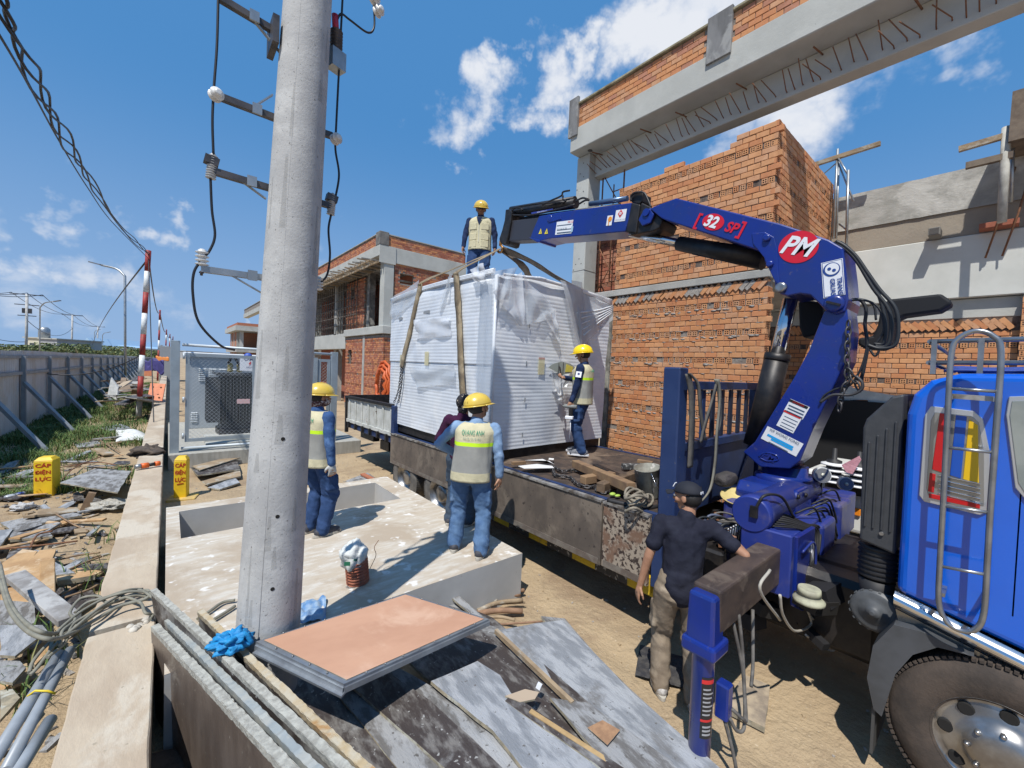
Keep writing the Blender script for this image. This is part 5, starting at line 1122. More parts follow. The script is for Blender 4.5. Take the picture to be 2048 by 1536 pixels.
    lettering('PM 32', ou, T(1141,444,x=XN-.007), u1, v1, .03, MATS['sign_red']); lettering('0 5 10 15 20', ou, T(1124,458,x=XN-.007), u1, v1, .028, inkb); decal(ou, 1144, 458, .04, .08, mat('decal_pale_blue', (.35,.5,.62), .4), XN, off=.0065); decal(ou,1128,465,.30,.018,inkb,XN,off=.006)
    yl = mat('decal_yellow', (.80,.66,.03), .4)
    for px in (1081, 1093): c = T(px, 463, x=XN-.005); m = M(); m.prism([c-u1*.038-v1*.035, c+u1*.038-v1*.035, c+v1*.045], (-.002,0,0)); o_ = m.build('warning_triangle', yl, ou); decal(ou, px, 464, .012, .03, inkb, XN, off=.009)
    decal(ou, 1219, 441, .09, .13, dw, XN); m = M(); m.lathe(T(1220,438,x=XN-.006), (-1,0,0), [(.032,0),(.032,.002)], 20); m.build('orange_badge', mat('decal_orange', (.8,.30,.02), .4), ou); decal(ou, 1217, 446, .014, .06, MATS['decal_orange'], XN, off=.007)
    decal(ou, 1241, 431, .17, .15, dw, XN); m = M(); c = T(1241,427,x=XN-.006); m.prism([c+v1*.05, c+u1*.04, c-v1*.05, c-u1*.04], (-.002,0,0)); m.build('red_diamond', MATS['sign_red'], ou); m = M(); m.lathe(c-Vector((.003,0,0)), (-1,0,0), [(.02,0),(.02,.001)], 16); m.build('diamond_ring', dw, ou); lettering('G', ou, c-Vector((.005,0,0)), u1, v1, .022, MATS['sign_red'])
    lettering('QUANG ANH GROUP', ou, T(1241,439,x=XN-.007), u1, v1, .012, inkb)
    # decals on the inner boom
    u2, v2 = along(T(1390,435,x=XN), T(1500,463,x=XN)); 
    if v2.z < 0: v2 = -v2
    XI = XN-.03; rd = mat('decal_red', (.60,.012,.03), .35); 
    m = M(); c = T(1426,444,x=XI-.004); m.ring([[c-Vector((.0,0,0))+u2*(.125*math.cos(a))+v2*(.085*math.sin(a))+Vector((-.001*k,0,0)) for a in [2*math.pi*i/28 for i in range(28)]] for k in range(2)]); m.build('red_oval', rd, kn)
    lettering('[', kn, T(1396,440,x=XI-.006), u2, v2, .13, rd, bold=.02); lettering('32', kn, T(1422,444,x=XI-.008), u2, v2, .115, dw, bold=.035, squeeze=.95, shear=.15); lettering('SP', kn, T(1463,456,x=XI-.006), u2, v2, .10, rd, bold=.03, squeeze=1.0, shear=.15); lettering(']', kn, T(1484,458,x=XI-.006), u2, v2, .13, rd, bold=.02)
    for k in range(1): m = M(); c = T(1468,456,x=XI-.004); 
    m = M(); c = T(1596,494,x=XI-.004); m.ring([[c+u2*(.165*math.cos(a))+v2*(.145*math.sin(a))+Vector((-.001*k,0,0)) for a in [2*math.pi*i/36 for i in range(36)]] for k in range(2)]); m.build('red_oval', rd, kn)
    lettering('PM', kn, T(1596,494,x=XI-.007), (u2+v2*.12), v2+u2*.05, .165, dw, bold=.028, width=.26, shear=.12)
    # sticker with round face logo, reading down the boom
    c = T(1666,549,x=XI-.004); p1, p2 = T(1662,556,x=XI), T(1672,590,x=XI); vv = (T(1664,520,x=XI)-T(1669,590,x=XI)); vv.x = 0; vv.normalize(); uu = Vector((0, -vv.z, vv.y)); 
    if uu.y > 0: uu = -uu
    R_ = (uu, vv); decal(kn, 1666, 557, .155, .32, dw, XI, rot=R_); dblue = mat('decal_navy', (.02,.06,.25), .4); decal(kn, 1666, 557, .145, .31, dblue, XI, off=.0055, rot=R_); decal(kn, 1666, 557, .135, .30, dw, XI, off=.0065, rot=R_)
    cc = T(1663,539,x=XI-.0075); m = M(); m.lathe(cc, (-1,0,0), [(.062,0),(.062,.001)], 24); m.build('round_logo', dblue, kn); m = M(); m.lathe(cc-Vector((.002,0,0))+uu*.004+vv*.004, (-1,0,0), [(.05,0),(.05,.001)], 24); m.build('round_logo', dw, kn)
    for a_, b_ in ((-.015,.008),(.018,-.012)): m = M(); m.lathe(cc-Vector((.004,0,0))+uu*a_+vv*b_, (-1,0,0), [(.014,0),(.014,.001)], 12); m.build('round_logo', dblue, kn)
    lettering('TRANS', kn, T(1671,573,x=XI-.009)+uu*.030, -vv, uu, .034, dblue, bold=.03, width=.15); lettering('GRUAS', kn, T(1671,573,x=XI-.009)-uu*.020, -vv, uu, .034, dblue, bold=.03, width=.15)
    # stickers on the column
    ca, cb_ = T(1580,812,x=XN), T(1608,826,x=XN); uc = (T(1607,824,x=XN)-T(1580,812,x=XN)); uc.x = 0; uc.normalize(); vc = Vector((0,-uc.z,uc.y)); 
    if vc.z < 0: vc = -vc
    R_ = (uc, vc)
    decal(col, 1593, 818, .17, .13, dw, XN, rot=R_); decal(col, 1597, 808, .16, .025, blk_steel, XN, off=.006, rot=R_); lettering('DANGER', col, T(1597,808,x=XN-.008), uc, vc, .018, MATS['lens_red']); 
    for k in range(3): decal(col, 1593-k*2, 817+k*6, .14, .012, inkb, XN, off=.006, rot=R_)
    decal(col, 1578, 843, .155, .17, dw, XN, rot=R_); decal(col, 1584, 829, .15, .016, MATS['sign_red'], XN, off=.006, rot=R_); 
    for k in range(4): decal(col, 1582-k*3, 838+k*6, .12, .006, inkb, XN, off=.006, rot=R_)
    decal(col, 1563, 882, .33, .14, dw, XN, rot=R_); lettering('WF WONG FONG', col, T(1568,873,x=XN-.007), uc, vc, .028, inkb, width=.27); lb = mat('decal_cyan', (.02,.35,.75), .4); decal(col, 1560, 882, .24, .022, lb, XN, off=.006, rot=R_); decal(col, 1563, 889, .20, .018, lb, XN, off=.006, rot=R_); decal(col,1556,893,.18,.006,inkb,XN,off=.006,rot=R_)
    m = M(); m.tube(bez([T(a,b,x=XN-.002) for a, b in ((1518,913),(1530,905),(1552,910),(1556,920),(1535,922),(1520,916))], 6), .007, 6); m.build('cast_logo', crane_m, col)
    lettering('PM', col, T(1538,914,x=XN-.004), uc, vc, .07, crane_m, bold=.02)
    # hoses looping at the knuckle, chain and hooks on the column
    hz_ = mat('crane_hose', (.02,.022,.024), .5)
    for i, pts in enumerate((((1672,482),(1690,492),(1712,512),(1735,545),(1760,580),(1790,615),(1797,655),(1790,690),(1760,697),(1735,690)), ((1668,485),(1692,500),(1715,525),(1745,575),(1775,615),(1783,650),(1775,690),(1750,694)), ((1680,484),(1700,500),(1726,540),(1752,575),(1770,640),(1768,685),(1748,688)), ((1700,600),(1720,600),(1732,618),(1730,650),(1735,690),(1728,735),(1722,760)), ((1700,597),(1730,600),(1748,612),(1752,640)), ((1735,690),(1728,720),(1718,745),(1700,770),(1672,778),(1650,790),(1640,805)), ((1752,690),(1758,700),(1750,712),(1740,700)), ((1690,600),(1735,602),(1760,620),(1768,660),(1750,690)))):
        m = M(); m.tube(bez([T(a,b,x=XN-.02+.06*(i%5)) for a, b in pts], 7), .0135 if i < 4 else .009, 8); m.build('hydraulic_hose', hz_, t)
    chm = mat('chain_steel', (.09,.085,.085), .5, .6)
    def chain(pts, par, L=.05, r=.007):
        pts = bez(pts, 8); d_ = 0; k = 0; last = pts[0]; out = []
        i = 0; acc = 0
        for i in range(len(pts)-1):
            seg = pts[i+1]-pts[i]; l = seg.length
            while acc <= l:
                out.append((pts[i]+seg*(acc/l), seg.normalized())); acc += L
            acc -= l
        for k, (p_, d_) in enumerate(out):
            u = d_.orthogonal().normalized(); 
            if k % 2: u = d_.cross(u)
            m = M(); n = 12; lp = []
            for q_ in range(n+1):
                a_ = 2*math.pi*q_/n; lp.append(p_ + d_*(math.cos(a_)*L*.72) + u*(math.sin(a_)*L*.36))
            m.tube(lp, r, 5, caps=False); m.build('chain_link', chm, par)
    ch = empty('column_chain', TILT @ T(1700,640,x=4.4), 'steel chain with hook hanging along the raised crane column', 'chain')
    chain([T(1697,650,x=4.46), T(1694,720,x=4.44), T(1695,770,x=4.44)], ch, .06, .008); chain([T(1696,760,x=4.42), T(1683,790,x=4.42), T(1678,825,x=4.42)], ch, .06, .008); chain([T(1700,745,x=4.42), T(1712,765,x=4.42), T(1718,780,x=4.42)], ch, .06, .008)
    m = M(); m.tube(bez([T(a,b,x=4.41) for a, b in ((1640,805),(1665,790),(1700,790),(1722,780),(1724,765),(1712,752))], 6), .012, 7); m.build('hook', chm, ch)
    # black curved boom prop at the far side
    bk = mat('matt_black_steel', (.016,.017,.019), .7, spec=.3)
    def slab2(pxs, x, th, name): m = M(); m.prism([T(a, b, x=x) for a, b in pxs][::-1], (th,0,0)); return m.build(name, bk, t, bevel=.02, seg=2)
    slab2(((1762,608),(1780,598),(1882,587),(1905,603),(1900,610),(1880,622),(1808,632),(1790,640),(1782,690),(1765,700),(1730,698),(1716,690),(1716,676),(1745,672),(1755,650)), 5.0, .22, 'far_support_arm')
    slab2(((1596,606),(1600,600),(1645,604),(1648,650),(1640,668),(1606,676),(1598,655)), 5.0, .3, 'far_guard_plate')
    for k in range(7):
        m = M(); x0 = 3.72+.03*k; m.tube(bez([(x0,1.24,1.29),(x0+.06,1.1,1.30+.01*k),(x0+.22,.97,1.285),(x0+.35+.02*k,.93,1.20),(x0+.3,.90,.95)], 6), rr.uniform(.007,.012), 6); m.build('hydraulic_hose', black, t)
    for k in range(9):
        m = M(); x0, z0 = rr.uniform(4.2,5.2), rr.uniform(1.15,1.42); m.tube(bez([(x0,1.08,z0),(x0+.1,.98,z0+.06),(x0+.22,.95,z0-.06),(x0+.3,.92,z0-.28)], 6), .009, 6); m.build('hydraulic_hose', [black, hz_][k%2], t)
    for k in range(12):
        m = M(); m.lathe((3.74+.03*0+rr.uniform(0,1.2), .948, rr.choice((.9,1.22))), (0,-1,0), [(.014,0),(.014,.01),(.008,.014)], 8); m.build('housing_bolt', blk_steel, t)
    for k in range(22):
        m = M(); x0, z0 = rr.uniform(3.55,4.3), rr.uniform(1.06,1.18); m.obox((x0, rr.uniform(1.38,1.75), z0), rr.uniform(.02,.1), rr.uniform(.02,.08), rr.uniform(.02,.1), rotm(rr.uniform(-.5,.5),0,rr.uniform(0,3))); m.build('valve_fitting', [rim_m, blk_steel, MATS['rusty_steel'] if 'rusty_steel' in MATS else blk_steel][k%3], t)
    # work lamps and their bracket
    for px, py in ((1645,950),(1692,968)):
        c = T(px, py, y=1.10); m = M(); m.lathe(c, (-.75,-.5,.1), [(.05,-.07),(.075,-.05),(.078,.0),(.075,.008)], 24); lo = m.build('work_lamp', mat('lamp_shell', (.62,.65,.66), .4), t)
        m = M(); m.lathe(c+Vector((-.75,-.5,.1)).normalized()*.009, (-.75,-.5,.1), [(.06,0),(.068,.003)], 24); m.build('lamp_glass', mat('lamp_glass', (.45,.47,.47), .1, .6), lo); m = M(); m.lathe(c+Vector((-.75,-.5,.1)).normalized()*.014, (-.75,-.5,.1), [(.02,0),(.01,.01)], 10); m.build('lamp_bulb', mat('lamp_centre', (.7,.7,.6), .2), lo)
        m = M(); m.tube([c, c+Vector((.05,.02,-.2))], .008, 6); m.build('lamp_stem', blk_steel, lo)
    # hoses, bottle, bowl, bag on the crane base tray
    TB(3.5, 5.3, 1.34, 1.80, 1.0, 1.06).build('tray', blk_steel, t)
    for k in range(16):
        a = rr.uniform(1.42,1.8); m = M(); y0_ = rr.uniform(1.35,1.6); x0 = rr.uniform(3.5,3.8)
        m.tube(bez([(x0, y0_+.1, 1.12+rr.uniform(0,.1)), (x0+.12, y0_+.05, 1.22+rr.uniform(-.05,.04)), (x0+.3, y0_-.05, 1.15+rr.uniform(-.04,.06)), (x0+.5, y0_-.1, 1.05)], 6), rr.uniform(.008,.014), 7); m.build('hydraulic_hose', [hz_, MATS['dusty_hose'], mat('blue_hose', (.10,.12,.18), .5)][k%3], t)
    for k in range(6): m = M(); x0 = 3.5+.05*k; m.tube([(x0, 1.36, 1.06), (x0-.03, 1.33, 1.26)], .006, 6); m.ball((x0-.03,1.33,1.27), .012, 8, 5); m.build('control_lever', rim_m, t)
    TB(3.46,3.86,1.36,1.52,.78,1.06).build('control_valve', blk_steel, t, bevel=.02)
    return t
truck()
XF = None
def onbed(name, builder, mats, label, cat, **k):
    global XF; XF = TILT; m = M(); builder(m); o = m.build(name, mats, None, label, cat, **k); XF = None; return o
onbed('plastic_can', lambda m: m.lathe(T(1527,1012,y=1.5)+Vector((0,0,.03)), (0,0,1), [(.085,0),(.095,.02),(.095,.13),(.06,.18),(.03,.20),(.03,.24),(.001,.245)], 20), mat('dirty_white_plastic', (.52,.53,.42), .5, c2=(.36,.34,.24), scale=12), 'dirty white plastic can beside the slewing column', 'plastic can')
onbed('yellow_dish', lambda m: m.lathe(T(1478,1008,y=1.55)+Vector((0,0,.03)), (-.25,-.1,1), [(.02,0),(.13,.015),(.165,.05),(.15,.045),(.11,.02),(.001,.012)], 28), mat('yellow_plastic', (.62,.50,.20), .5, c2=(.5,.4,.17), scale=9), 'shallow yellow plastic dish among the crane hoses', 'dish')
def bag(m):
    c = T(1452,958,y=1.72)
    def f(u, v):
        a, b = 2*math.pi*u, math.pi*v; d = Vector((math.sin(b)*math.cos(a), math.sin(b)*math.sin(a), math.cos(b))); k = 1+.15*mnoise.noise(d*2+Vector((1,5,2)))
        return c+Vector((math.copysign(abs(d.x)**.6,d.x)*.15*k, math.copysign(abs(d.y)**.6,d.y)*.07*k, math.copysign(abs(d.z)**.7,d.z)*.065*k))
    m.grid(f, 30, 18)
onbed('tool_bag', bag, mat('dark_bag', (.045,.042,.042), .8, c2=(.07,.06,.06), scale=8, bump=.01), 'dark slumped tool bag with red stripes behind the crane hoses', 'tool bag')

# ------------------------------------------------------------------ load: wrapped cabinet
def wrapped():
    foam = mat('foam_wrap', (.70,.735,.775), .42, c2=(.60,.64,.695), scale=2.0, c3=(.74,.76,.78), scale3=1.3, coat=.15, rvar=.1)
    t = empty('wrapped_box', (4.8, 6.3, 1.2), 'huge box-shaped cabinet wrapped in ribbed white foam sheet, slung on the truck bed', 'wrapped cabinet')
    xa, xb, ya, yb, za, zb = 3.5, 6.02, 4.6, 8.06, 1.31, 3.80
    M().box(xa+.03, xb-.03, ya+.03, yb-.03, 1.16, 1.3).build('base_skid', blk_steel, t); M().box(xa+.05, xb-.05, ya+.05, yb-.05, 1.3, zb-.06).build('cabinet_body', mat('cabinet_grey', (.50,.52,.52), .5), t)
    pitch = .056
    nz = 270
    def rib(z, s): 
        k = (z/pitch + .35*mnoise.noise(Vector((s*.6, z*.8, 3)))) % 1; return .0042*(.55+.45*abs(mnoise.noise(Vector((s*1.3, z*1.1, 17))))*2)*(1-abs(2*k-1)**1.6)
    def fold(s, z, ph):
        return .022*mnoise.noise(Vector((s*1.1, z*.7, ph))) + .05*max(0, mnoise.noise(Vector((s*.8+z*1.1, z*.5, ph+4)))-.12) + .010*abs(mnoise.noise(Vector((s*2.4+z*2.2, z*1.2-s*.6, ph+9))))
    def face_x(u, v):      # side toward the pad
        y = yb+(ya-yb)*u; z = za+(zb-za)*v; top = max(0, (v-.93)/.07); bulge = .03*math.sin(math.pi*min(1,u*1.0))
        z2 = z + .06*top*math.sin(u*9)*.3
        step = .012 if (z > 2.52 and z < 2.535) else 0
        return (xa - rib(z, y) - fold(y, z, 1) - (.015 if z > 2.53 else 0) - .03*math.sin(math.pi*u)*(v)**2 + .05*top**2, y, z2 + .05*math.sin(math.pi*u)*top)
    def face_y(u, v):      # end toward the bulkhead
        x = xa+(xb-xa)*u; z = za+(zb-za)*v; top = max(0, (v-.9)/.1)
        pull = .06*max(0, u-.75)*4*max(0, v-.7)*3.3*.3
        zz = z + .05*math.sin(math.pi*u)*top
        return (x, ya - rib(z - .25*max(0, u-.55)*max(0, v-.6)*2.2, x+5) - fold(x, z, 8)*1.6 - pull - .03*top*math.sin(u*7)**2 + .04*top**2, zz)
    m = M().grid(face_x, 110, nz); m.build('foam_sheet', foam, t)
    m = M().grid(face_y, 90, nz); m.build('foam_sheet', foam, t)
    m = M(); m.grid(lambda u, v: (xb, ya+(yb-ya)*u, za+(zb-za)*v), 4, 4); m.grid(lambda u, v: (xa+(xb-xa)*u, yb, za+(zb-za)*v), 4, 4); m.build('foam_sheet', foam, t)
    def topf(u, v):
        x = xa+.02+(xb-xa-.04)*u; y = ya+(yb-ya)*v; e = min(u, 1-u, v, 1-v)*8
        return (x, y, zb-.04+.16*min(1, e)**.6*(.8+.3*mnoise.noise(Vector((x*1.2,y*1.2,1)))) + .012*math.sin((x*.6+y)*2*math.pi/.11))
    m = M().grid(topf, 60, 80); m.build('foam_roof_sheet', foam, t)
    m = M(); m.tube([(xa-.004, ya-.004, za), (xa-.006, ya-.006, 2.6), (xa-.02, ya-.02, zb-.02)], .024, 10); m.build('foam_corner', foam, t)
    # rolled foam edges running down the roof sides
    r = random.Random(5)
    for k in range(5):
        z = zb-.02+.022*k*.7; m = M(); m.tube(bez([(xa+.1+.2*k, ya-.02-.005*k, z+.03), (4.3, ya-.035, z+.07-.01*k), (5.2, ya-.04, z+.04-.012*k), (xb+.02, ya-.05, z-.06)], 8), .022, 7); m.build('foam_fold', foam, t)
    for k in range(3):
        z = zb-.02+.02*k; m = M(); m.tube(bez([(xa-.02-.008*k, yb, z-.04), (xa-.035, 7.0, z+.03), (xa-.035, 5.8, z+.05), (xa-.01, ya+.05, z+.05)], 8), .022, 7); m.build('foam_fold', foam, t)
    # a sagging corner of plastic on the far edge
    m = M(); 
    for k in range(5): m.tube(bez([(xb-.9+.05*k, ya-.05, 3.45-.09*k), (xb-.4, ya-.07, 3.55-.06*k), (xb+.03, ya-.06, 3.68-.03*k)], 6), .012, 6)
    m.build('foam_fold', foam, t)
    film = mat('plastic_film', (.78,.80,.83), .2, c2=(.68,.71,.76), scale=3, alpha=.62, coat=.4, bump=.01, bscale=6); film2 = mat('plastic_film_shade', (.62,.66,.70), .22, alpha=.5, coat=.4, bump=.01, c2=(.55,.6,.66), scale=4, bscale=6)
    def drape(pxs, x=None, y=None, off=.05, name='loose_film', m_=film, seed=0, nu=14):
        pts = [P(a, b, x=x, y=y) for a, b in pxs]; m = M()
        if len(pts) == 3: pts = [pts[0], pts[1], pts[2], pts[2].lerp(pts[0], .02)]
        n = Vector((-1,0,0)) if x is not None else Vector((0,-1,0))
        def f(u, v):
            p = (pts[0]*(1-u)+pts[1]*u)*(1-v) + (pts[3]*(1-u)+pts[2]*u)*v
            return p + n*(off + .05*mnoise.noise(Vector((u*2+seed, v*2, seed)))+.012*math.sin(u*11+v*4+seed))
        m.grid(f, nu, nu); return m.build(name, m_, t)
    yf = ya-.03; xf = xa-.03
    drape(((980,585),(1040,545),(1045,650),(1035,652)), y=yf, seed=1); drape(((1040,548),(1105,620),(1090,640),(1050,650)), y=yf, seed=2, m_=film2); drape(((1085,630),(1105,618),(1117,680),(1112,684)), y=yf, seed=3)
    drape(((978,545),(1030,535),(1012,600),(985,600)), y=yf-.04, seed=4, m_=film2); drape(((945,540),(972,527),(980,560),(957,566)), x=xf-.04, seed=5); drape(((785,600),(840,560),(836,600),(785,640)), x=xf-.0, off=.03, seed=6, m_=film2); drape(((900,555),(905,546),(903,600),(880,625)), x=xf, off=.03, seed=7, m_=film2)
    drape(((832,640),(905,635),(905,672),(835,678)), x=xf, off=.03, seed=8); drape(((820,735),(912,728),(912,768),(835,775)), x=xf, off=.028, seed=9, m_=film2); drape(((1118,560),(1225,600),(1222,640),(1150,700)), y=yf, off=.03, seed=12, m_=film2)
    # tall translucent tape band
    drape(((1142,560),(1162,565),(1182,700),(1160,705)), y=yf, off=.015, name='film_band', seed=10, m_=mat('grey_film', (.50,.50,.55), .3, alpha=.55)); drape(((960,565),(985,560),(982,900),(948,895)), x=xf, off=.012, name='film_band', seed=11, m_=mat('blue_grey_film', (.48,.54,.62), .3, alpha=.45))
    # torn opening with the grey door inside
    c = P(1125,742,y=yf-.012); hole = [P(a,b,y=yf-.02) for a, b in ((1096,735),(1105,728),(1122,723),(1140,727),(1150,735),(1140,745),(1128,752),(1122,750),(1110,742))]
    m = M(); m.prism(hole, (0,-.004,0)); m.build('torn_opening', mat('door_green_grey', (.33,.36,.33), .4), t)
    for a, b in (((1118,726),(1116,750)),((1127,724),(1125,752))): M().bar(P(*a,y=yf-.03), P(*b,y=yf-.03), .008, .004).build('door_edge', mat('door_dark_gap', (.05,.05,.05), .6), t)
    yp = mat('panel_yellow', (.72,.62,.10), .5, c2=(.6,.52,.1), scale=20); M().prism([P(a,b,y=yf-.026) for a, b in ((1133,728),(1146,734),(1144,744),(1130,744))], (0,-.003,0)).build('yellow_notice', yp, t)
    drape(((1092,738),(1118,756),(1118,800),(1112,796)), y=yf, off=.06, seed=13); drape(((1112,752),(1145,742),(1126,772),(1116,775)), y=yf, off=.08, seed=14); 
    hz2 = mat('torn_film_edge', (.82,.83,.85), .3, alpha=.85)
    drape(((1096,785),(1110,772),(1125,786),(1112,800)), y=yf, off=.07, seed=15, m_=hz2)
    # notices seen through the foam
    faded = mat('faded_notice', (.72,.66,.42), .6, alpha=.55); fr = mat('faded_red', (.65,.35,.32), .6, alpha=.6)
    for a, b, w, h in ((1083,732,.13,.26),): 
        c = P(a, b, y=yf-.01); M().obox(c, w, .003, h).build('notice_behind_film', faded, t); M().obox(c+Vector((0,-.003,h*.45)), w, .003, .03).build('notice_heading', fr, t)
    for a, b in ((853,717),(803,722)): c = P(a, b, x=xf-.012); M().obox(c, .003, .14, .24).build('notice_behind_film', faded, t); 
    dm = mat('louvre_shadow', (.30,.32,.34), .6, alpha=.8)
    for a, b, w in ((853,624,.22),(801,637,.16)): M().obox(P(a,b,x=xf-.014), .004, w, .05).build('vent_slot', dm, t)
    for a, b in ((1059,652),(1050,800),(1045,870),(1053,727)): M().obox(P(a,b,y=yf-.012), .02, .004, .07).build('pull_tab', dm, t)
wrapped()

# ------------------------------------------------------------------ lifting slings, hook
def slings():
    web = mat('sling_webbing', (.26,.20,.12), .85, c2=(.17,.13,.085), scale=5, bump=.002, bscale=60, c3=(.36,.29,.19), scale3=3); web_d = mat('dark_webbing', (.10,.075,.055), .85, c2=(.15,.115,.08), scale=8)
    hk = P(1001,497,x=4.72); 
    t = empty('crane_hook', hk, 'brass coloured lifting hook under the boom head, gathering the slings', 'hook')
    brass = mat('hook_bronze', (.45,.22,.06), .4, .6, c2=(.3,.15,.05), scale=20)
    m = M(); m.tube([hk+Vector((0,0,.14)), hk+Vector((0,0,.05))], .03, 10); m.build('swivel', brass, t); m = M(); m.tube(bez([hk+Vector((0,0,.06)), hk+Vector((0,-.06,0)), hk+Vector((0,-.02,-.07)), hk+Vector((0,.06,-.05)), hk+Vector((0,.07,.0))], 6), .022, 9); m.build('hook_bend', brass, t)
    def ribbon(pts, w, name, lab, m_, n=8, wd=None, twist=0):
        pts = bez(pts, n); m = M(); q = []; L = len(pts)
        for i, p in enumerate(pts):
            d_ = (pts[min(i+1,L-1)]-pts[max(i-1,0)]).normalized(); s = Vector(wd) if wd else Vector((0,1,0)); s = (s - d_*s.dot(d_)).normalized()
            nn = d_.cross(s); a = twist*i/L; s = s*math.cos(a)+nn*math.sin(a); nn = d_.cross(s); ww = w*(.82+.18*abs(mnoise.noise(Vector((i*.3, w*50, 0)))*2))
            q += [p+s*ww/2, p-s*ww/2]
        m.add(q, [(2*i, 2*i+1, 2*i+3, 2*i+2) for i in range(L-1)], 0, True); return m.build(name, m_, None, lab, 'lifting sling', 'lifting slings round the box', solid=.012)
    X = 3.44
    a = lambda px, py, x=X: P(px, py, x=x)
    e1 = a(912,545)+Vector((.04,0,.03)); e2 = a(842,565)+Vector((.04,0,.02))
    ribbon([hk, hk.lerp(e1,.5)+Vector((0,0,.0)), e1, a(913,560), a(918,640), a(921,720), a(926,800), a(929,826)], .165, 'lifting_sling', 'wide tan sling over the box side, reaching down behind the polka dot hood', web, wd=(0,1,0))
    ribbon([hk+Vector((-.02,.05,-.02)), e1+Vector((.3,.5,.2)), e2, a(840,575), a(829,620), a(818,670), a(806,715), a(803,735)], .15, 'lifting_sling', 'tan sling toward the tail end, ending in two short chains', web, wd=(0,1,0))
    ribbon([hk+Vector((.02,0,-.02)), P(1046,533,x=5.2), P(1060,560,x=5.9)], .15, 'lifting_sling', 'short dark sling leg dropping steeply behind the box roof edge', web_d, wd=(1,0,0))
    ribbon([hk+Vector((.03,0,.0)), P(1060,522,x=5.0), P(1115,556,x=5.4), P(1180,590,x=6.0)], .13, 'lifting_sling', 'dark sling leg slanting from hook over the roof toward the brick wall', web_d, wd=(0,1,0))
    chm = MATS['chain_steel']
    def chain(pts, label, L=.045, r=.006, g=None):
        t = empty('chain', pts[0], label, 'chain', g); pts = bez(pts, 8); out = []; acc = 0
        for i in range(len(pts)-1):
            seg = pts[i+1]-pts[i]; l = seg.length
            while acc <= l: out.append((pts[i]+seg*(acc/l), seg.normalized())); acc += L
            acc -= l
        proto = None
        for k, (p_, d_) in enumerate(out):
            z = d_.orthogonal().normalized(); x_ = d_.cross(z) if k % 2 else z; y_ = d_.cross(x_)
            if proto is None:
                m = M(); lp = [Vector((math.cos(2*math.pi*q/12)*L*.72, math.sin(2*math.pi*q/12)*L*.36, 0)) for q in range(13)]; m.tube(lp, r, 5, caps=False); o = m.build('chain_link', chm, t, org=(0,0,0)); proto = o
            else: o = proto.copy(); COL.objects.link(o); o.parent = t
            o.matrix_parent_inverse = Matrix.Identity(4); o.rotation_euler = Matrix((d_, x_, d_.cross(x_))).transposed().to_euler(); attach(o, t, p_)
    chain([a(803,733), a(797,780), a(790,800), a(788,806)], 'tail side chain of the pair under the tan sling'); chain([a(806,735), a(802,775), a(797,803)], 'front side chain of the pair under the tan sling')
    chain([a(929,824), a(932,834), a(936,842)], 'short shackle chain at the foot of the wide sling')
    XF2 = lambda px, py: TILT @ T(px, py, z=1.215)
    chain([XF2(1105,932), XF2(1125,942), XF2(1150,940), XF2(1175,948), XF2(1190,945)], 'rusty chain lying straight across the deck', r=.009, L=.05); chain([XF2(1105,938), XF2(1112,950), XF2(1140,955), XF2(1155,968), XF2(1178,974), XF2(1200,972)], 'rusty chain curling toward the deck edge', r=.009, L=.05); chain([XF2(1195,980), XF2(1210,985), XF2(1220,978), XF2(1206,975)], 'knot of rusty chain by the rope coil', r=.009, L=.045)
slings()

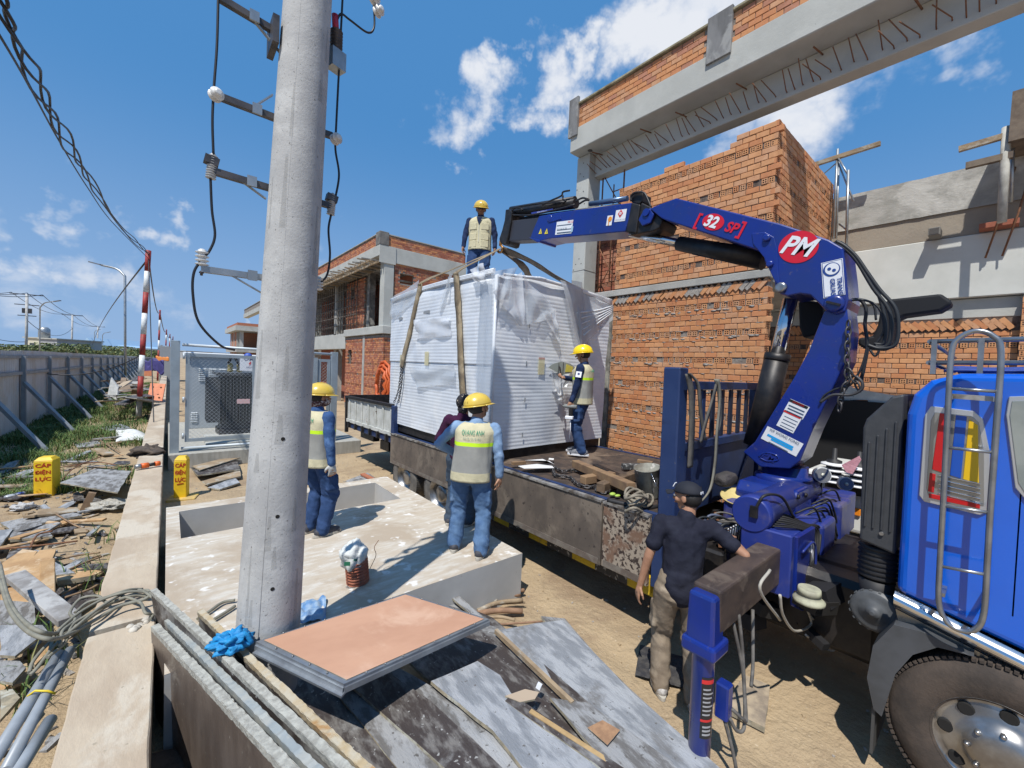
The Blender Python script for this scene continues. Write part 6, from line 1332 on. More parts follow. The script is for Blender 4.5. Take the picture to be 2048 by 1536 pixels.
# ------------------------------------------------------------------ loose things on the bed
def bedstuff():
    D = lambda px, py, z=1.21: TILT @ T(px, py, z=z)
    old = mat('oily_timber', (.10,.065,.04), .85, c2=(.17,.115,.07), scale=6, stretch=(1,.6,1), bump=.003, c3=(.05,.035,.025), scale3=3); pale = mat('worn_timber', (.27,.17,.09), .85, c2=(.18,.11,.065), scale=5, bump=.003)
    def bar(a, b, w, h, lab, m_=old, za=1.21, zb=1.21): p, q = D(*a, z=za), D(*b, z=zb); m = M(); m.bar(p+Vector((0,0,h/2)), q+Vector((0,0,h/2)), w, h); m.build('timber_block', m_, None, lab, 'timber', 'timber dunnage on the deck', bevel=.006)
    bar((1165,968),(1225,958),.10,.09,'light brown block lying closest to the chain', pale); bar((1150,935),(1262,985),.10,.10,'longest beam crossing over the others', pale, 1.22, 1.30); bar((1200,985),(1290,950),.10,.10,'dark beam crossed under the long one'); bar((1190,935),(1240,958),.09,.05,'thin black board beside the long beam', blk_steel); bar((1245,938),(1300,938),.10,.07,'weathered black and grey board near the bucket', mat('mottled_board', (.05,.05,.05), .8, c2=(.3,.3,.29), scale=18, lo=.52, hi=.6)); bar((1235,985),(1265,990),.12,.12,'short square block end-on by the rope'); bar((1275,925),(1305,930),.07,.05,'small red brown offcut against the bulkhead', pale)
    c = D(1300, 990); t = empty('bucket', c, 'dented dirty grey paint bucket leaning at the bulkhead post', 'bucket')
    m = M(); m.lathe(c, (-.2,.05,1), [(.12,0),(.125,.01),(.135,.30),(.142,.31),(.13,.31),(.12,.06),(.001,.06)], 28); m.build('bucket_shell', mat('bucket_grey', (.25,.25,.215), .7, c2=(.13,.12,.10), scale=7, spots=(.42,.41,.38), sscale=14, sthr=(.62,.7)), t)
    m = M(); m.tube(bez([c+Vector((-.17,-.1,.28)), c+Vector((-.2,-.2,.16)), c+Vector((-.05,-.22,.08)), c+Vector((.08,-.12,.2))], 6), .004, 5); m.build('handle', chrome, t)
    rope = mat('dirty_rope', (.26,.23,.18), .9, c2=(.15,.13,.10), scale=12); r = random.Random(8)
    m = M()
    for k in range(7):
        c2 = D(1272+r.uniform(-8,8), 1015+r.uniform(-6,6)); R = r.uniform(.07,.16)
        m.tube([c2+Vector((math.cos(a)*R*1.2, math.sin(a)*R*.8, .02+.02*k+.03*math.sin(a*2+k))) for a in [2*math.pi*i/18 for i in range(19)]], .013, 6)
    m.build('rope_coil', rope, None, 'heap of dirty grey rope at the bucket foot', 'rope')
    m = M(); m.tube(bez([D(1215,1000), D(1250,1008), D(1290,1016), D(1318,1012)], 6), .022, 8); m.build('hose_piece', black, None, 'thick black rubber hose lying before the rope heap', 'hose')
    w = mat('white_card', (.72,.72,.71), .5)
    m = M(); a = [D(*q) for q in ((1036,937),(1098,930),(1108,941),(1048,942))]; m.prism([p+Vector((0,0,.03)) for p in a], (0,0,.004)); m.build('card_sheet', w, None, 'bent white card lying flat near the deck edge', 'card'); m = M(); a = [D(*q) for q in ((1050,930),(1085,927),(1108,938),(1098,931))]; m.prism([p+Vector((0,0,.06)) for p in a], (0,0,.004)); m.build('card_sheet', w, None, 'curled white card strip behind the flat one', 'card')
    m = M(); m.bar(D(1024,930)+Vector((0,0,.02)), D(1050,928)+Vector((0,0,.02)), .05, .04); m.build('timber_block', pale, None, 'tiny pale timber wedge touching the white card', 'timber', 'timber dunnage on the deck')
    m = M(); m.prism([p+Vector((0,0,.005)) for p in [D(*q) for q in ((1098,917),(1108,918),(1107,921),(1097,920))]], (0,0,.004)); m.build('paper_scrap', w, None, 'tiny white paper scrap near the lone man on the deck', 'paper scrap')
    gl = mat('lime_scrap', (.35,.5,.08), .6); m = M(); m.ball(D(1225,992)+Vector((0,0,.02)), .03, 8, 5, sc=(1.4,1,.6)); m.ball(D(1235,995)+Vector((0,0,.02)), .025, 8, 5, sc=(1.6,1,.5)); m.build('green_rag', gl, None, 'small lime green rag before the timber', 'rag')
    # slack straps hanging over the bulkhead
    st = mat('grey_strap', (.075,.07,.065), .85, c2=(.13,.12,.105), scale=9); st2 = mat('pale_strap', (.24,.23,.19), .85, c2=(.16,.15,.12), scale=7)
    def strap(pts, w, lab, m_, x=1.78):
        q = bez([TILT @ T(a, b, y=x) for a, b in pts], 7); m = M(); v = []
        for p in q: v += [p+Vector((w/2,0,0)), p-Vector((w/2,0,0))]
        m.add(v, [(2*i,2*i+1,2*i+3,2*i+2) for i in range(len(q)-1)], 0, True); m.build('hanging_strap', m_, None, lab, 'strap', 'straps hung on the bulkhead', solid=.012)
    strap(((1376,748),(1383,790),(1384,850),(1382,900),(1380,935)), .09, 'thickest dark strap hanging next to the bulkhead post', st); strap(((1378,746),(1396,770),(1402,830),(1410,880)), .05, 'dark strap bunched beside the thickest one', st, 1.77); strap(((1435,760),(1425,800),(1410,850),(1402,885)), .05, 'dark strap crossing slantwise from the top rail', st, 1.76); strap(((1436,758),(1440,800),(1434,870),(1430,930),(1420,980),(1395,1010),(1380,1020)), .05, 'pale long strap falling to the hoses', st2, 1.75); strap(((1432,758),(1439,790),(1440,840),(1437,862)), .07, 'short pale grey strap end on the top rail', st2, 1.76)
bedstuff()
# porcelain-type bushings and a van nose beyond the truck
def bushing(px, py, lab):
    c = P(px, py, x=6.9); c.z = 1.15; t = empty('bushing_stack', c, lab, 'insulator', 'black and white ribbed bushings behind the truck'); h = P(px, py, x=6.9).z - 1.15; n = max(4, int(h/.075))
    for k in range(n): m = M(); m.lathe(c+Vector((0,0,k*.075)), (0,0,1), [(.09,0),(.15,.012),(.145,.03),(.09,.045)], 20); m.build('shed', mat('shed_white', (.72,.73,.74), .35), t)
    m = M(); m.lathe(c, (0,0,1), [(.085,-.1),(.085,n*.075),(.03,n*.075+.02),(.025,n*.075+.16),(.001,n*.075+.17)], 14); m.build('core', black, t)
bushing(1668, 932, 'ribbed bushing behind the work lamps with bare metal top'); bushing(1717, 945, 'ribbed bushing beside the black air intake, under the pink cloth')
m = M(); m.prism([P(a,b,x=6.7) for a, b in ((1683,930),(1718,912),(1722,920),(1705,948),(1693,945))][::-1], (.02,0,0)); m.build('pink_cloth', mat('pink_cloth', (.75,.38,.44), .7, c2=(.6,.28,.34), scale=9, bump=.01), None, 'pink cloth draped over the bushing tops', 'cloth')
t = empty('parked_van', (7.2, .9, 0), 'white van nose with orange indicator, glimpsed between crane base and cab', 'van')
M().box(7.0, 8.6, -.6, 1.75, .5, 1.25).build('van_body', mat('van_white', (.70,.70,.66), .3), t, bevel=.06, seg=3); p = P(1706,1022,x=6.98); M().obox(p, .03, .16, .10).build('indicator', mat('indicator_orange', (.8,.25,.02), .3), t, bevel=.01); M().box(7.05,8.6,-.5,1.6,.25,.49).build('bumper', mat('grey_plastic', (.04,.043,.048)), t)
for y in (-.2, 1.3): M().lathe((7.1, y, .32), (1,0,0), [(.15,0),(.32,0),(.32,.2)], 24).build('wheel', tyre_m, t)
# ------------------------------------------------------------------ people
def remesh(m, voxel, name, mats, par, disp=None, smooth=4, label=None, keep_mat=None):
    """melt overlapping closed volumes into one continuous surface"""
    me = bpy.data.meshes.new(name); me.from_pydata(m.v, [], m.f); o = bpy.data.objects.new(name, me); COL.objects.link(o)
    r = o.modifiers.new('r', 'REMESH'); r.mode = 'VOXEL'; r.voxel_size = voxel; r.adaptivity = 0
    s = o.modifiers.new('s', 'SMOOTH'); s.factor = .5; s.iterations = smooth
    bpy.context.view_layer.update(); dg = bpy.context.evaluated_depsgraph_get()
    me2 = bpy.data.meshes.new_from_object(o.evaluated_get(dg)); bpy.data.objects.remove(o)
    n = len(me2.vertices); co = np.empty(n*3); me2.vertices.foreach_get('co', co); co = co.reshape(-1, 3)
    if disp:
        nr = np.empty(n*3); me2.vertex_normals.foreach_get('vector', nr); nr = nr.reshape(-1, 3)
        d = np.array([disp(Vector(c)) for c in co]); co = co + nr*d[:, None]; me2.vertices.foreach_set('co', co.ravel())
    me2.polygons.foreach_set('use_smooth', [True]*len(me2.polygons)); me2.materials.clear()
    for q in (mats if isinstance(mats, (list, tuple)) else [mats]): me2.materials.append(q)
    if keep_mat:
        for p in me2.polygons: p.material_index = keep_mat(p.center)
    me2.name = name; ob = bpy.data.objects.new(name, me2); COL.objects.link(ob); ob.parent = par
    if label: ob['label'] = label
    me2.update(); return ob
def cap(m, a, b, ra, rb, sx=1, sy=1, n=12):
    """closed tapered capsule; sx, sy squash it across world x / y"""
    a, b = Vector(a), Vector(b); d = (b-a); L = max(d.length, 1e-5); d /= L
    u = d.orthogonal().normalized(); w = d.cross(u); rings = []
    for t, k in ((-1, .12), (-.8, .6), (-.45, .89), (0, 1)): rings.append((a + d*(t*ra), ra*k))
    rings.append((a.lerp(b, .5), (ra+rb)/2))
    for t, k in ((0, 1), (.45, .89), (.8, .6), (1, .12)): rings.append((b + d*(t*rb), rb*k))
    out = []
    for c, r in rings:
        q = []
        for k in range(n):
            an = 2*math.pi*k/n; v = (u*math.cos(an)+w*math.sin(an))*r; q.append(c + Vector((v.x*sx, v.y*sy, v.z)))
        out.append(q)
    m.ring(out)
def ik(a, t, l1, l2, pole):
    a, t, pole = Vector(a), Vector(t), Vector(pole); d = t-a; L = min(d.length, (l1+l2)*.995); d.normalize(); t = a+d*L
    x = (l1*l1-l2*l2+L*L)/(2*L); h = math.sqrt(max(0, l1*l1-x*x)); p = (pole - d*pole.dot(d)).normalized(); return a+d*x+p*h, t
def hand(m, w, d, n, side, curl=.5, k=1.0, grip=False):
    """palm, four bent fingers of different lengths and a thumb off the side; n = palm normal"""
    w, d, n = Vector(w), Vector(d).normalized(), Vector(n); n = (n-d*n.dot(d)).normalized(); s = d.cross(n)*side
    cap(m, w, w+d*.05, .024, .026)
    for j, off in enumerate((-.026, -.009, .009, .026)): cap(m, w+d*.03+s*off*.8, w+d*.085*k+s*off, .0145, .0125)
    for j, (off, l) in enumerate(((-.030, .066), (-.010, .078), (.010, .074), (.030, .058))):
        b = w+d*.088*k+s*off; c1 = curl*(.8+.1*j); e1 = b + (d*math.cos(c1)+n*math.sin(c1))*l*.5+s*off*.08; c2 = c1+curl*1.1; e2 = e1+(d*math.cos(c2)+n*math.sin(c2))*l*.32; c3 = c2+curl*.8; e3 = e2+(d*math.cos(c3)+n*math.sin(c3))*l*.24
        cap(m, b, e1, .0095, .0088, n=8); cap(m, e1, e2, .0088, .008, n=8); cap(m, e2, e3, .008, .007, n=8)
    tb = w+d*.025-s*.026; t1 = tb+(d*.7-s*.75+n*.25).normalized()*.045; t2 = t1+(d*.9-s*.1+n*.5).normalized()*.032; cap(m, tb, t1, .0135, .011, n=8); cap(m, t1, t2, .0105, .0085, n=8)
skin = mat('skin_tan', (.40,.215,.13), .55, c2=(.34,.175,.105), scale=14, obj=True, bump=.0006, bscale=90)
skin_d = mat('skin_shade', (.27,.14,.09), .55, c2=(.22,.11,.07), scale=14, obj=True)
def cloth(name, c, c2, sc=9, **k): return mat(name, c, .9, c2=c2, scale=sc, bump=.0035, bscale=38, obj=True, spec=.2, **k)
denim_l = cloth('faded_denim', (.115,.20,.34), (.07,.135,.26), c3=(.21,.31,.46), scale3=4, thr3=(.58,.7)); denim_s = cloth('light_work_shirt', (.24,.36,.53), (.18,.28,.44), c3=(.32,.44,.60), scale3=5, thr3=(.6,.72))
denim_d = cloth('dark_denim', (.035,.07,.17), (.022,.05,.125), c3=(.07,.12,.24), scale3=4, thr3=(.6,.74)); navy_c = cloth('navy_work_cloth', (.018,.032,.085), (.012,.022,.06), c3=(.03,.05,.12), scale3=5)
blue_c = cloth('mid_blue_cloth', (.05,.11,.26), (.035,.08,.20), c3=(.09,.17,.34), scale3=5)
beige = cloth('vest_beige', (.60,.55,.37), (.52,.48,.32)); mesh_g = mat('vest_mesh', (.34,.34,.31), .95, c2=(.28,.28,.26), scale=5, obj=True, bump=.001, bscale=260); lime = mat('vest_lime', (.58,.88,.02), .6); glove_m = cloth('glove', (.55,.55,.52), (.4,.4,.38))
helm_y = mat('helmet_yellow', (.70,.50,.07), .3, c2=(.62,.44,.08), scale=6, coat=.3, obj=True); helm_b = mat('helmet_bright', (.86,.62,.01), .3, coat=.3); shoe_d = mat('shoe_dark', (.035,.038,.05), .7, obj=True, c2=(.06,.06,.07), scale=30); sole_m = mat('shoe_sole', (.45,.42,.36), .8); hairm = mat('hair_black', (.012,.010,.009), .6, bump=.003, bscale=120)
PRINT = {}
def vest_ring(z):
    """half width, half depth of the vest at height z"""
    tab = [(.80,.195,.150),(.95,.190,.142),(1.10,.188,.138),(1.25,.196,.140),(1.33,.200,.130),(1.385,.175,.102),(1.42,.115,.075)]
    for (z0,a0,b0),(z1,a1,b1) in zip(tab, tab[1:]):
        if z <= z1: t = max(0,(z-z0)/(z1-z0)); return a0+(a1-a0)*t, b0+(b1-b0)*t
    return tab[-1][1:]
def person(label, pos, face, lw, rw, lf, rf, shirt, trousers, vest=True, helmet='helmet_yellow', head_turn=(0,0,0), lean=(0,0), sleeves=True, lpole=(-.5,-.8,0), rpole=(.5,-.8,0), gloves=(False, False), hair=True, mask=None, cap_m=None, bandana=None, shades=False, lhand=None, rhand=None, curl=(.45,.45), H=1.68, shoes=(shoe_d, sole_m), skin_m=None, patch=False, back_text=None, front=False, seed=1, lknee=None, rknee=None, top_name='shirt', bw=1.10):
    sk = skin_m or skin
    root = bpy.data.objects.new('person', None); COL.objects.link(root); ORG[root.name] = Vector((0,0,0)); tag(root, label, 'person')
    fd = Vector((face[0], face[1], 0)).normalized(); W = Matrix((Vector((fd.y, -fd.x, 0)), fd, Vector((0,0,1)))).transposed(); pos = Vector(pos); s = H/1.68
    def loc(p): q_ = (W.transposed() @ (Vector(p)-pos))/s; return Vector((q_.x/bw, q_.y/1.06, q_.z))
    LW, RW, LF, RF = [loc(p) if isinstance(p, Vector) else Vector(p) for p in (lw, rw, lf, rf)]
    pel = Vector(((LF.x+RF.x)*.35, (LF.y+RF.y)*.35, .90)); L = Vector((lean[0], lean[1], 0))
    tz = lambda p: Vector((p.x + pel.x*(1-.0*p.z) + L.x*(p.z-.9)/.5, p.y + pel.y + L.y*(p.z-.9)/.5, p.z)) if p.z > .9 else Vector((p.x+pel.x, p.y+pel.y, p.z))
    sh = {-1: tz(Vector((-.185,0,1.37))), 1: tz(Vector((.185,0,1.37)))}; neck = tz(Vector((0,-.01,1.42))); hc = tz(Vector((0,.025,1.575)))
    el, wr = {}, {}
    el[-1], wr[-1] = ik(sh[-1], LW, .285, .25, lpole); el[1], wr[1] = ik(sh[1], RW, .285, .25, rpole)
    hip = {-1: pel+Vector((-.095,0,-.02)), 1: pel+Vector((.095,0,-.02))}; kn, an = {}, {}
    kn[-1], an[-1] = ik(hip[-1], LF+Vector((0,-.02,.08)), .42, .40, lknee or (-.1,1,0)); kn[1], an[1] = ik(hip[1], RF+Vector((0,-.02,.08)), .42, .40, rknee or (.1,1,0))
    HR = rotm(head_turn[0], head_turn[1], head_turn[2]); hp = lambda x, y, z: hc + HR @ Vector((x, y, z))
    # body: one continuous figure
    m = M()
    m.ball(hp(0,-.012,.018), .098, 18, 12, sc=(.80,1.0,.98), rot=HR); cap(m, hp(0,.022,-.035), hp(0,.035,-.075), .060, .038); cap(m, hp(0,.084,.0), hp(0,.105,-.022), .010, .014, n=8); cap(m, hp(-.03,.078,.022), hp(.03,.078,.022), .012, .012, n=8); cap(m, hp(-.018,.086,-.052), hp(.018,.086,-.052), .008, .008, n=8)
    for sd in (-1, 1): m.ball(hp(sd*.08,-.008,-.008), .030, 8, 6, sc=(.32,.7,1.05), rot=HR); m.ball(hp(sd*.045,.055,-.02), .026, 8, 6, rot=HR)
    cap(m, hp(0,-.02,-.06), neck-Vector((0,0,.03)), .054, .062)
    cap(m, tz(Vector((-.10,0,1.33))), tz(Vector((.10,0,1.33))), .085, .085, 1, .9); cap(m, tz(Vector((0,0,1.30))), tz(Vector((0,0,1.0))), .12, .11, 1.1, .8); cap(m, pel+Vector((-.05,0,.0)), pel+Vector((.05,0,.0)), .11, .11, 1, .85)
    for sd in (-1, 1):
        cap(m, sh[sd], el[sd], .045, .037); cap(m, el[sd], wr[sd], .038, .026)
        fa = (wr[sd]-el[sd]).normalized(); hn, hcurl = ((lhand if sd < 0 else rhand) or (Vector((-sd,0.25,0)))), curl[0 if sd < 0 else 1]
        hand(m, wr[sd], fa if abs(fa.z) > .5 else (fa+Vector((0,0,-.15))), hn, sd if True else 1, hcurl)
        cap(m, hip[sd], kn[sd], .075, .052); cap(m, kn[sd], an[sd], .052, .036)
    remesh(m, .0068, 'body', sk, root, smooth=2)
    if True:
        for sd in (-1, 1): q = M(); q.ball(hp(sd*.032,.081,.006), .0125, 10, 8, rot=HR); e_ = q.build('eye', mat('eye_white', (.6,.58,.54), .3), root); q = M(); q.ball(hp(sd*.032,.0905,.006), .0055, 8, 6); q.build('iris', mat('eye_dark', (.02,.012,.01), .2), e_)
        q = M(); q.tube([hp(-.022,.0905,-.050), hp(0,.096,-.0515), hp(.022,.0905,-.050)], .0035, 6); q.build('mouth', mat('lips', (.25,.09,.07), .5), root)
    N3 = mnoise.noise
    # trousers
    m = M()
    cap(m, pel+Vector((-.055,0,.03)), pel+Vector((.055,0,.03)), .118, .118, 1, .88); cap(m, pel+Vector((-.06,0,-.05)), pel+Vector((.06,0,-.05)), .112, .112, 1, .95)
    for sd in (-1, 1):
        cap(m, hip[sd]+Vector((0,0,-.02)), kn[sd], .103, .082); bt = an[sd]+Vector((0,0,-.015)); cap(m, kn[sd], bt, .080, .072)
        if trousers.name != 'purple': m.obox(kn[sd].lerp(hip[sd], .36)+Vector((sd*.078,0,0)), .03, .13, .17)
    def dt(c):
        k = .007 + .014*max(0, 1-abs(c.z-kn[1].z)/.14) + .011*max(0, 1-abs(c.z-.13)/.12) + .006*max(0, 1-abs(c.z-.84)/.08)
        q_ = c.z*13+c.x*7+c.y*5; return k*(N3(Vector((c.x*8+seed, c.y*8, q_)))*1.0 + .55*(1-2*abs(N3(Vector((c.x*10+seed, c.y*9, q_*1.4)))))*.6 + .3*N3(Vector((c.x*22, c.y*22, c.z*24+seed))))
    remesh(m, .011, 'trousers', trousers, root, dt, 3)
    # shirt
    m = M()
    cap(m, tz(Vector((-.112,0,1.335))), tz(Vector((.112,0,1.335))), .088, .088, 1, .92); cap(m, tz(Vector((0,0,1.27))), tz(Vector((0,0,.98))), .135, .128, 1.18, .86); cap(m, pel+Vector((0,0,.06)), pel+Vector((0,0,-.02 if not vest else .0)), .135, .138, 1.16, .93); cap(m, neck+Vector((0,0,-.04)), neck+Vector((0,0,.012)), .078, .066)
    for sd in (-1, 1):
        if sleeves: cap(m, sh[sd], el[sd], .062, .051); cap(m, el[sd], wr[sd]-(wr[sd]-el[sd])*.04, .050, .039)
        else: cap(m, sh[sd], sh[sd].lerp(el[sd], .62), .060, .062)
    def ds(c):
        k = .009; 
        for sd in (-1, 1): k = max(k, .015*max(0, 1-(c-el[sd]).length/.16))
        k = max(k, .009*max(0, 1-abs(c.z-1.0)/.12))
        q_ = c.z*12-abs(c.x)*9+c.y*6; return k*(N3(Vector((c.x*9, c.y*9+seed, q_)))*1.1+.5*(1-2*abs(N3(Vector((c.x*11+seed, c.y*11, q_*1.3)))))*.6+.25*N3(Vector((c.x*25+seed, c.y*25, c.z*26))))
    remesh(m, .0105, top_name, shirt, root, ds, 3)
    # vest
    if vest:
        m = M(); nn = 56; zs = [.80+.02*k for k in range(32)]; zs = [z for z in zs if z < 1.425]; rings = []
        for z in zs:
            hw, hd = vest_ring(z); c = tz(Vector((0,0,max(z,.901)))); c.z = z; q = []
            for k in range(nn):
                a = 2*math.pi*k/nn; x, y = math.cos(a), math.sin(a); w_ = 1+.055*N3(Vector((x*2.2+seed, y*2.2, z*3)))+.05*(1-2*abs(N3(Vector((x*3.2+z*2.5, y*3+seed, z*2.0+x*1.5)))))*.5+.02*N3(Vector((x*7, y*7+seed, z*9)))+(.03*(1.0-z)*math.sin(a*5+seed) if z < 1.0 else 0)
                pw = .82; q.append(c+Vector((math.copysign(abs(x)**pw, x)*hw*w_, math.copysign(abs(y)**.9, y)*hd*w_, 0)))
            rings.append(q)
        m.ring(rings, 0, True, False); mi = []
        for i, f in enumerate(m.f):
            z = sum(m.v[j][2] for j in f)/len(f); y_ = sum(m.v[j][1] for j in f)/len(f)
            mi.append(0 if (z > 1.215 or z < .90 or front) else 1 if z > 1.175 else 2)
        m.m = mi; m.build('safety_vest', [beige, lime, mesh_g], root, org=(0,0,0), solid=.006)
        if front:
            cz = tz(Vector((0,0,1.1)))
            for x_ in (-.10, .10):
                for z_ in (1.22, 1.03, .90):
                    q = M(); q.obox(tz(Vector((x_, vest_ring(z_)[1]*.86+.006, z_))) if z_ > .9 else pel+Vector((x_, vest_ring(z_)[1]*.86+.006, 0)), .13, .02, .12, rotm(0,0,-x_*3.2)); q.build('vest_pocket', beige, root, bevel=.006)
            q = M(); q.tube([tz(Vector((0,vest_ring(z_)[1]+.006,z_))) for z_ in (1.32,1.2,1.1,.95,.91)], .005, 6); q.build('zip', mat('zip_grey', (.5,.5,.45), .4), root); q = M(); q.prism([tz(Vector((-.05,.142,1.385))), tz(Vector((.05,.142,1.385))), tz(Vector((0,.150,1.24)))], (0,.004,0)); q.build('collar_gap', shirt, root)
        if back_text:
            for txt, z_, hgt, m_, wd in back_text:
                cu = lettering(txt, root, (0,0,0), (1,0,0), (0,0,1), hgt, m_, width=wd, depth=0)
                hw, hd = vest_ring(z_); c = tz(Vector((0,0,z_)))
                for v in cu.data.vertices:
                    hw, hd = vest_ring(z_+v.co.z); xx = v.co.x; t_ = min(.95, abs(xx/hw)); ca = t_**(1/.82); yy = -hd*((1-ca*ca)**.45)*1.085-.006
                    v.co = Vector((c.x+xx, c.y+yy, z_+v.co.z))
    if patch:
        a, b = sh[-1].lerp(el[-1], .42), el[-1]; d_ = (el[-1]-sh[-1]).normalized(); nx = Vector((-1,-.15,0)); nx = (nx-d_*nx.dot(d_)).normalized(); r_ = d_.cross(nx)
        m = M(); c = a+nx*.069; m.add([c-r_*.04-d_*.045, c+r_*.04-d_*.045, c+r_*.04+d_*.045, c-r_*.04+d_*.045], [(0,1,2,3)]); m.build('sleeve_patch', MATS['sign_white'], root); m = M(); m.lathe(c+nx*.002-d_*.008, nx, [(.017,0),(.017,.001)], 12); m.build('patch_logo', MATS['sign_ink'], root)
    # head cover
    if cap_m:
        m = M(); rings = []
        for t in [i/9 for i in range(10)]:
            a = t*math.pi/2; rings.append([hp(math.cos(b_)*.092*math.cos(a), -.012+math.sin(b_)*.108*math.cos(a), .035+.088*math.sin(a)) for b_ in [2*math.pi*k/28 for k in range(28)]])
        m.ring(rings[:-1]+[[hp(0,-.012,.124)+Vector((.0002*math.cos(k), .0002*math.sin(k), 0)) for k in range(28)]], 0, True, False); m.build('baseball_cap', cap_m, root, solid=.004)
        m = M(); m.grid(lambda u, v: hp((u-.5)*.155, .085+.085*v*(1-(2*u-1)**2*.5), .040-.012*v-.016*(2*u-1)**2), 12, 6); m.build('cap_brim', cap_m, root, solid=.005)
        m = M(); m.obox(hp(0,-.118,.05), .05, .004, .02, HR); m.build('cap_tab', MATS['decal_white'], root); m = M(); m.obox(hp(-.015,.093,.085), .04, .006, .035, HR @ rotm(.5,0,.1)); m.build('cap_logo', MATS['decal_white'], root)
    elif helmet:
        hm = MATS[helmet]; m = M(); nn = 32; rings = []
        for t in [i/10 for i in range(10)]:
            a = t*math.pi/2*1.0; rings.append([hp(math.cos(b_)*.122*math.cos(a)**.85, -.008+math.sin(b_)*.146*math.cos(a)**.85, .030+.128*math.sin(a)+(.004 if abs(math.cos(b_)) < .12 and t > .2 else 0)) for b_ in [2*math.pi*k/nn for k in range(nn)]])
        rings.append([hp(.001*math.cos(2*math.pi*k/nn),-.008+.001*math.sin(2*math.pi*k/nn),.159) for k in range(nn)]); m.ring(rings, 0, True, False)
        h_ = m.build('hard_hat', hm, root, solid=.004)
        m = M(); rim = []
        for k in range(nn+1):
            b_ = 2*math.pi*k/nn; fr = max(0, math.sin(b_))**3; rim.append((hp(math.cos(b_)*.120, -.008+math.sin(b_)*.143, .034), hp(math.cos(b_)*(.139), -.008+math.sin(b_)*(.162+.042*fr), .024-.006*fr)))
        m.add([p for q in rim for p in q], [(2*i,2*i+2,2*i+3,2*i+1) for i in range(nn)], 0, True); m.build('hat_brim', hm, h_, solid=.005)
        for off in (-.026, 0, .026):
            m = M(); m.tube([hp(off, -.008+math.sin(b_)*.146*.985, .030+.132*abs(math.cos(b_))**.9 - (.004 if off else 0)) for b_ in [math.pi*(k/14-.5)*.82 for k in range(15)]], .0045, 6); m.build('hat_ridge', hm, h_)
        m = M(); m.tube([hp(-.085,.0,.02), hp(-.07,.03,-.06), hp(0,.05,-.108), hp(.07,.03,-.06), hp(.085,.0,.02)], .003, 5); m.build('chin_strap', hairm, root)
        if hair: m = M(); m.ball(hp(0,-.025,.005), .098, 18, 12, sc=(.86,.92,.80), rot=HR); m.build('hair', hairm, root)
    if bandana: m = M(); m.ball(hp(0,-.022,.03), .110, 20, 14, sc=(.88,1.02,1.0), rot=HR); m.ball(hp(0,-.07,-.06), .06, 12, 8, sc=(1.1,.7,1.1)); m.build('polka_dot_hood', bandana, root)
    if cap_m and hair: m = M(); m.ball(hp(0,-.030,.0), .094, 18, 12, sc=(.86,.92,.86), rot=HR); m.build('hair', hairm, root)
    if mask: m = M(); m.ball(hp(0,.02,-.045), .088, 18, 12, sc=(.92,1.0,.78), rot=HR); m.ball(hp(0,-.03,-.07), .075, 12, 8, sc=(1,1,.8)); m.build('face_mask', mask, root)
    if shades: m = M(); m.ball(hp(-.033,.088,.008), .026, 12, 8, sc=(1.1,.45,.75), rot=HR); m.ball(hp(.033,.088,.008), .026, 12, 8, sc=(1.1,.45,.75), rot=HR); m.tube([hp(-.08,.01,.014), hp(-.06,.075,.012), hp(.06,.075,.012), hp(.08,.01,.014)], .004, 6); m.build('sunglasses', mat('lens_black', (.01,.01,.012), .1), root)
    # shoes
    for sd, F, K in ((-1, LF, kn[-1]), (1, RF, kn[1])):
        tw = -.12*sd; R = rotm(0,0,tw); m = M(); c = Vector((F.x, F.y, 0))
        q = lambda x, y, z: c + R @ Vector((x, y, z))
        m2 = M(); cap(m2, q(0,-.06,.05), q(0,.08,.048), .048, .045); cap(m2, q(0,.08,.045), q(0,.14,.038), .042, .034); cap(m2, q(0,-.05,.05), q(0,-.03,.11), .042, .045); m2.obox(q(0,.04,.03), .088, .23, .035, R)
        sh_ = remesh(m2, .009, 'shoe', shoes[0], root, None, 2)
        m = M(); outl = [q(math.cos(a)*.053*(1 if math.sin(a) > 0 else .92), .035+math.sin(a)*.160, .0) for a in [2*math.pi*k/20 for k in range(20)]]; m.prism(outl[::-1], (0,0,.026)); m.build('shoe_sole', shoes[1], sh_) if False else m.build('shoe_sole', shoes[1], root)
    for sd, g_ in ((-1, gloves[0]), (1, gloves[1])):
        if g_: m = M(); fa = (wr[sd]-el[sd]).normalized(); hand(m, wr[sd]-fa*.01, fa, ((lhand if sd < 0 else rhand) or Vector((-sd,.25,0))), sd, curl[0 if sd<0 else 1], 1.02); m.v = [tuple(Vector(v)) for v in m.v]; o = remesh(m, .0075, 'glove', glove_m, root, lambda c: .004, 1)
    root.location = pos; root.rotation_euler = W.to_euler(); root.scale = (s*bw, s*1.06, s)
    return root, (lambda p: pos + W @ (Vector((p[0]*bw, p[1]*1.06, p[2]))*s)), dict(sh=sh, el=el, wr=wr, hc=hc)
pz = .504
green = mat('print_green', (.01,.30,.17), .6); greyp = mat('print_grey', (.25,.33,.27), .7)
fwd = Vector((.64,.77,0)); rgt = Vector((.766,-.643,0))
# man behind the pole (partly hidden)
person('man in beige vest, yellow hard hat and printed mask, half hidden behind the concrete pole', P(628,1068,z=pz), (.98,.30), (-.24,.0,.86), (.235,.03,.80), (-.10,.02,0), (.10,.05,0), blue_c, denim_d, head_turn=(-.05,0,-.15), mask=mat('printed_mask', (.12,.05,.04), .9, c2=(.5,.45,.42), scale=45, lo=.52, hi=.58, obj=True), gloves=(False,True), back_text=[('QUANG ANH', 1.325, .045, green, .22)], seed=2, lean=(0,-.01))
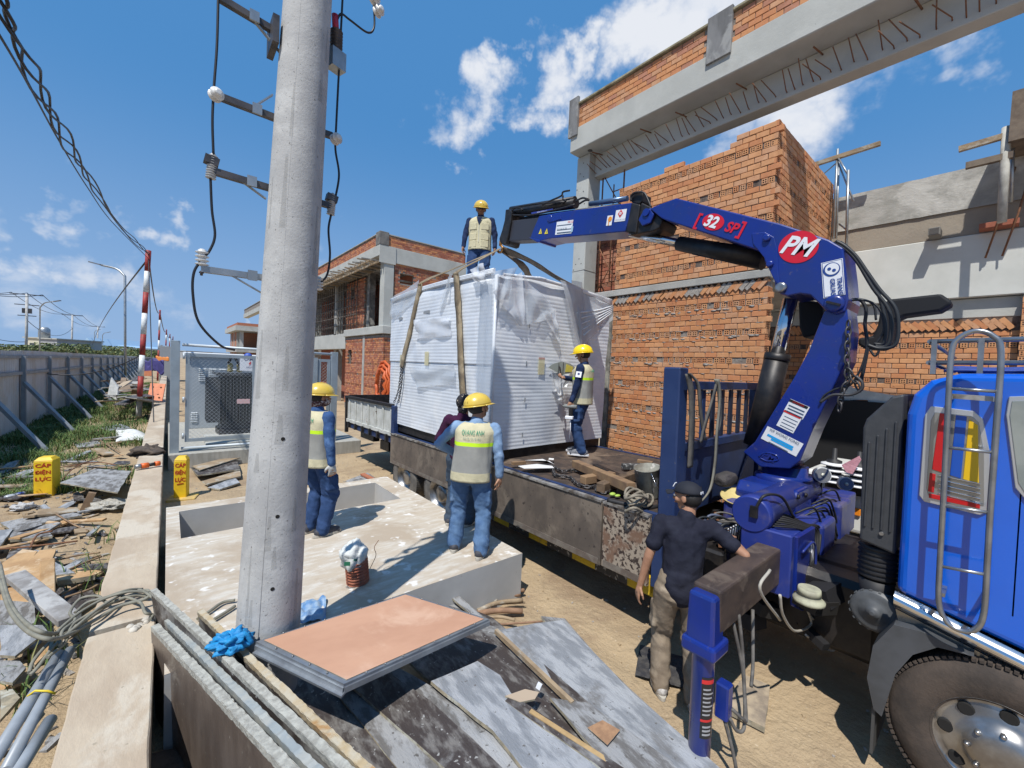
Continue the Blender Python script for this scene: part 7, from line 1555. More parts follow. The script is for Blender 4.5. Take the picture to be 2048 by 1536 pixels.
# man in the middle, back to us
person('man seen from behind in QUANG ANH vest and faded jeans at the pad edge', (P(920,1095,z=pz)+P(957,1112,z=pz))/2, fwd+rgt*.12, (-.20,.16,1.02), (.27,.02,.83), (-.16,.05,0), (.13,-.06,0), denim_s, denim_l, head_turn=(.12,-.12,-.75), lean=(.03,.02), lpole=(-1,-.5,.1), rpole=(.6,-.6,0), back_text=[('QUANG ANH', 1.325, .05, green, .215), ('0918 75 8181', 1.265, .020, greyp, .17)], seed=5, skin_m=skin, H=1.66)
# man beside him, polka dot hood
person('man in black polka dot hood and purple shirt, behind the vest wearer', P(905,1047,z=pz)+rgt*.07, (.85,.5), (-.2,.12,.95), (.22,.1,.9), (-.1,.0,0), (.12,.05,0), cloth('purple_shirt', (.055,.012,.045), (.035,.01,.03)), cloth('slate_trousers', (.06,.085,.12), (.04,.06,.09)), vest=False, helmet=None, bandana=mat('polka_dots', (.015,.013,.016), .8, spots=(.60,.50,.36), sscale=26, sthr=(.63,.65)), head_turn=(0,0,.1), seed=9, H=1.62)
# man on the bed with phone and drill
b3 = TILT @ T(1160,908,z=1.2)
_, tw3, j3 = person('man on the truck bed in bright hard hat, holding phone and cordless drill', b3, (-.45,.90), (-.27,.10,.84), P(1126,755,d=6.25)+Vector((.06,.02,0)), (-.09,-.03,0), (.09,.06,0), navy_c, denim_d, helmet='helmet_bright', head_turn=(-.12,0,.15), rpole=(.4,-.3,-1), lpole=(-.5,-.9,0), patch=True, seed=12, H=1.66, curl=(.9,.8), rhand=Vector((0,-.3,.6)), shoes=(mat('shoe_grey', (.10,.115,.14), .7, c2=(.2,.2,.22), scale=40, obj=True), MATS['decal_white']), back_text=[('QUANG ANH', 1.325, .045, green, .2)])
w_ = tw3(j3['wr'][-1]); t = empty('cordless_drill', w_, 'cordless drill held low by the man on the truck bed', 'drill'); R3 = rotm(0,0,math.atan2(.90,-.45))
m = M(); m.obox(w_+Vector((0,0,-.16)), .06, .04, .13, R3); m.build('grip', blk_steel, t, bevel=.01); m = M(); m.tube([w_+R3@Vector((-.09,0,-.08)), w_+R3@Vector((.08,0,-.08)), w_+R3@Vector((.13,0,-.08))], [.032,.03,.014], 12); m.build('motor_body', mat('drill_grey', (.22,.23,.22), .5), t); m = M(); m.obox(w_+R3@Vector((.02,0,-.25)), .12, .07, .05, R3); m.build('battery', MATS['sign_white'], t, bevel=.008)
m = M(); m.tube([w_+Vector((0,0,-.27)), w_+Vector((.01,0,-.42)), w_+Vector((.0,.0,-.60))], .006, 5); m.build('strap', MATS['sign_white'], t)
w_ = tw3(j3['wr'][1]); m = M(); m.obox(w_+Vector((-.03,.07,.10)), .075, .010, .15, rotm(-.35,.3,.4)); m.build('phone', black, None, 'dark phone held up by the man on the truck bed', 'phone', bevel=.004)
# man on the box roof
b5 = P(958,600,d=8.0); b5.z = 3.93
person('man standing on the wrapped box roof in pocket vest and sunglasses, beside the boom head', P(957,560,d=7.9)*1+Vector((0,0,3.90-P(957,560,d=7.9).z)), (-.72,-.70), (-.27,.06,.84), (.27,.10,.84), (-.1,0,0), (.1,0,0), navy_c, denim_d, head_turn=(-.3,0,.25), front=True, shades=True, seed=14, H=1.70, skin_m=skin_d, patch=False, lpole=(-1,-.5,0), rpole=(1,-.5,0))
# crane operator
op = (P(1312,1385,z=0)+P(1385,1430,z=0))/2; op.z = 0.0
person('crane operator in dark polo shirt, black cap and khaki trousers, reaching for the levers', op+Vector((.03,.04,0)), (.78,.62), (-.29,.03,.80), P(1462,1076,d=3.28), P(1318,1378,z=0), P(1392,1425,z=0)+Vector((.05,.05,0)), cloth('polo_charcoal', (.022,.024,.038), (.015,.016,.028)), cloth('khaki_cloth', (.27,.215,.155), (.21,.165,.12), c3=(.33,.27,.2), scale3=4), vest=False, helmet=None, cap_m=mat('cap_black', (.010,.012,.02), .8), head_turn=(-.08,.05,.95), sleeves=False, lean=(.02,.05), rpole=(.9,-.2,-.6), seed=17, H=1.655, bw=.99, curl=(.35,.75), rhand=Vector((0,.2,-1)), top_name='polo_shirt', shoes=(mat('shoe_pale', (.55,.52,.48), .7, c2=(.3,.28,.26), scale=40, obj=True), MATS['shoe_sole']))
# ------------------------------------------------------------------ boards and rubbish in the foreground
ply_d = mat('filmed_ply', (.050,.040,.037), .55, c2=(.17,.16,.15), scale=9, stretch=(2.2,.8,1), lo=.45, hi=.68, bump=.004, bscale=40, c3=(.27,.27,.265), scale3=2.6, thr3=(.52,.70), spots=(.33,.33,.32), sscale=38, sthr=(.66,.74), rvar=.15)
ply_g = mat('cement_caked_ply', (.29,.295,.30), .88, c2=(.135,.13,.125), scale=6, stretch=(2.4,.8,1), lo=.42, hi=.58, bump=.007, bscale=28, c3=(.35,.355,.36), scale3=2.2, thr3=(.48,.66), spots=(.10,.095,.09), sscale=30, sthr=(.64,.74))
ply_b = mat('cement_grey_ply', (.21,.225,.245), .85, c2=(.355,.37,.39), scale=5, stretch=(2.6,.8,1), lo=.40, hi=.60, bump=.006, bscale=34, c3=(.17,.17,.17), scale3=2.6, thr3=(.53,.70), spots=(.12,.115,.11), sscale=34, sthr=(.66,.76))
ply_br = mat('brown_film_face', (.105,.082,.068), .35, c2=(.15,.12,.10), scale=2.4, stretch=(1,3,1), bump=.002, bscale=18, c3=(.24,.21,.175), scale3=3, thr3=(.58,.7), spots=(.4,.37,.3), sscale=40, sthr=(.72,.78), rvar=.15)
ply_e = mat('board_edge_wood', (.36,.31,.22), .9, c2=(.22,.20,.15), scale=18, bump=.003, c3=(.46,.46,.40), scale3=6)
caked_e = mat('caked_edge', (.44,.44,.395), .95, c2=(.29,.285,.255), scale=22, bump=.012, bscale=30, spots=(.2,.2,.18), sscale=30, sthr=(.70,.76))
ply_p = mat('bare_ply', (.55,.315,.205), .7, c2=(.48,.265,.17), scale=2.0, stretch=(1,2.5,1), lo=.3, hi=.7, bump=.0008, c3=(.62,.40,.28), scale3=1.8, thr3=(.5,.7))
GB = 'old formwork boards piled by the pole'
def sheet(pts, th, m_, label, zoff=0, group=GB, name='formwork_board', edge=ply_e, wob=.004, parent=None):
    """a board from its surveyed top corners, thickness th downward, slightly ragged outline"""
    pts = [Vector(p) for p in pts]; out = []; r = random.Random(len(label or name)*7+int(pts[0].x*100))
    for i in range(len(pts)):
        a, b = pts[i], pts[(i+1) % len(pts)]; n = max(1, int((b-a).length/.12)); s = (b-a).normalized().cross(Vector((0,0,1)))
        for k in range(n): out.append(a.lerp(b, k/n) + (s*r.uniform(-wob, wob) if k else Vector()))
    nrm = Vector(); 
    for i in range(len(pts)): nrm += (pts[i]-pts[0]).cross(pts[(i+1)%len(pts)]-pts[0])
    nrm.normalize(); nrm = nrm if nrm.z > 0 else -nrm
    ccw = sum((out[i].x*out[(i+1)%len(out)].y - out[(i+1)%len(out)].x*out[i].y) for i in range(len(out))) > 0
    if not ccw: out = out[::-1]
    m = M(); m.prism([p-nrm*th for p in out][::-1], nrm*th, 0, 1)
    # top face is the second cap
    return m.build(name, [m_, edge], parent, label, 'board' if parent is None else None, group if parent is None else None)
g = lambda px, py, z: P(px, py, z=z)
# fan of boards, from the lowest up
sheet([g(860,1185,.22), g(985,1235,.20), g(1180,1400,.22), g(1010,1420,.30)], .02, ply_d, 'black filmed board lying deepest, peeping between plywood panel and pale boards')
sheet([g(780,1290,.30), g(905,1225,.30), g(1010,1260,.28), g(1090,1330,.26), g(1330,1536,.24), g(1130,1600,.28)], .02, ply_d, 'scratched black board under the bare plywood panel')
sheet([g(1082,1232,.24), g(1130,1237,.20), g(1210,1330,.14), g(1340,1450,.12), g(1250,1440,.2)], .02, ply_g, 'narrow caked board at the sand side of the pile')
sheet([g(990,1262,.30), g(1072,1246,.24), g(1125,1240,.24), g(1270,1390,.20), g(1440,1536,.18), g(1490,1640,.16), g(1300,1600,.2), g(1150,1410,.25)], .022, ply_b, 'broad pale grey board pointing toward the outrigger leg')
sheet([g(1100,1395,.33), g(1175,1405,.31), g(1340,1520,.28), g(1440,1640,.26), g(1310,1640,.28)], .02, ply_g, 'mottled caked board with a bare brown patch, beside the broad pale one')
sheet([g(545,1345,.33), g(640,1335,.36), g(770,1450,.38), g(960,1640,.40), g(640,1640,.38)], .02, ply_d, 'black board with white cement splashes nearest the steel framed panels')
sheet([g(640,1345,.37), g(770,1320,.40), g(985,1440,.38), g(1130,1640,.36), g(880,1640,.40)], .022, ply_g, 'cement smeared board running down under the plywood panel corner')
sheet([g(700,1370,.41), g(765,1335,.42), g(860,1400,.42), g(1120,1640,.40), g(1010,1640,.41)], .02, ply_d, 'dark scraped board strip in the middle of the fan')
sheet([g(862,1362,.45), g(955,1322,.42), g(1000,1350,.40), g(1022,1386,.39), g(1060,1420,.38), g(1270,1600,.36), g(1130,1640,.38), g(985,1460,.42)], .022, ply_b, 'pale grey board with rounded worn end, topmost of the fan')
b_ = [g(1022,1388,.40), g(1330,1590,.36), g(1310,1610,.36), g(1010,1402,.40)]
sheet(b_, .05, ply_d, 'thin dark batten along the topmost pale board', name='batten', group=None)
m = M(); m.bar(g(1060,1425,.385), g(1330,1600,.34), .03, .03); m.build('timber_strip', mat('fresh_timber', (.48,.33,.16), .8, c2=(.36,.24,.11), scale=8, stretch=(1,1,3)), None, 'yellowish split timber strip beside the dark batten', 'timber')
sheet([g(1175,1455,.325), g(1205,1440,.32), g(1240,1460,.32), g(1215,1490,.322)], .004, mat('bare_patch', (.38,.22,.12), .85, c2=(.28,.16,.09), scale=20), 'torn brown veneer scrap on the mottled board', name='veneer_scrap', group=None, wob=.01)
m = M(); m.bar(g(992,1262,.33), g(1145,1408,.31), .03, .035); m.build('timber_strip', timber, None, 'grey split batten along the edge of the broad pale board', 'timber')
m = M(); m.bar(g(555,1362,.36), g(740,1600,.42), .025, .02); m.build('timber_strip', MATS['fresh_timber'], None, 'thin brown batten lying beside the steel framed panels', 'timber')
sheet([g(1010,1392,.405), g(1050,1378,.40), g(1078,1384,.395), g(1070,1398,.395), g(1040,1404,.40)], .012, mat('cardboard', (.42,.33,.24), .9), 'crumpled brown cardboard scrap by the worn end', name='cardboard_scrap', group=None, wob=.01)
m = M(); m.obox(g(1078,1372,.38), .03, .03, .03, rotm(.3,.2,.5)); m.build('white_chip', MATS['sign_white'], None, 'small white block on the dark board', 'offcut')
# little boards by the pad corner
sheet([g(862,1190,.24), g(885,1182,.24), g(960,1228,.20), g(985,1242,.2), g(950,1250,.2)], .02, ply_g, 'small caked board tip behind the plywood panel')
sheet([g(895,1188,.30), g(910,1184,.30), g(975,1240,.24), g(962,1244,.24)], .02, ply_g, 'narrow board sliver leaning at the pad side')
# bare plywood with metal flange frame
t = None
A_, B_, C_ = g(512,1283,.84), g(813,1187,.70), g(978,1238,.60); pn_ = (B_-A_).cross(C_-A_); r_ = P(688,1368,d=1)-CPOS; D_ = CPOS + r_*((A_-CPOS).dot(pn_)/r_.dot(pn_))
t = empty('framed_plywood', (A_+C_)/2, 'new pinkish plywood panel in a riveted galvanised frame, topmost by the pole foot', 'plywood panel')
o = sheet([A_, B_, C_, D_], .03, mat('galv_flange', (.33,.36,.39), .4, .6, c2=(.25,.27,.30), scale=8), None, name='metal_frame', parent=t, edge=MATS['galv_flange'] if 'galv_flange' in MATS else steel_g, wob=0)
ctr = (A_+B_+C_+D_)/4; ins = [p.lerp(ctr, .055)+Vector((0,0,.005)) for p in (A_,B_,C_,D_)]; sheet(ins, .003, ply_p, None, name='plywood_sheet', parent=t, wob=0)
low = [p+Vector((0,0,-.032)) for p in (A_,B_,C_,D_)]; m = M(); 
for i in range(4): a, b = low[i], low[(i+1)%4]; m.bar(a, b, .02, .03)
m.build('frame_flange', MATS['galv_flange'], t)
P4 = [A_,B_,C_,D_]
for i in range(4):
    a, b = P4[i], P4[(i+1)%4]; n = int((b-a).length/.12)
    for k in range(1, n): p = a.lerp(b, k/n).lerp(ctr, .028); m = M(); m.lathe(p+Vector((0,0,.004)), (0,0,1), [(.006,0),(.005,.004),(.001,.005)], 8); m.build('rivet', rim_m, t)
m = M(); m.bar(A_+Vector((0,-.01,-.05)), D_+Vector((0,-.01,-.05)), .05, .012); m.build('lower_lip', MATS['galv_flange'], t)
# steel/timber framed form panels leaning beside the low wall, seen nearly edge on
def leaning(name, top, drop, m_, e_, th, label):
    """top: two surveyed points of the upper edge; the face falls away along drop"""
    a, b = top; a, b = Vector(a), Vector(b); d = Vector(drop); n = (b-a).cross(d).normalized()
    if n.x > 0: n = -n
    t = empty(name, a, label, 'formwork panel', 'formwork panels leaning beside the low wall')
    N_ = 110; r = random.Random(int(th*1000)); q = [a.lerp(b, k/N_)+Vector((0,0,r.uniform(-.003,.003)+.004*mnoise.noise(Vector((k*.35,th*99,0))))) for k in range(N_+1)]
    m = M(); m.grid(lambda u, v: a.lerp(b, u)+d*v+n*.001, 30, 8); m.grid(lambda u, v: a.lerp(b, 1-u)+d*v-n*(th-.001), 30, 8); m.build('panel_face', m_, t)
    m = M(); f = []
    for k in range(N_+1): f += [q[k]+n*(.003+r.uniform(-.001,.0025)), q[k]-n*(th+.002+r.uniform(-.001,.0025)), q[k]-n*(th)+d.normalized()*.04, q[k]+n*.003+d.normalized()*.035]
    m.add(f, [(4*k+i, 4*k+(i+1)%4, 4*k+4+(i+1)%4, 4*k+4+i) for k in range(N_) for i in range(4)]+[(0,1,2,3)], 0, False); m.build('panel_edge', e_, t)
    m = M(); m.add([a+n*.003, a-n*th, a-n*th+d, a+n*.003+d], [(0,1,2,3)]); m.build('panel_end', e_, t)
    return t
dr = Vector((.06,-.25,-1)).normalized()*.9
e1 = (P(303,1252,z=.62), P(720,1700,z=.95)); leaning('leaning_formwork', e1, Vector((.03,-.03,-.75)), ply_br, caked_e, .035, 'brown filmed formwork panel standing on edge nearest the low wall')
e2 = (P(330,1240,z=.64), P(720,1640,z=.92)); leaning('leaning_formwork', e2, Vector((.05,-.05,-.7)), steel_g, mat('zinc_edge', (.32,.36,.37), .6, .2, c2=(.42,.43,.40), scale=10, bump=.003), .028, 'steel edged formwork panel second from the low wall')
e3 = (P(302,1180,z=.72), P(790,1640,z=.92)); leaning('leaning_formwork', e3, Vector((.08,-.05,-.72)), ply_d, caked_e, .03, 'cement caked formwork panel with its ragged tip rising highest')
e4 = (P(395,1222,z=.74), P(830,1640,z=.86)); leaning('leaning_formwork', e4, Vector((.10,-.02,-.7)), ply_d, mat('ochre_edge', (.42,.33,.20), .9, c2=(.46,.42,.33), scale=12, bump=.006, c3=(.35,.2,.08), scale3=5, thr3=(.6,.7)), .028, 'formwork panel with ochre timber edge, next to the black boards')
# blue gloves, ropes and such round the pole
cyan = mat('glove_cyan', (.012,.27,.58), .6, c2=(.01,.2,.46), scale=20, bump=.004)
m = M(); c = P(462,1283,z=.86)
def gl_(u, v):
    a, b = 2*math.pi*u, math.pi*v; d = Vector((math.sin(b)*math.cos(a), math.sin(b)*math.sin(a), math.cos(b))); k = 1+.75*mnoise.noise(d*2.6+Vector((9,2,1)))+.35*mnoise.noise(d*6)
    return c+Vector((d.x*.085*k, d.y*.06*k, d.z*.05*k))
m.grid(gl_, 44, 28)
for a, l in ((2.6,.14),(2.1,.12),(.2,.13),(-.5,.14),(1.1,.1)): m.tube(bez([c, c+Vector((math.cos(a)*l*.5,math.sin(a)*l*.35,.03)), c+Vector((math.cos(a)*l*.8,math.sin(a)*l*.5,-.03))], 5), [.02]*6+[.014]*5, 7)
m.build('rubber_gloves', cyan, None, 'bright blue rubber gloves heaped at the pole foot', 'gloves')
m = M(); m.grid(lambda u, v: P(600+52*u, 1205+42*v-12*u, z=.53)+Vector((0,0,.05*mnoise.noise(Vector((u*4,v*4,2))))), 16, 12); m.build('blue_wrapper', mat('blue_wrap', (.10,.22,.42), .5, c2=(.3,.4,.5), scale=14), None, 'crumpled blue plastic wrapper on the pad right behind the pole', 'wrapper')
rp = mat('grey_green_hose', (.25,.24,.19), .7, c2=(.18,.175,.14), scale=12)
for pts, lab in ((((395,1238),(420,1222),(445,1205),(470,1200)), 'upper hose running along the pad to the pole foot'), (((398,1250),(425,1240),(455,1222),(470,1212)), 'lower hose running along the pad to the pole foot')):
    m = M(); m.tube(bez([g(a,b,.525) for a, b in pts], 7), .012, 8); m.build('hose', rp, None, lab, 'hose')
m = M(); m.tube(bez([P(537,1345,z=.50), P(555,1341,z=.52), P(570,1333,z=.55), P(585,1326,z=.56)], 6), .008, 7); m.build('red_cable', mat('cable_red', (.25,.02,.02), .5), None, 'short dark red cable at the pole foot', 'cable')
# hose bundle over the low wall
t = empty('cable_coil', (-.2, 4.0, .55), 'tangle of grey green hoses thrown over the broken gap of the low wall', 'hose coil')
r = random.Random(31)
loops = [((0,1130),(14,1190),(40,1235),(85,1265),(130,1262),(180,1235),(225,1205),(270,1190),(298,1195)), ((0,1160),(20,1220),(55,1262),(100,1278),(140,1268),(190,1240),(240,1212),(285,1200),(300,1192)),
    ((100,1300),(110,1270),(140,1240),(175,1215),(215,1195),(260,1183),(300,1185)), ((120,1290),(125,1262),(150,1240),(140,1225),(160,1198),(195,1192),(215,1205),(245,1200),(275,1182),(302,1190)), ((95,1315),(130,1285),(145,1250),(185,1225),(235,1200),(290,1180),(304,1192)), ((60,1350),(75,1335),(110,1290),(150,1255),(200,1215),(250,1186),(280,1180),(305,1195)), ((58,1345),(68,1320),(100,1285),(140,1262)), ((240,1190),(280,1205),(290,1225),(305,1230),(300,1240)), ((150,1225),(175,1205),(210,1195),(255,1180),(285,1178))]
for i, pts in enumerate(loops):
    q = []
    for k, (a, b) in enumerate(pts):
        z = .53+.05*((i*3+k)%4)/4+ (.02*(i%3)); 
        if a < 130: z = .60-.12*(130-a)/130 if i > 1 else .72
        q.append(P(a, b, z=z))
    m = M(); m.tube(bez(q, 7), .0125 if i < 2 else .010, 8); m.build('hose', rp, t)
# pvc pipes tied with yellow tape
pv = mat('grey_pvc', (.30,.33,.36), .4, c2=(.25,.275,.30), scale=6); t = empty('pipe_bundle', P(90,1350,z=.3), 'bundle of grey pipes tied with yellow tape beside the low wall', 'pipe bundle')
for a, b, r_ in (((118,1308),(-25,1540),.030),((140,1300),(10,1545),.028),((100,1440),(0,1600),.030)):
    m = M(); m.tube([P(*a,z=.40), P(*b,z=.45)], r_, 14); m.build('pipe', pv, t)
m = M(); p = P(70,1388,z=.45); q = P(96,1382,z=.46); m.tube([p+Vector((-.03,0,0)), p+Vector((0,0,.02)), q, q+Vector((.03,0,-.03))], .006, 6); m.build('yellow_tape', mat('tape_yellow', (.75,.55,.03), .5), t)
# cable marker posts
def marker(px0, px1, pyb, pyt, y, lab, base=False):
    b = P((px0+px1)/2, pyb, z=0); d = (b-CPOS).dot(FW); w = (px1-px0)/CF*d*.80; h = (pyb-pyt)/CF*d
    yw = mat('marker_yellow', (.82,.56,.015), .55, c2=(.74,.48,.02), scale=7, bump=.001, spots=(.55,.4,.1), sscale=40, sthr=(.72,.78)); rl = mat('marker_red', (.42,.03,.01), .6)
    t = empty('cable_marker', b, lab, 'marker post', 'yellow cable marker posts'); fdir = Vector((-.25,-1,0)).normalized(); R = Matrix((Vector((-fdir.y*-1, -fdir.x*1, 0)).normalized()*-1 if False else Vector((1,-.25,0)).normalized(), Vector((.25,1,0)).normalized(), Vector((0,0,1)))).transposed()
    m = M(); m.obox(b+Vector((0,0,h*.46)), w, w, h*.92, R); m.build('post_body', yw, t, bevel=.012); m = M(); m.obox(b+Vector((0,0,h*.96)), w, w, h*.08, R, 0, .62); m.build('post_cap', yw, t, bevel=.004)
    u = R @ Vector((1,0,0)); f = b + R @ Vector((0,-w/2-.002,0))
    for k, s in enumerate(('CÁP', 'ĐIỆN', 'LỰC')):
        lettering(s, t, f+Vector((0,0,h*(.80-.165*k))), u, (0,0,1), h*.085, rl, bold=.035, squeeze=.9, width=w*.8)
        lettering(s, t, b + R @ Vector((-w/2-.002,0,0))+Vector((0,0,h*(.80-.165*k))), R @ Vector((0,-1,0)), (0,0,1), h*.085, rl, bold=.03, width=w*.8)
    if base: m = M(); m.obox(b+Vector((.02,-.05,.02)), w*2.2, w*1.8, .05, R); m.build('base_slab', mat('marker_base', (.62,.42,.10), .8, c2=(.45,.33,.15), scale=8), t, bevel=.008); m = M(); m.bar(f+u*(-w*.25)+Vector((0,0,h*.37))+R@Vector((0,-.004,0)), f+u*(w*.25)+Vector((0,0,h*.39))+R@Vector((0,-.004,0)), .004, .012); m.build('underline', rl, t)
marker(77, 112, 992, 912, 0, 'yellow cable marker post standing in rubble on the fence side of the low wall'); marker(350, 376, 997, 911, 0, 'yellow cable marker post on a flat base behind the pad pit', True)
# ---- rubbish between fence and low wall
D0 = lambda px, py, z=.03: P(px, py, z=z)
def plate(pxs, th, m_, lab, z=.05, name='scrap_board', cat='scrap board', tilt=None, edge=ply_e):
    pts = [P(a, b, z=z+(tilt[i] if tilt else 0)) for i, (a, b) in enumerate(pxs)]; return sheet(pts, th, m_, lab, name=name, group='scrap boards in the rubble strip', edge=edge, wob=.006)
plate(((120,965),(190,937),(262,942),(235,985)), .02, ply_g, 'large pale square board propped on a timber stub', .30)
m = M(); m.bar(D0(185,985,.28), D0(168,1020,.02), .07, .09); m.build('timber_stub', old_t if False else mat('dry_timber', (.30,.20,.12), .9, c2=(.2,.13,.08), scale=6), None, 'timber stub holding up the pale square board', 'timber')
plate(((0,1045),(130,1020),(165,1030),(20,1058)), .03, ply_g, 'long grey plank lying across the rubble under the marker post', .08); plate(((22,1065),(95,1062),(105,1072),(20,1080)), .03, ply_g, 'short grey plank ending in bent rebar', .10); plate(((0,1060),(26,1058),(-5,1100),(-20,1100)), .03, ply_b, 'grey board corner at the picture edge', .12)
wood_o = mat('split_orange_wood', (.50,.32,.16), .8, c2=(.38,.23,.11), scale=5, stretch=(1,1,2), bump=.006, c3=(.56,.42,.27), scale3=4)
plate(((0,1130),(45,1098),(75,1102),(30,1160),(0,1165)), .05, wood_o, 'pale split wood slab with curved edge', .22, name='split_wood', cat='wood'); plate(((40,1140),(80,1100),(112,1098),(90,1150),(62,1180)), .05, wood_o, 'broken orange wood slab behind the upright stub', .24, name='split_wood')
plate(((0,1190),(25,1165),(70,1200),(0,1225)), .06, wood_o, 'orange wood chunk under the grey plank', .15, name='split_wood')
m = M(); m.bar(P(95,1225,z=.05), P(95,1122,z=.42), .10, .09); m.build('wood_stub', wood_o, None, 'short upright square wood stub by the hose tangle', 'timber', bevel=.006)
m = M(); m.bar(P(30,1150,z=.40), P(140,1240,z=.42), .13, .05); m.build('grey_plank', mat('weathered_plank', (.33,.325,.32), .9, c2=(.22,.21,.20), scale=9, bump=.004, c3=(.42,.42,.41), scale3=3), None, 'weathered grey plank slanting down to the low wall, over the orange wood', 'plank', bevel=.004)
plate(((0,1200),(68,1205),(72,1245),(0,1262)), .02, ply_g, 'square caked board below the slanting plank', .20); plate(((0,1250),(85,1250),(95,1262),(30,1312),(0,1310)), .02, ply_b, 'pale scratched board with cut corner', .26); plate(((0,1320),(40,1322),(52,1335),(25,1365),(0,1362)), .02, ply_g, 'greenish board corner under the pale scratched one', .22); plate(((0,1380),(25,1378),(40,1395),(0,1440)), .02, ply_e, 'ochre board scrap at the pipe bundle', .2)
plate(((90,1190),(150,1225),(190,1200),(185,1180),(120,1175)), .02, ply_d, 'dark board leaning in shade beside the wood stub', .06); plate(((112,1150),(185,1140),(190,1150),(115,1162)), .05, wood_o, 'orange batten reaching to the low wall', .2, name='batten')
plate(((105,1120),(150,1145),(112,1150)), .02, ply_b, 'small grey triangular offcut', .22); plate(((60,1310),(100,1265),(108,1290),(70,1330)), .04, wood_o, 'narrow orange wood piece by the pipes', .16, name='split_wood')
plate(((200,855),(240,848),(262,856),(215,862)), .03, ply_b, 'thin grey boards on the grass edge', .06); plate(((150,888),(195,882),(205,890),(155,895)), .03, ply_g, 'small grey board on dry grass', .05)
m = M(); 
m.grid(lambda u, v: P(232+70*u, 884-24*v*(1-.5*u)-4*math.sin(u*3), z=.06)+Vector((0,0,.16*math.sin(math.pi*min(1,u*1.1))*math.sin(math.pi*v)+.02*mnoise.noise(Vector((u*6,v*6,0))))), 18, 10); m.build('white_sheet', mat('white_scrap', (.70,.71,.70), .7, c2=(.55,.56,.55), scale=8), None, 'folded white panel lying on grass against the low wall', 'panel', solid=.02)
def lump(c, s, name, m_, lab, cat, seed=1, k=.5):
    m = M()
    def f(u, v):
        a, b = 2*math.pi*u, math.pi*v; d = Vector((math.sin(b)*math.cos(a), math.sin(b)*math.sin(a), math.cos(b))); q = 1+k*mnoise.noise(d*2.2+Vector((seed,2,1)))+k*.5*mnoise.noise(d*6+Vector((seed,0,0))); return c+Vector((d.x*s[0]*q, d.y*s[1]*q, max(-.3*s[2], d.z*s[2]*q)))
    m.grid(f, 36, 22); return m.build(name, m_, None, lab, cat)
lump(P(296,905,z=.5), (.26,.35,.13), 'dark_cloth', mat('dirty_cloth', (.115,.09,.07), .95, c2=(.07,.055,.045), scale=9, bump=.012), 'heap of dark brown dirty cloth on the low wall by the gate post', 'cloth', 3, .6)
lump(P(222,1010,z=.08), (.22,.2,.07), 'plastic_bag', mat('crumpled_clear', (.62,.60,.54), .35, alpha=.8, c2=(.5,.47,.4), scale=12, bump=.02), 'crumpled translucent plastic bag against the low wall', 'plastic bag', 5, .7)
lump(P(45,1015,z=.05), (.12,.08,.06), 'plastic_bag', mat('crumpled_white', (.72,.72,.72), .35, alpha=.75, bump=.02, c2=(.6,.6,.6), scale=12), 'small clear plastic bag under the marker post', 'plastic bag', 8, .7)
m = M(); a, b = P(8,998,z=.06), P(58,987,z=.06); m.tube([a, a.lerp(b,.12), a.lerp(b,.8), a.lerp(b,.9), b], [.03,.055,.055,.03,.02], 14); m.build('water_bottle', mat('bottle_clear', (.62,.66,.72), .2, alpha=.7, c2=(.5,.55,.65), scale=20), None, 'empty clear water bottle with blue band near the marker post', 'bottle'); m = M(); m.tube([a.lerp(b,.5), a.lerp(b,.72)], .057, 14); m.build('bottle_label', mat('label_blue', (.05,.09,.4), .5), bpy.data.objects['water_bottle'])
# orange power tool on the wall end
t = empty('power_tool', P(285,932,z=.55), 'orange and grey power tool lying on the low wall beside the dark cloth', 'power tool')
o1, o2 = P(270,934,z=.56), P(322,926,z=.56); m = M(); m.tube([o1, o1.lerp(o2,.25)], [.035,.04], 12); m.build('motor_end', steel_g, t); m = M(); m.tube([o1.lerp(o2,.22), o1.lerp(o2,.5)], .045, 12); m.build('orange_housing', mat('tool_orange', (.75,.14,.02), .45), t); m = M(); m.tube([o1.lerp(o2,.5), o1.lerp(o2,.82)], .03, 10); m.build('grip', blk_steel, t); m = M(); m.tube([o1.lerp(o2,.75), o1.lerp(o2,.95)], .042, 12); m.build('orange_housing', MATS['tool_orange'], t)
for i, (pts, lab) in enumerate(((((0,958),(120,935),(200,925),(262,938)), 'rusty rebar running behind the marker post'), (((110,975),(150,935),(205,912)), 'thin rebar crossing toward the grass'), (((0,1098),(60,1093),(155,1082)), 'long rebar over the sand patch'), (((100,1020),(140,1045),(182,1065)), 'brown stick crossing the small planks'), (((120,1190),(160,1170),(207,1145)), 'forked stick touching the low wall'), (((130,1195),(175,1180),(195,1170)), 'short stick under the forked one'), (((115,1120),(160,1110),(200,1105)), 'reddish stick in the weeds'), (((135,1140),(170,1125),(203,1113)), 'brown stick beside the weeds'), (((60,1095),(75,1070),(105,1062)), 'bent rebar loop on the short plank'), (((200,880),(215,890),(240,905)), 'dry branch below the white panel'))):
    m = M(); m.tube(bez([P(a,b,z=.10+.02*(i%3)) for a, b in pts], 6), .011, 6); m.build('rebar' if i in (0,1,2,8) else 'stick', rust if i in (0,1,2,8) else MATS['dry_timber'], None, lab, 'rebar' if i in (0,1,2,8) else 'stick')
r = random.Random(55); m = M()
for k in range(1100):
    y = r.uniform(2.4, 12.5); x = r.uniform(-3.2, -.5) - (.3 if y > 8 else 0); z = gh(x,y)
    m.obox((x,y,z+.01), r.uniform(.02,.16), r.uniform(.01,.05), r.uniform(.008,.03), rotm(r.uniform(-.3,.3), r.uniform(-.3,.3), r.uniform(0,3.14)), r.choice((0,0,1,2,3)))
m.build('rubble', [timber, ply_g, mortar_l, ply_d], kind='stuff')
m = M()
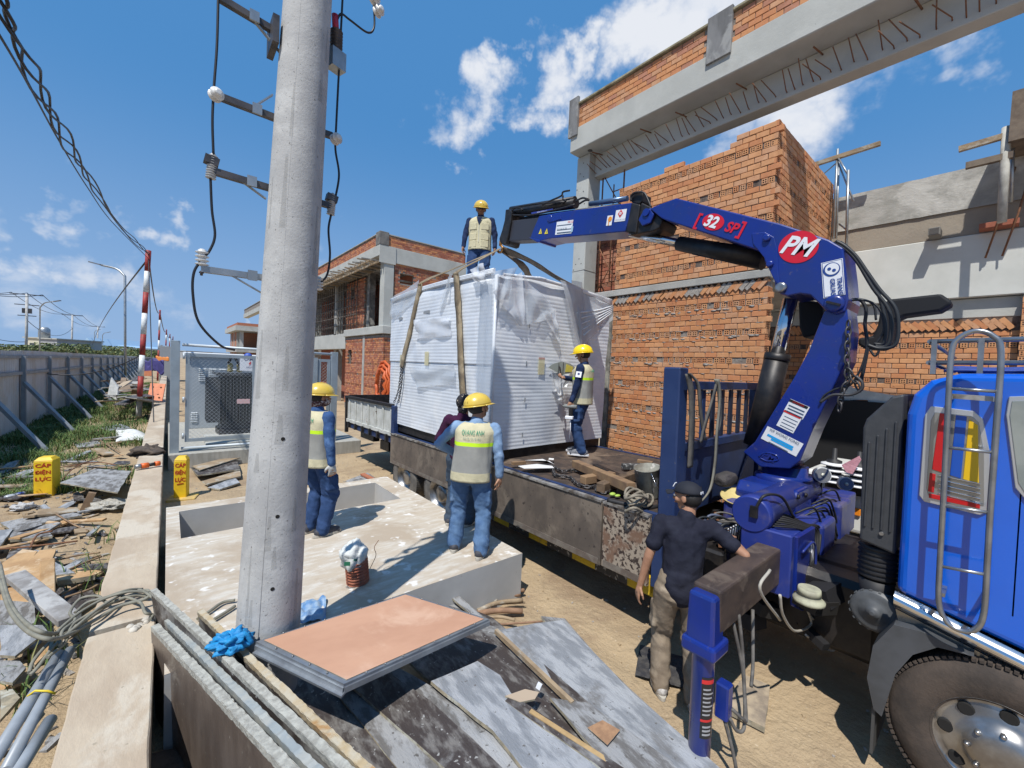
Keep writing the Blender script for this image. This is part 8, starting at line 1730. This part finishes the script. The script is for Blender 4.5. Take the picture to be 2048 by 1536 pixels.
for k in range(700):
    y = r.uniform(-1, 12); x = r.uniform(2.6, 7) if r.random() < .5 else r.uniform(.1, 6); 
    if 0 <= x <= 3 and 3.2 < y < 6.9: continue
    m.obox((x,y,gh(x,y)+.004), r.uniform(.008,.03), r.uniform(.008,.03), r.uniform(.006,.016), rotm(0,0,r.uniform(0,3)), r.choice((0,0,1)))
m.build('pebbles', [sand, mortar_l], kind='stuff')
# big plank heap further along, orange panel, tarp
r = random.Random(61)
plank_m = [mat('heap_grey', (.42,.41,.38), .9, c2=(.28,.27,.25), scale=5), mat('heap_brown', (.27,.20,.14), .9, c2=(.18,.13,.09), scale=5), mat('heap_tan', (.46,.37,.27), .9, c2=(.33,.26,.18), scale=5), ply_d]
for k in range(38):
    px = r.uniform(220, 300); py = r.uniform(750+.35*abs(px-262), 802); hgt = .1+.9*max(0, 1-abs(px-265)/60)*r.random(); d = 15+ (800-py)*.14; p = P(px, py, d=d); 
    if p.z < 0: p.z = .1+r.random()*.5
    a = r.uniform(-.5,.5)+1.2; m = M(); ln = r.uniform(.8,1.7); mi = r.randrange(4); m.obox(p, ln, r.uniform(.12,.35), .03, rotm(r.uniform(-.25,.25), r.uniform(-.3,.3), a))
    lab = '%s %s plank %s of the far scrap heap' % ('long' if ln > 1.25 else 'short', ('grey', 'brown', 'tan', 'black')[mi], 'beside the white board' if px < 250 else 'at the orange panel end' if px > 295 else 'on the crest' if py < 765 else 'low on the near slope' if py > 785 else 'in the middle'); m.build('heaped_plank', plank_m[mi], None, lab, 'plank', 'planks in the far scrap heap')
m = M(); m.prism([P(a,b,d=16.5) for a, b in ((222,755),(236,775),(233,800),(215,790))][::-1], Vector((.03,.05,0))); m.build('white_board', mat('white_scrap', (.70,.71,.70)), None, 'upright white board at the fence end of the scrap heap', 'board')
op_ = mat('orange_panel', (.62,.23,.11), .6, c2=(.52,.18,.09), scale=5); t = empty('orange_hoarding', P(313,790,d=17), 'faded orange panel leaning behind the low wall, next to the tall striped post', 'panel'); m = M(); m.prism([P(a,b,d=d_) for a, b, d_ in ((301,766,17.3),(331,768,17.3),(324,802,16.5),(294,799,16.5))][::-1], Vector((.02,.06,0))); m.build('panel_face', op_, t); 
for a, b in ((306,774),(322,775),(304,793),(318,795)): m = M(); m.ball(P(a,b,d=16.6), .035, 8, 5); m.build('bolt', rust, t)
m = M(); m.prism([P(a,b,d=22) for a, b in ((288,742),(304,741),(304,752),(287,752))][::-1], Vector((.02,.06,0))); m.build('small_orange_board', MATS['orange_panel'] if False else op_, None, 'small red orange board behind the tall striped post', 'board')
m = M(); m.grid(lambda u, v: P(286+42*u, 745-26*v+4*math.sin(u*9), d=30)+Vector((0,0,.2*mnoise.noise(Vector((u*5,v*5,0))))), 14, 10); m.build('purple_tarp', mat('tarp_purple', (.07,.06,.22), .7, c2=(.045,.04,.15), scale=3), None, 'dark blue tarpaulin hung behind the scrap heap', 'tarpaulin', solid=.02)
m = M(); m.grid(lambda u, v: P(310+28*u, 722-10*v*(1-u*.3), d=33)+Vector((0,0,.1*mnoise.noise(Vector((u*5,v*5,0))))), 8, 5); m.build('orange_tarp', mat('tarp_orange', (.75,.25,.06), .7), None, 'bright orange tarpaulin on top of the blue one', 'tarpaulin', solid=.02)
m = M(); q = P(325,700,d=36); m.box(q.x-.2, q.x+1.2, q.y, q.y+2, 0, 3.1); m.build('site_shed', mat('shed_grey', (.33,.35,.37), .8), None, 'grey site shed behind the slim striped posts', 'shed')
# boards by the second marker and by the pad back corner
plate(((382,935),(475,922),(480,938),(395,950)), .03, ply_d, 'black filmed board behind the second marker post', .12); plate(((405,962),(480,940),(482,952),(415,968)), .03, timber, 'worn timber plank behind the pad pit', .08); plate(((415,975),(470,955),(480,965),(440,978)), .03, ply_b, 'pale chipped board beside the pad pit', .06); plate(((385,932),(440,918),(480,915),(400,940)), .02, timber, 'thin timber strip against the plinth', .16)
plate(((690,962),(735,945),(750,955),(705,968)), .02, ply_g, 'grey board behind the masked man', .05); m = M(); m.bar(P(725,948,z=.08), P(752,962,z=.08), .10, .03); m.build('red_plank', BRD[0], None, 'reddish broken plank behind the pad corner', 'plank')
# sticks by the pad corner
r = random.Random(71)
for k, lab in enumerate(('thickest stick of the bundle, sawn end toward the truck', 'second stick, crossing the thick one', 'thin pale stick lying against the pad side', 'bent twig on top of the bundle', 'long thin lath on the sand', 'short forked twig by the pad corner', 'brown root piece at the pad corner', 'short stick under the bundle')):
    a = [(950,1228,1045,1222),(955,1222,1045,1200),(940,1215,1040,1190),(965,1212,1050,1205),(985,1250,1085,1243),(985,1208,1030,1182),(1015,1195,1048,1180),(960,1236,1030,1240)][k]
    m = M(); p, q = P(a[0],a[1],z=.05+.02*(k%3)), P(a[2],a[3],z=.04+.03*((k+1)%3)); m.tube(bez([p, p.lerp(q,.5)+Vector((r.uniform(-.03,.03), r.uniform(-.03,.03), .02)), q], 6), (.028,.022,.014,.011,.010,.010,.02,.016)[k], 8); m.build('stick', [mat('stick_brown', (.30,.18,.11), .85, c2=(.22,.13,.08), scale=12), timber][k%2], None, lab, 'stick', 'sticks by the pad corner')
# black scrap sheet and plate under the outrigger
m = M(); m.grid(lambda u, v: P(1280+110*u-10*v, 1290+60*v+30*u, z=.015)+Vector((0,0,.015*abs(mnoise.noise(Vector((u*9,v*9,0)))))), 24, 12); m.build('black_sheet', mat('torn_black', (.03,.03,.035), .6, bump=.01, c2=(.08,.075,.07), scale=14), None, 'torn black plastic sheet behind the operator on the sand', 'plastic sheet')
t = sheet([P(a,b,z=.05) for a, b in ((1490,1350),(1540,1370),(1530,1455),(1440,1410))], .04, mat('sandy_board', (.42,.34,.24), .9, c2=(.22,.18,.14), scale=7), 'sand covered square pad board beside the outrigger leg', name='pad_board', group=None)

r = random.Random(91); kinds = [('scrap_board', ply_g, 'scrap board', 'grey'), ('scrap_board', ply_b, 'scrap board', 'pale'), ('scrap_wood', wood_o, 'wood', 'orange'), ('scrap_board', ply_d, 'scrap board', 'black'), ('scrap_wood', timber, 'wood', 'brown')]
zones = [((0,95),(1060,1130),'on the sandy patch by the long rebar'), ((0,110),(1150,1210),'under the slanting plank'), ((0,70),(1270,1390),'in the board stack at the pipe bundle'), ((110,210),(1130,1195),'against the low wall near the hose tangle'), ((150,250),(905,935),'before the dark cloth heap'), ((0,70),(930,1000),'by the struts of the fence'), ((130,230),(995,1075),'in front of the propped square board'), ((60,130),(1020,1080),'round the thin planks'), ((180,260),(850,900),'along the grass edge')]
for zi, (xr, yr, where) in enumerate(zones):
    for k in range(7):
        nm, mm_, ct, col_ = kinds[(k*2+zi) % 5]; p = P(r.uniform(*xr), r.uniform(*yr), z=.04+.03*r.random()); sc_ = min(1.6, max(.6, p.y/6)); a = r.uniform(0, 3.14); ln, wd = r.uniform(.16,.5)*sc_, r.uniform(.03,.16)*sc_
        m = M(); R = rotm(r.uniform(-.15,.15), r.uniform(-.15,.15), a); q = []
        for i, j in ((-1,-1),(0,-1.1),(1,-1+r.uniform(0,.8)),(1.05,0),(1-r.uniform(0,.3),1),(0,1.05),(-1,1)): q.append(p + R @ Vector((i*ln/2, j*wd/2, .02)))
        m.prism(q, R @ Vector((0,0,r.uniform(.012,.03)))); m.build(nm, [mm_], None, '%s %s %s piece %s' % ('long' if ln/wd > 4 else 'stubby' if ln/wd < 2 else 'short', col_, 'wood' if ct == 'wood' else 'board', where), ct, 'scrap pieces '+where)

mudm = mat('dark_mud', (.06,.048,.038), .8, c2=(.10,.08,.065), scale=5, bump=.02, bscale=9)
m = M(); m.grid(lambda u, v: (-.06+.95*u, .6+2.6*v, .06+.05*mnoise.noise(Vector((u*4, v*7, 4)))+.02*mnoise.noise(Vector((u*11, v*20, 4)))), 30, 60); m.build('mud', mudm, kind='structure')

# look-alikes that still share a label are told apart by their distance
same = {}
for o in SC.objects:
    if o.parent is None and o.get('label') and o.get('category'): same.setdefault(o['label'], []).append(o)
for lab, obs in same.items():
    if len(obs) > 1:
        obs.sort(key=lambda o: (Vector(o.location)-CPOS).length)
        for k, o in enumerate(obs): o['label'] = ['nearest', 'second nearest', 'third nearest', 'fourth nearest', 'fifth nearest', 'sixth nearest', 'seventh nearest', 'farthest'][min(k, 7)] + ' ' + lab
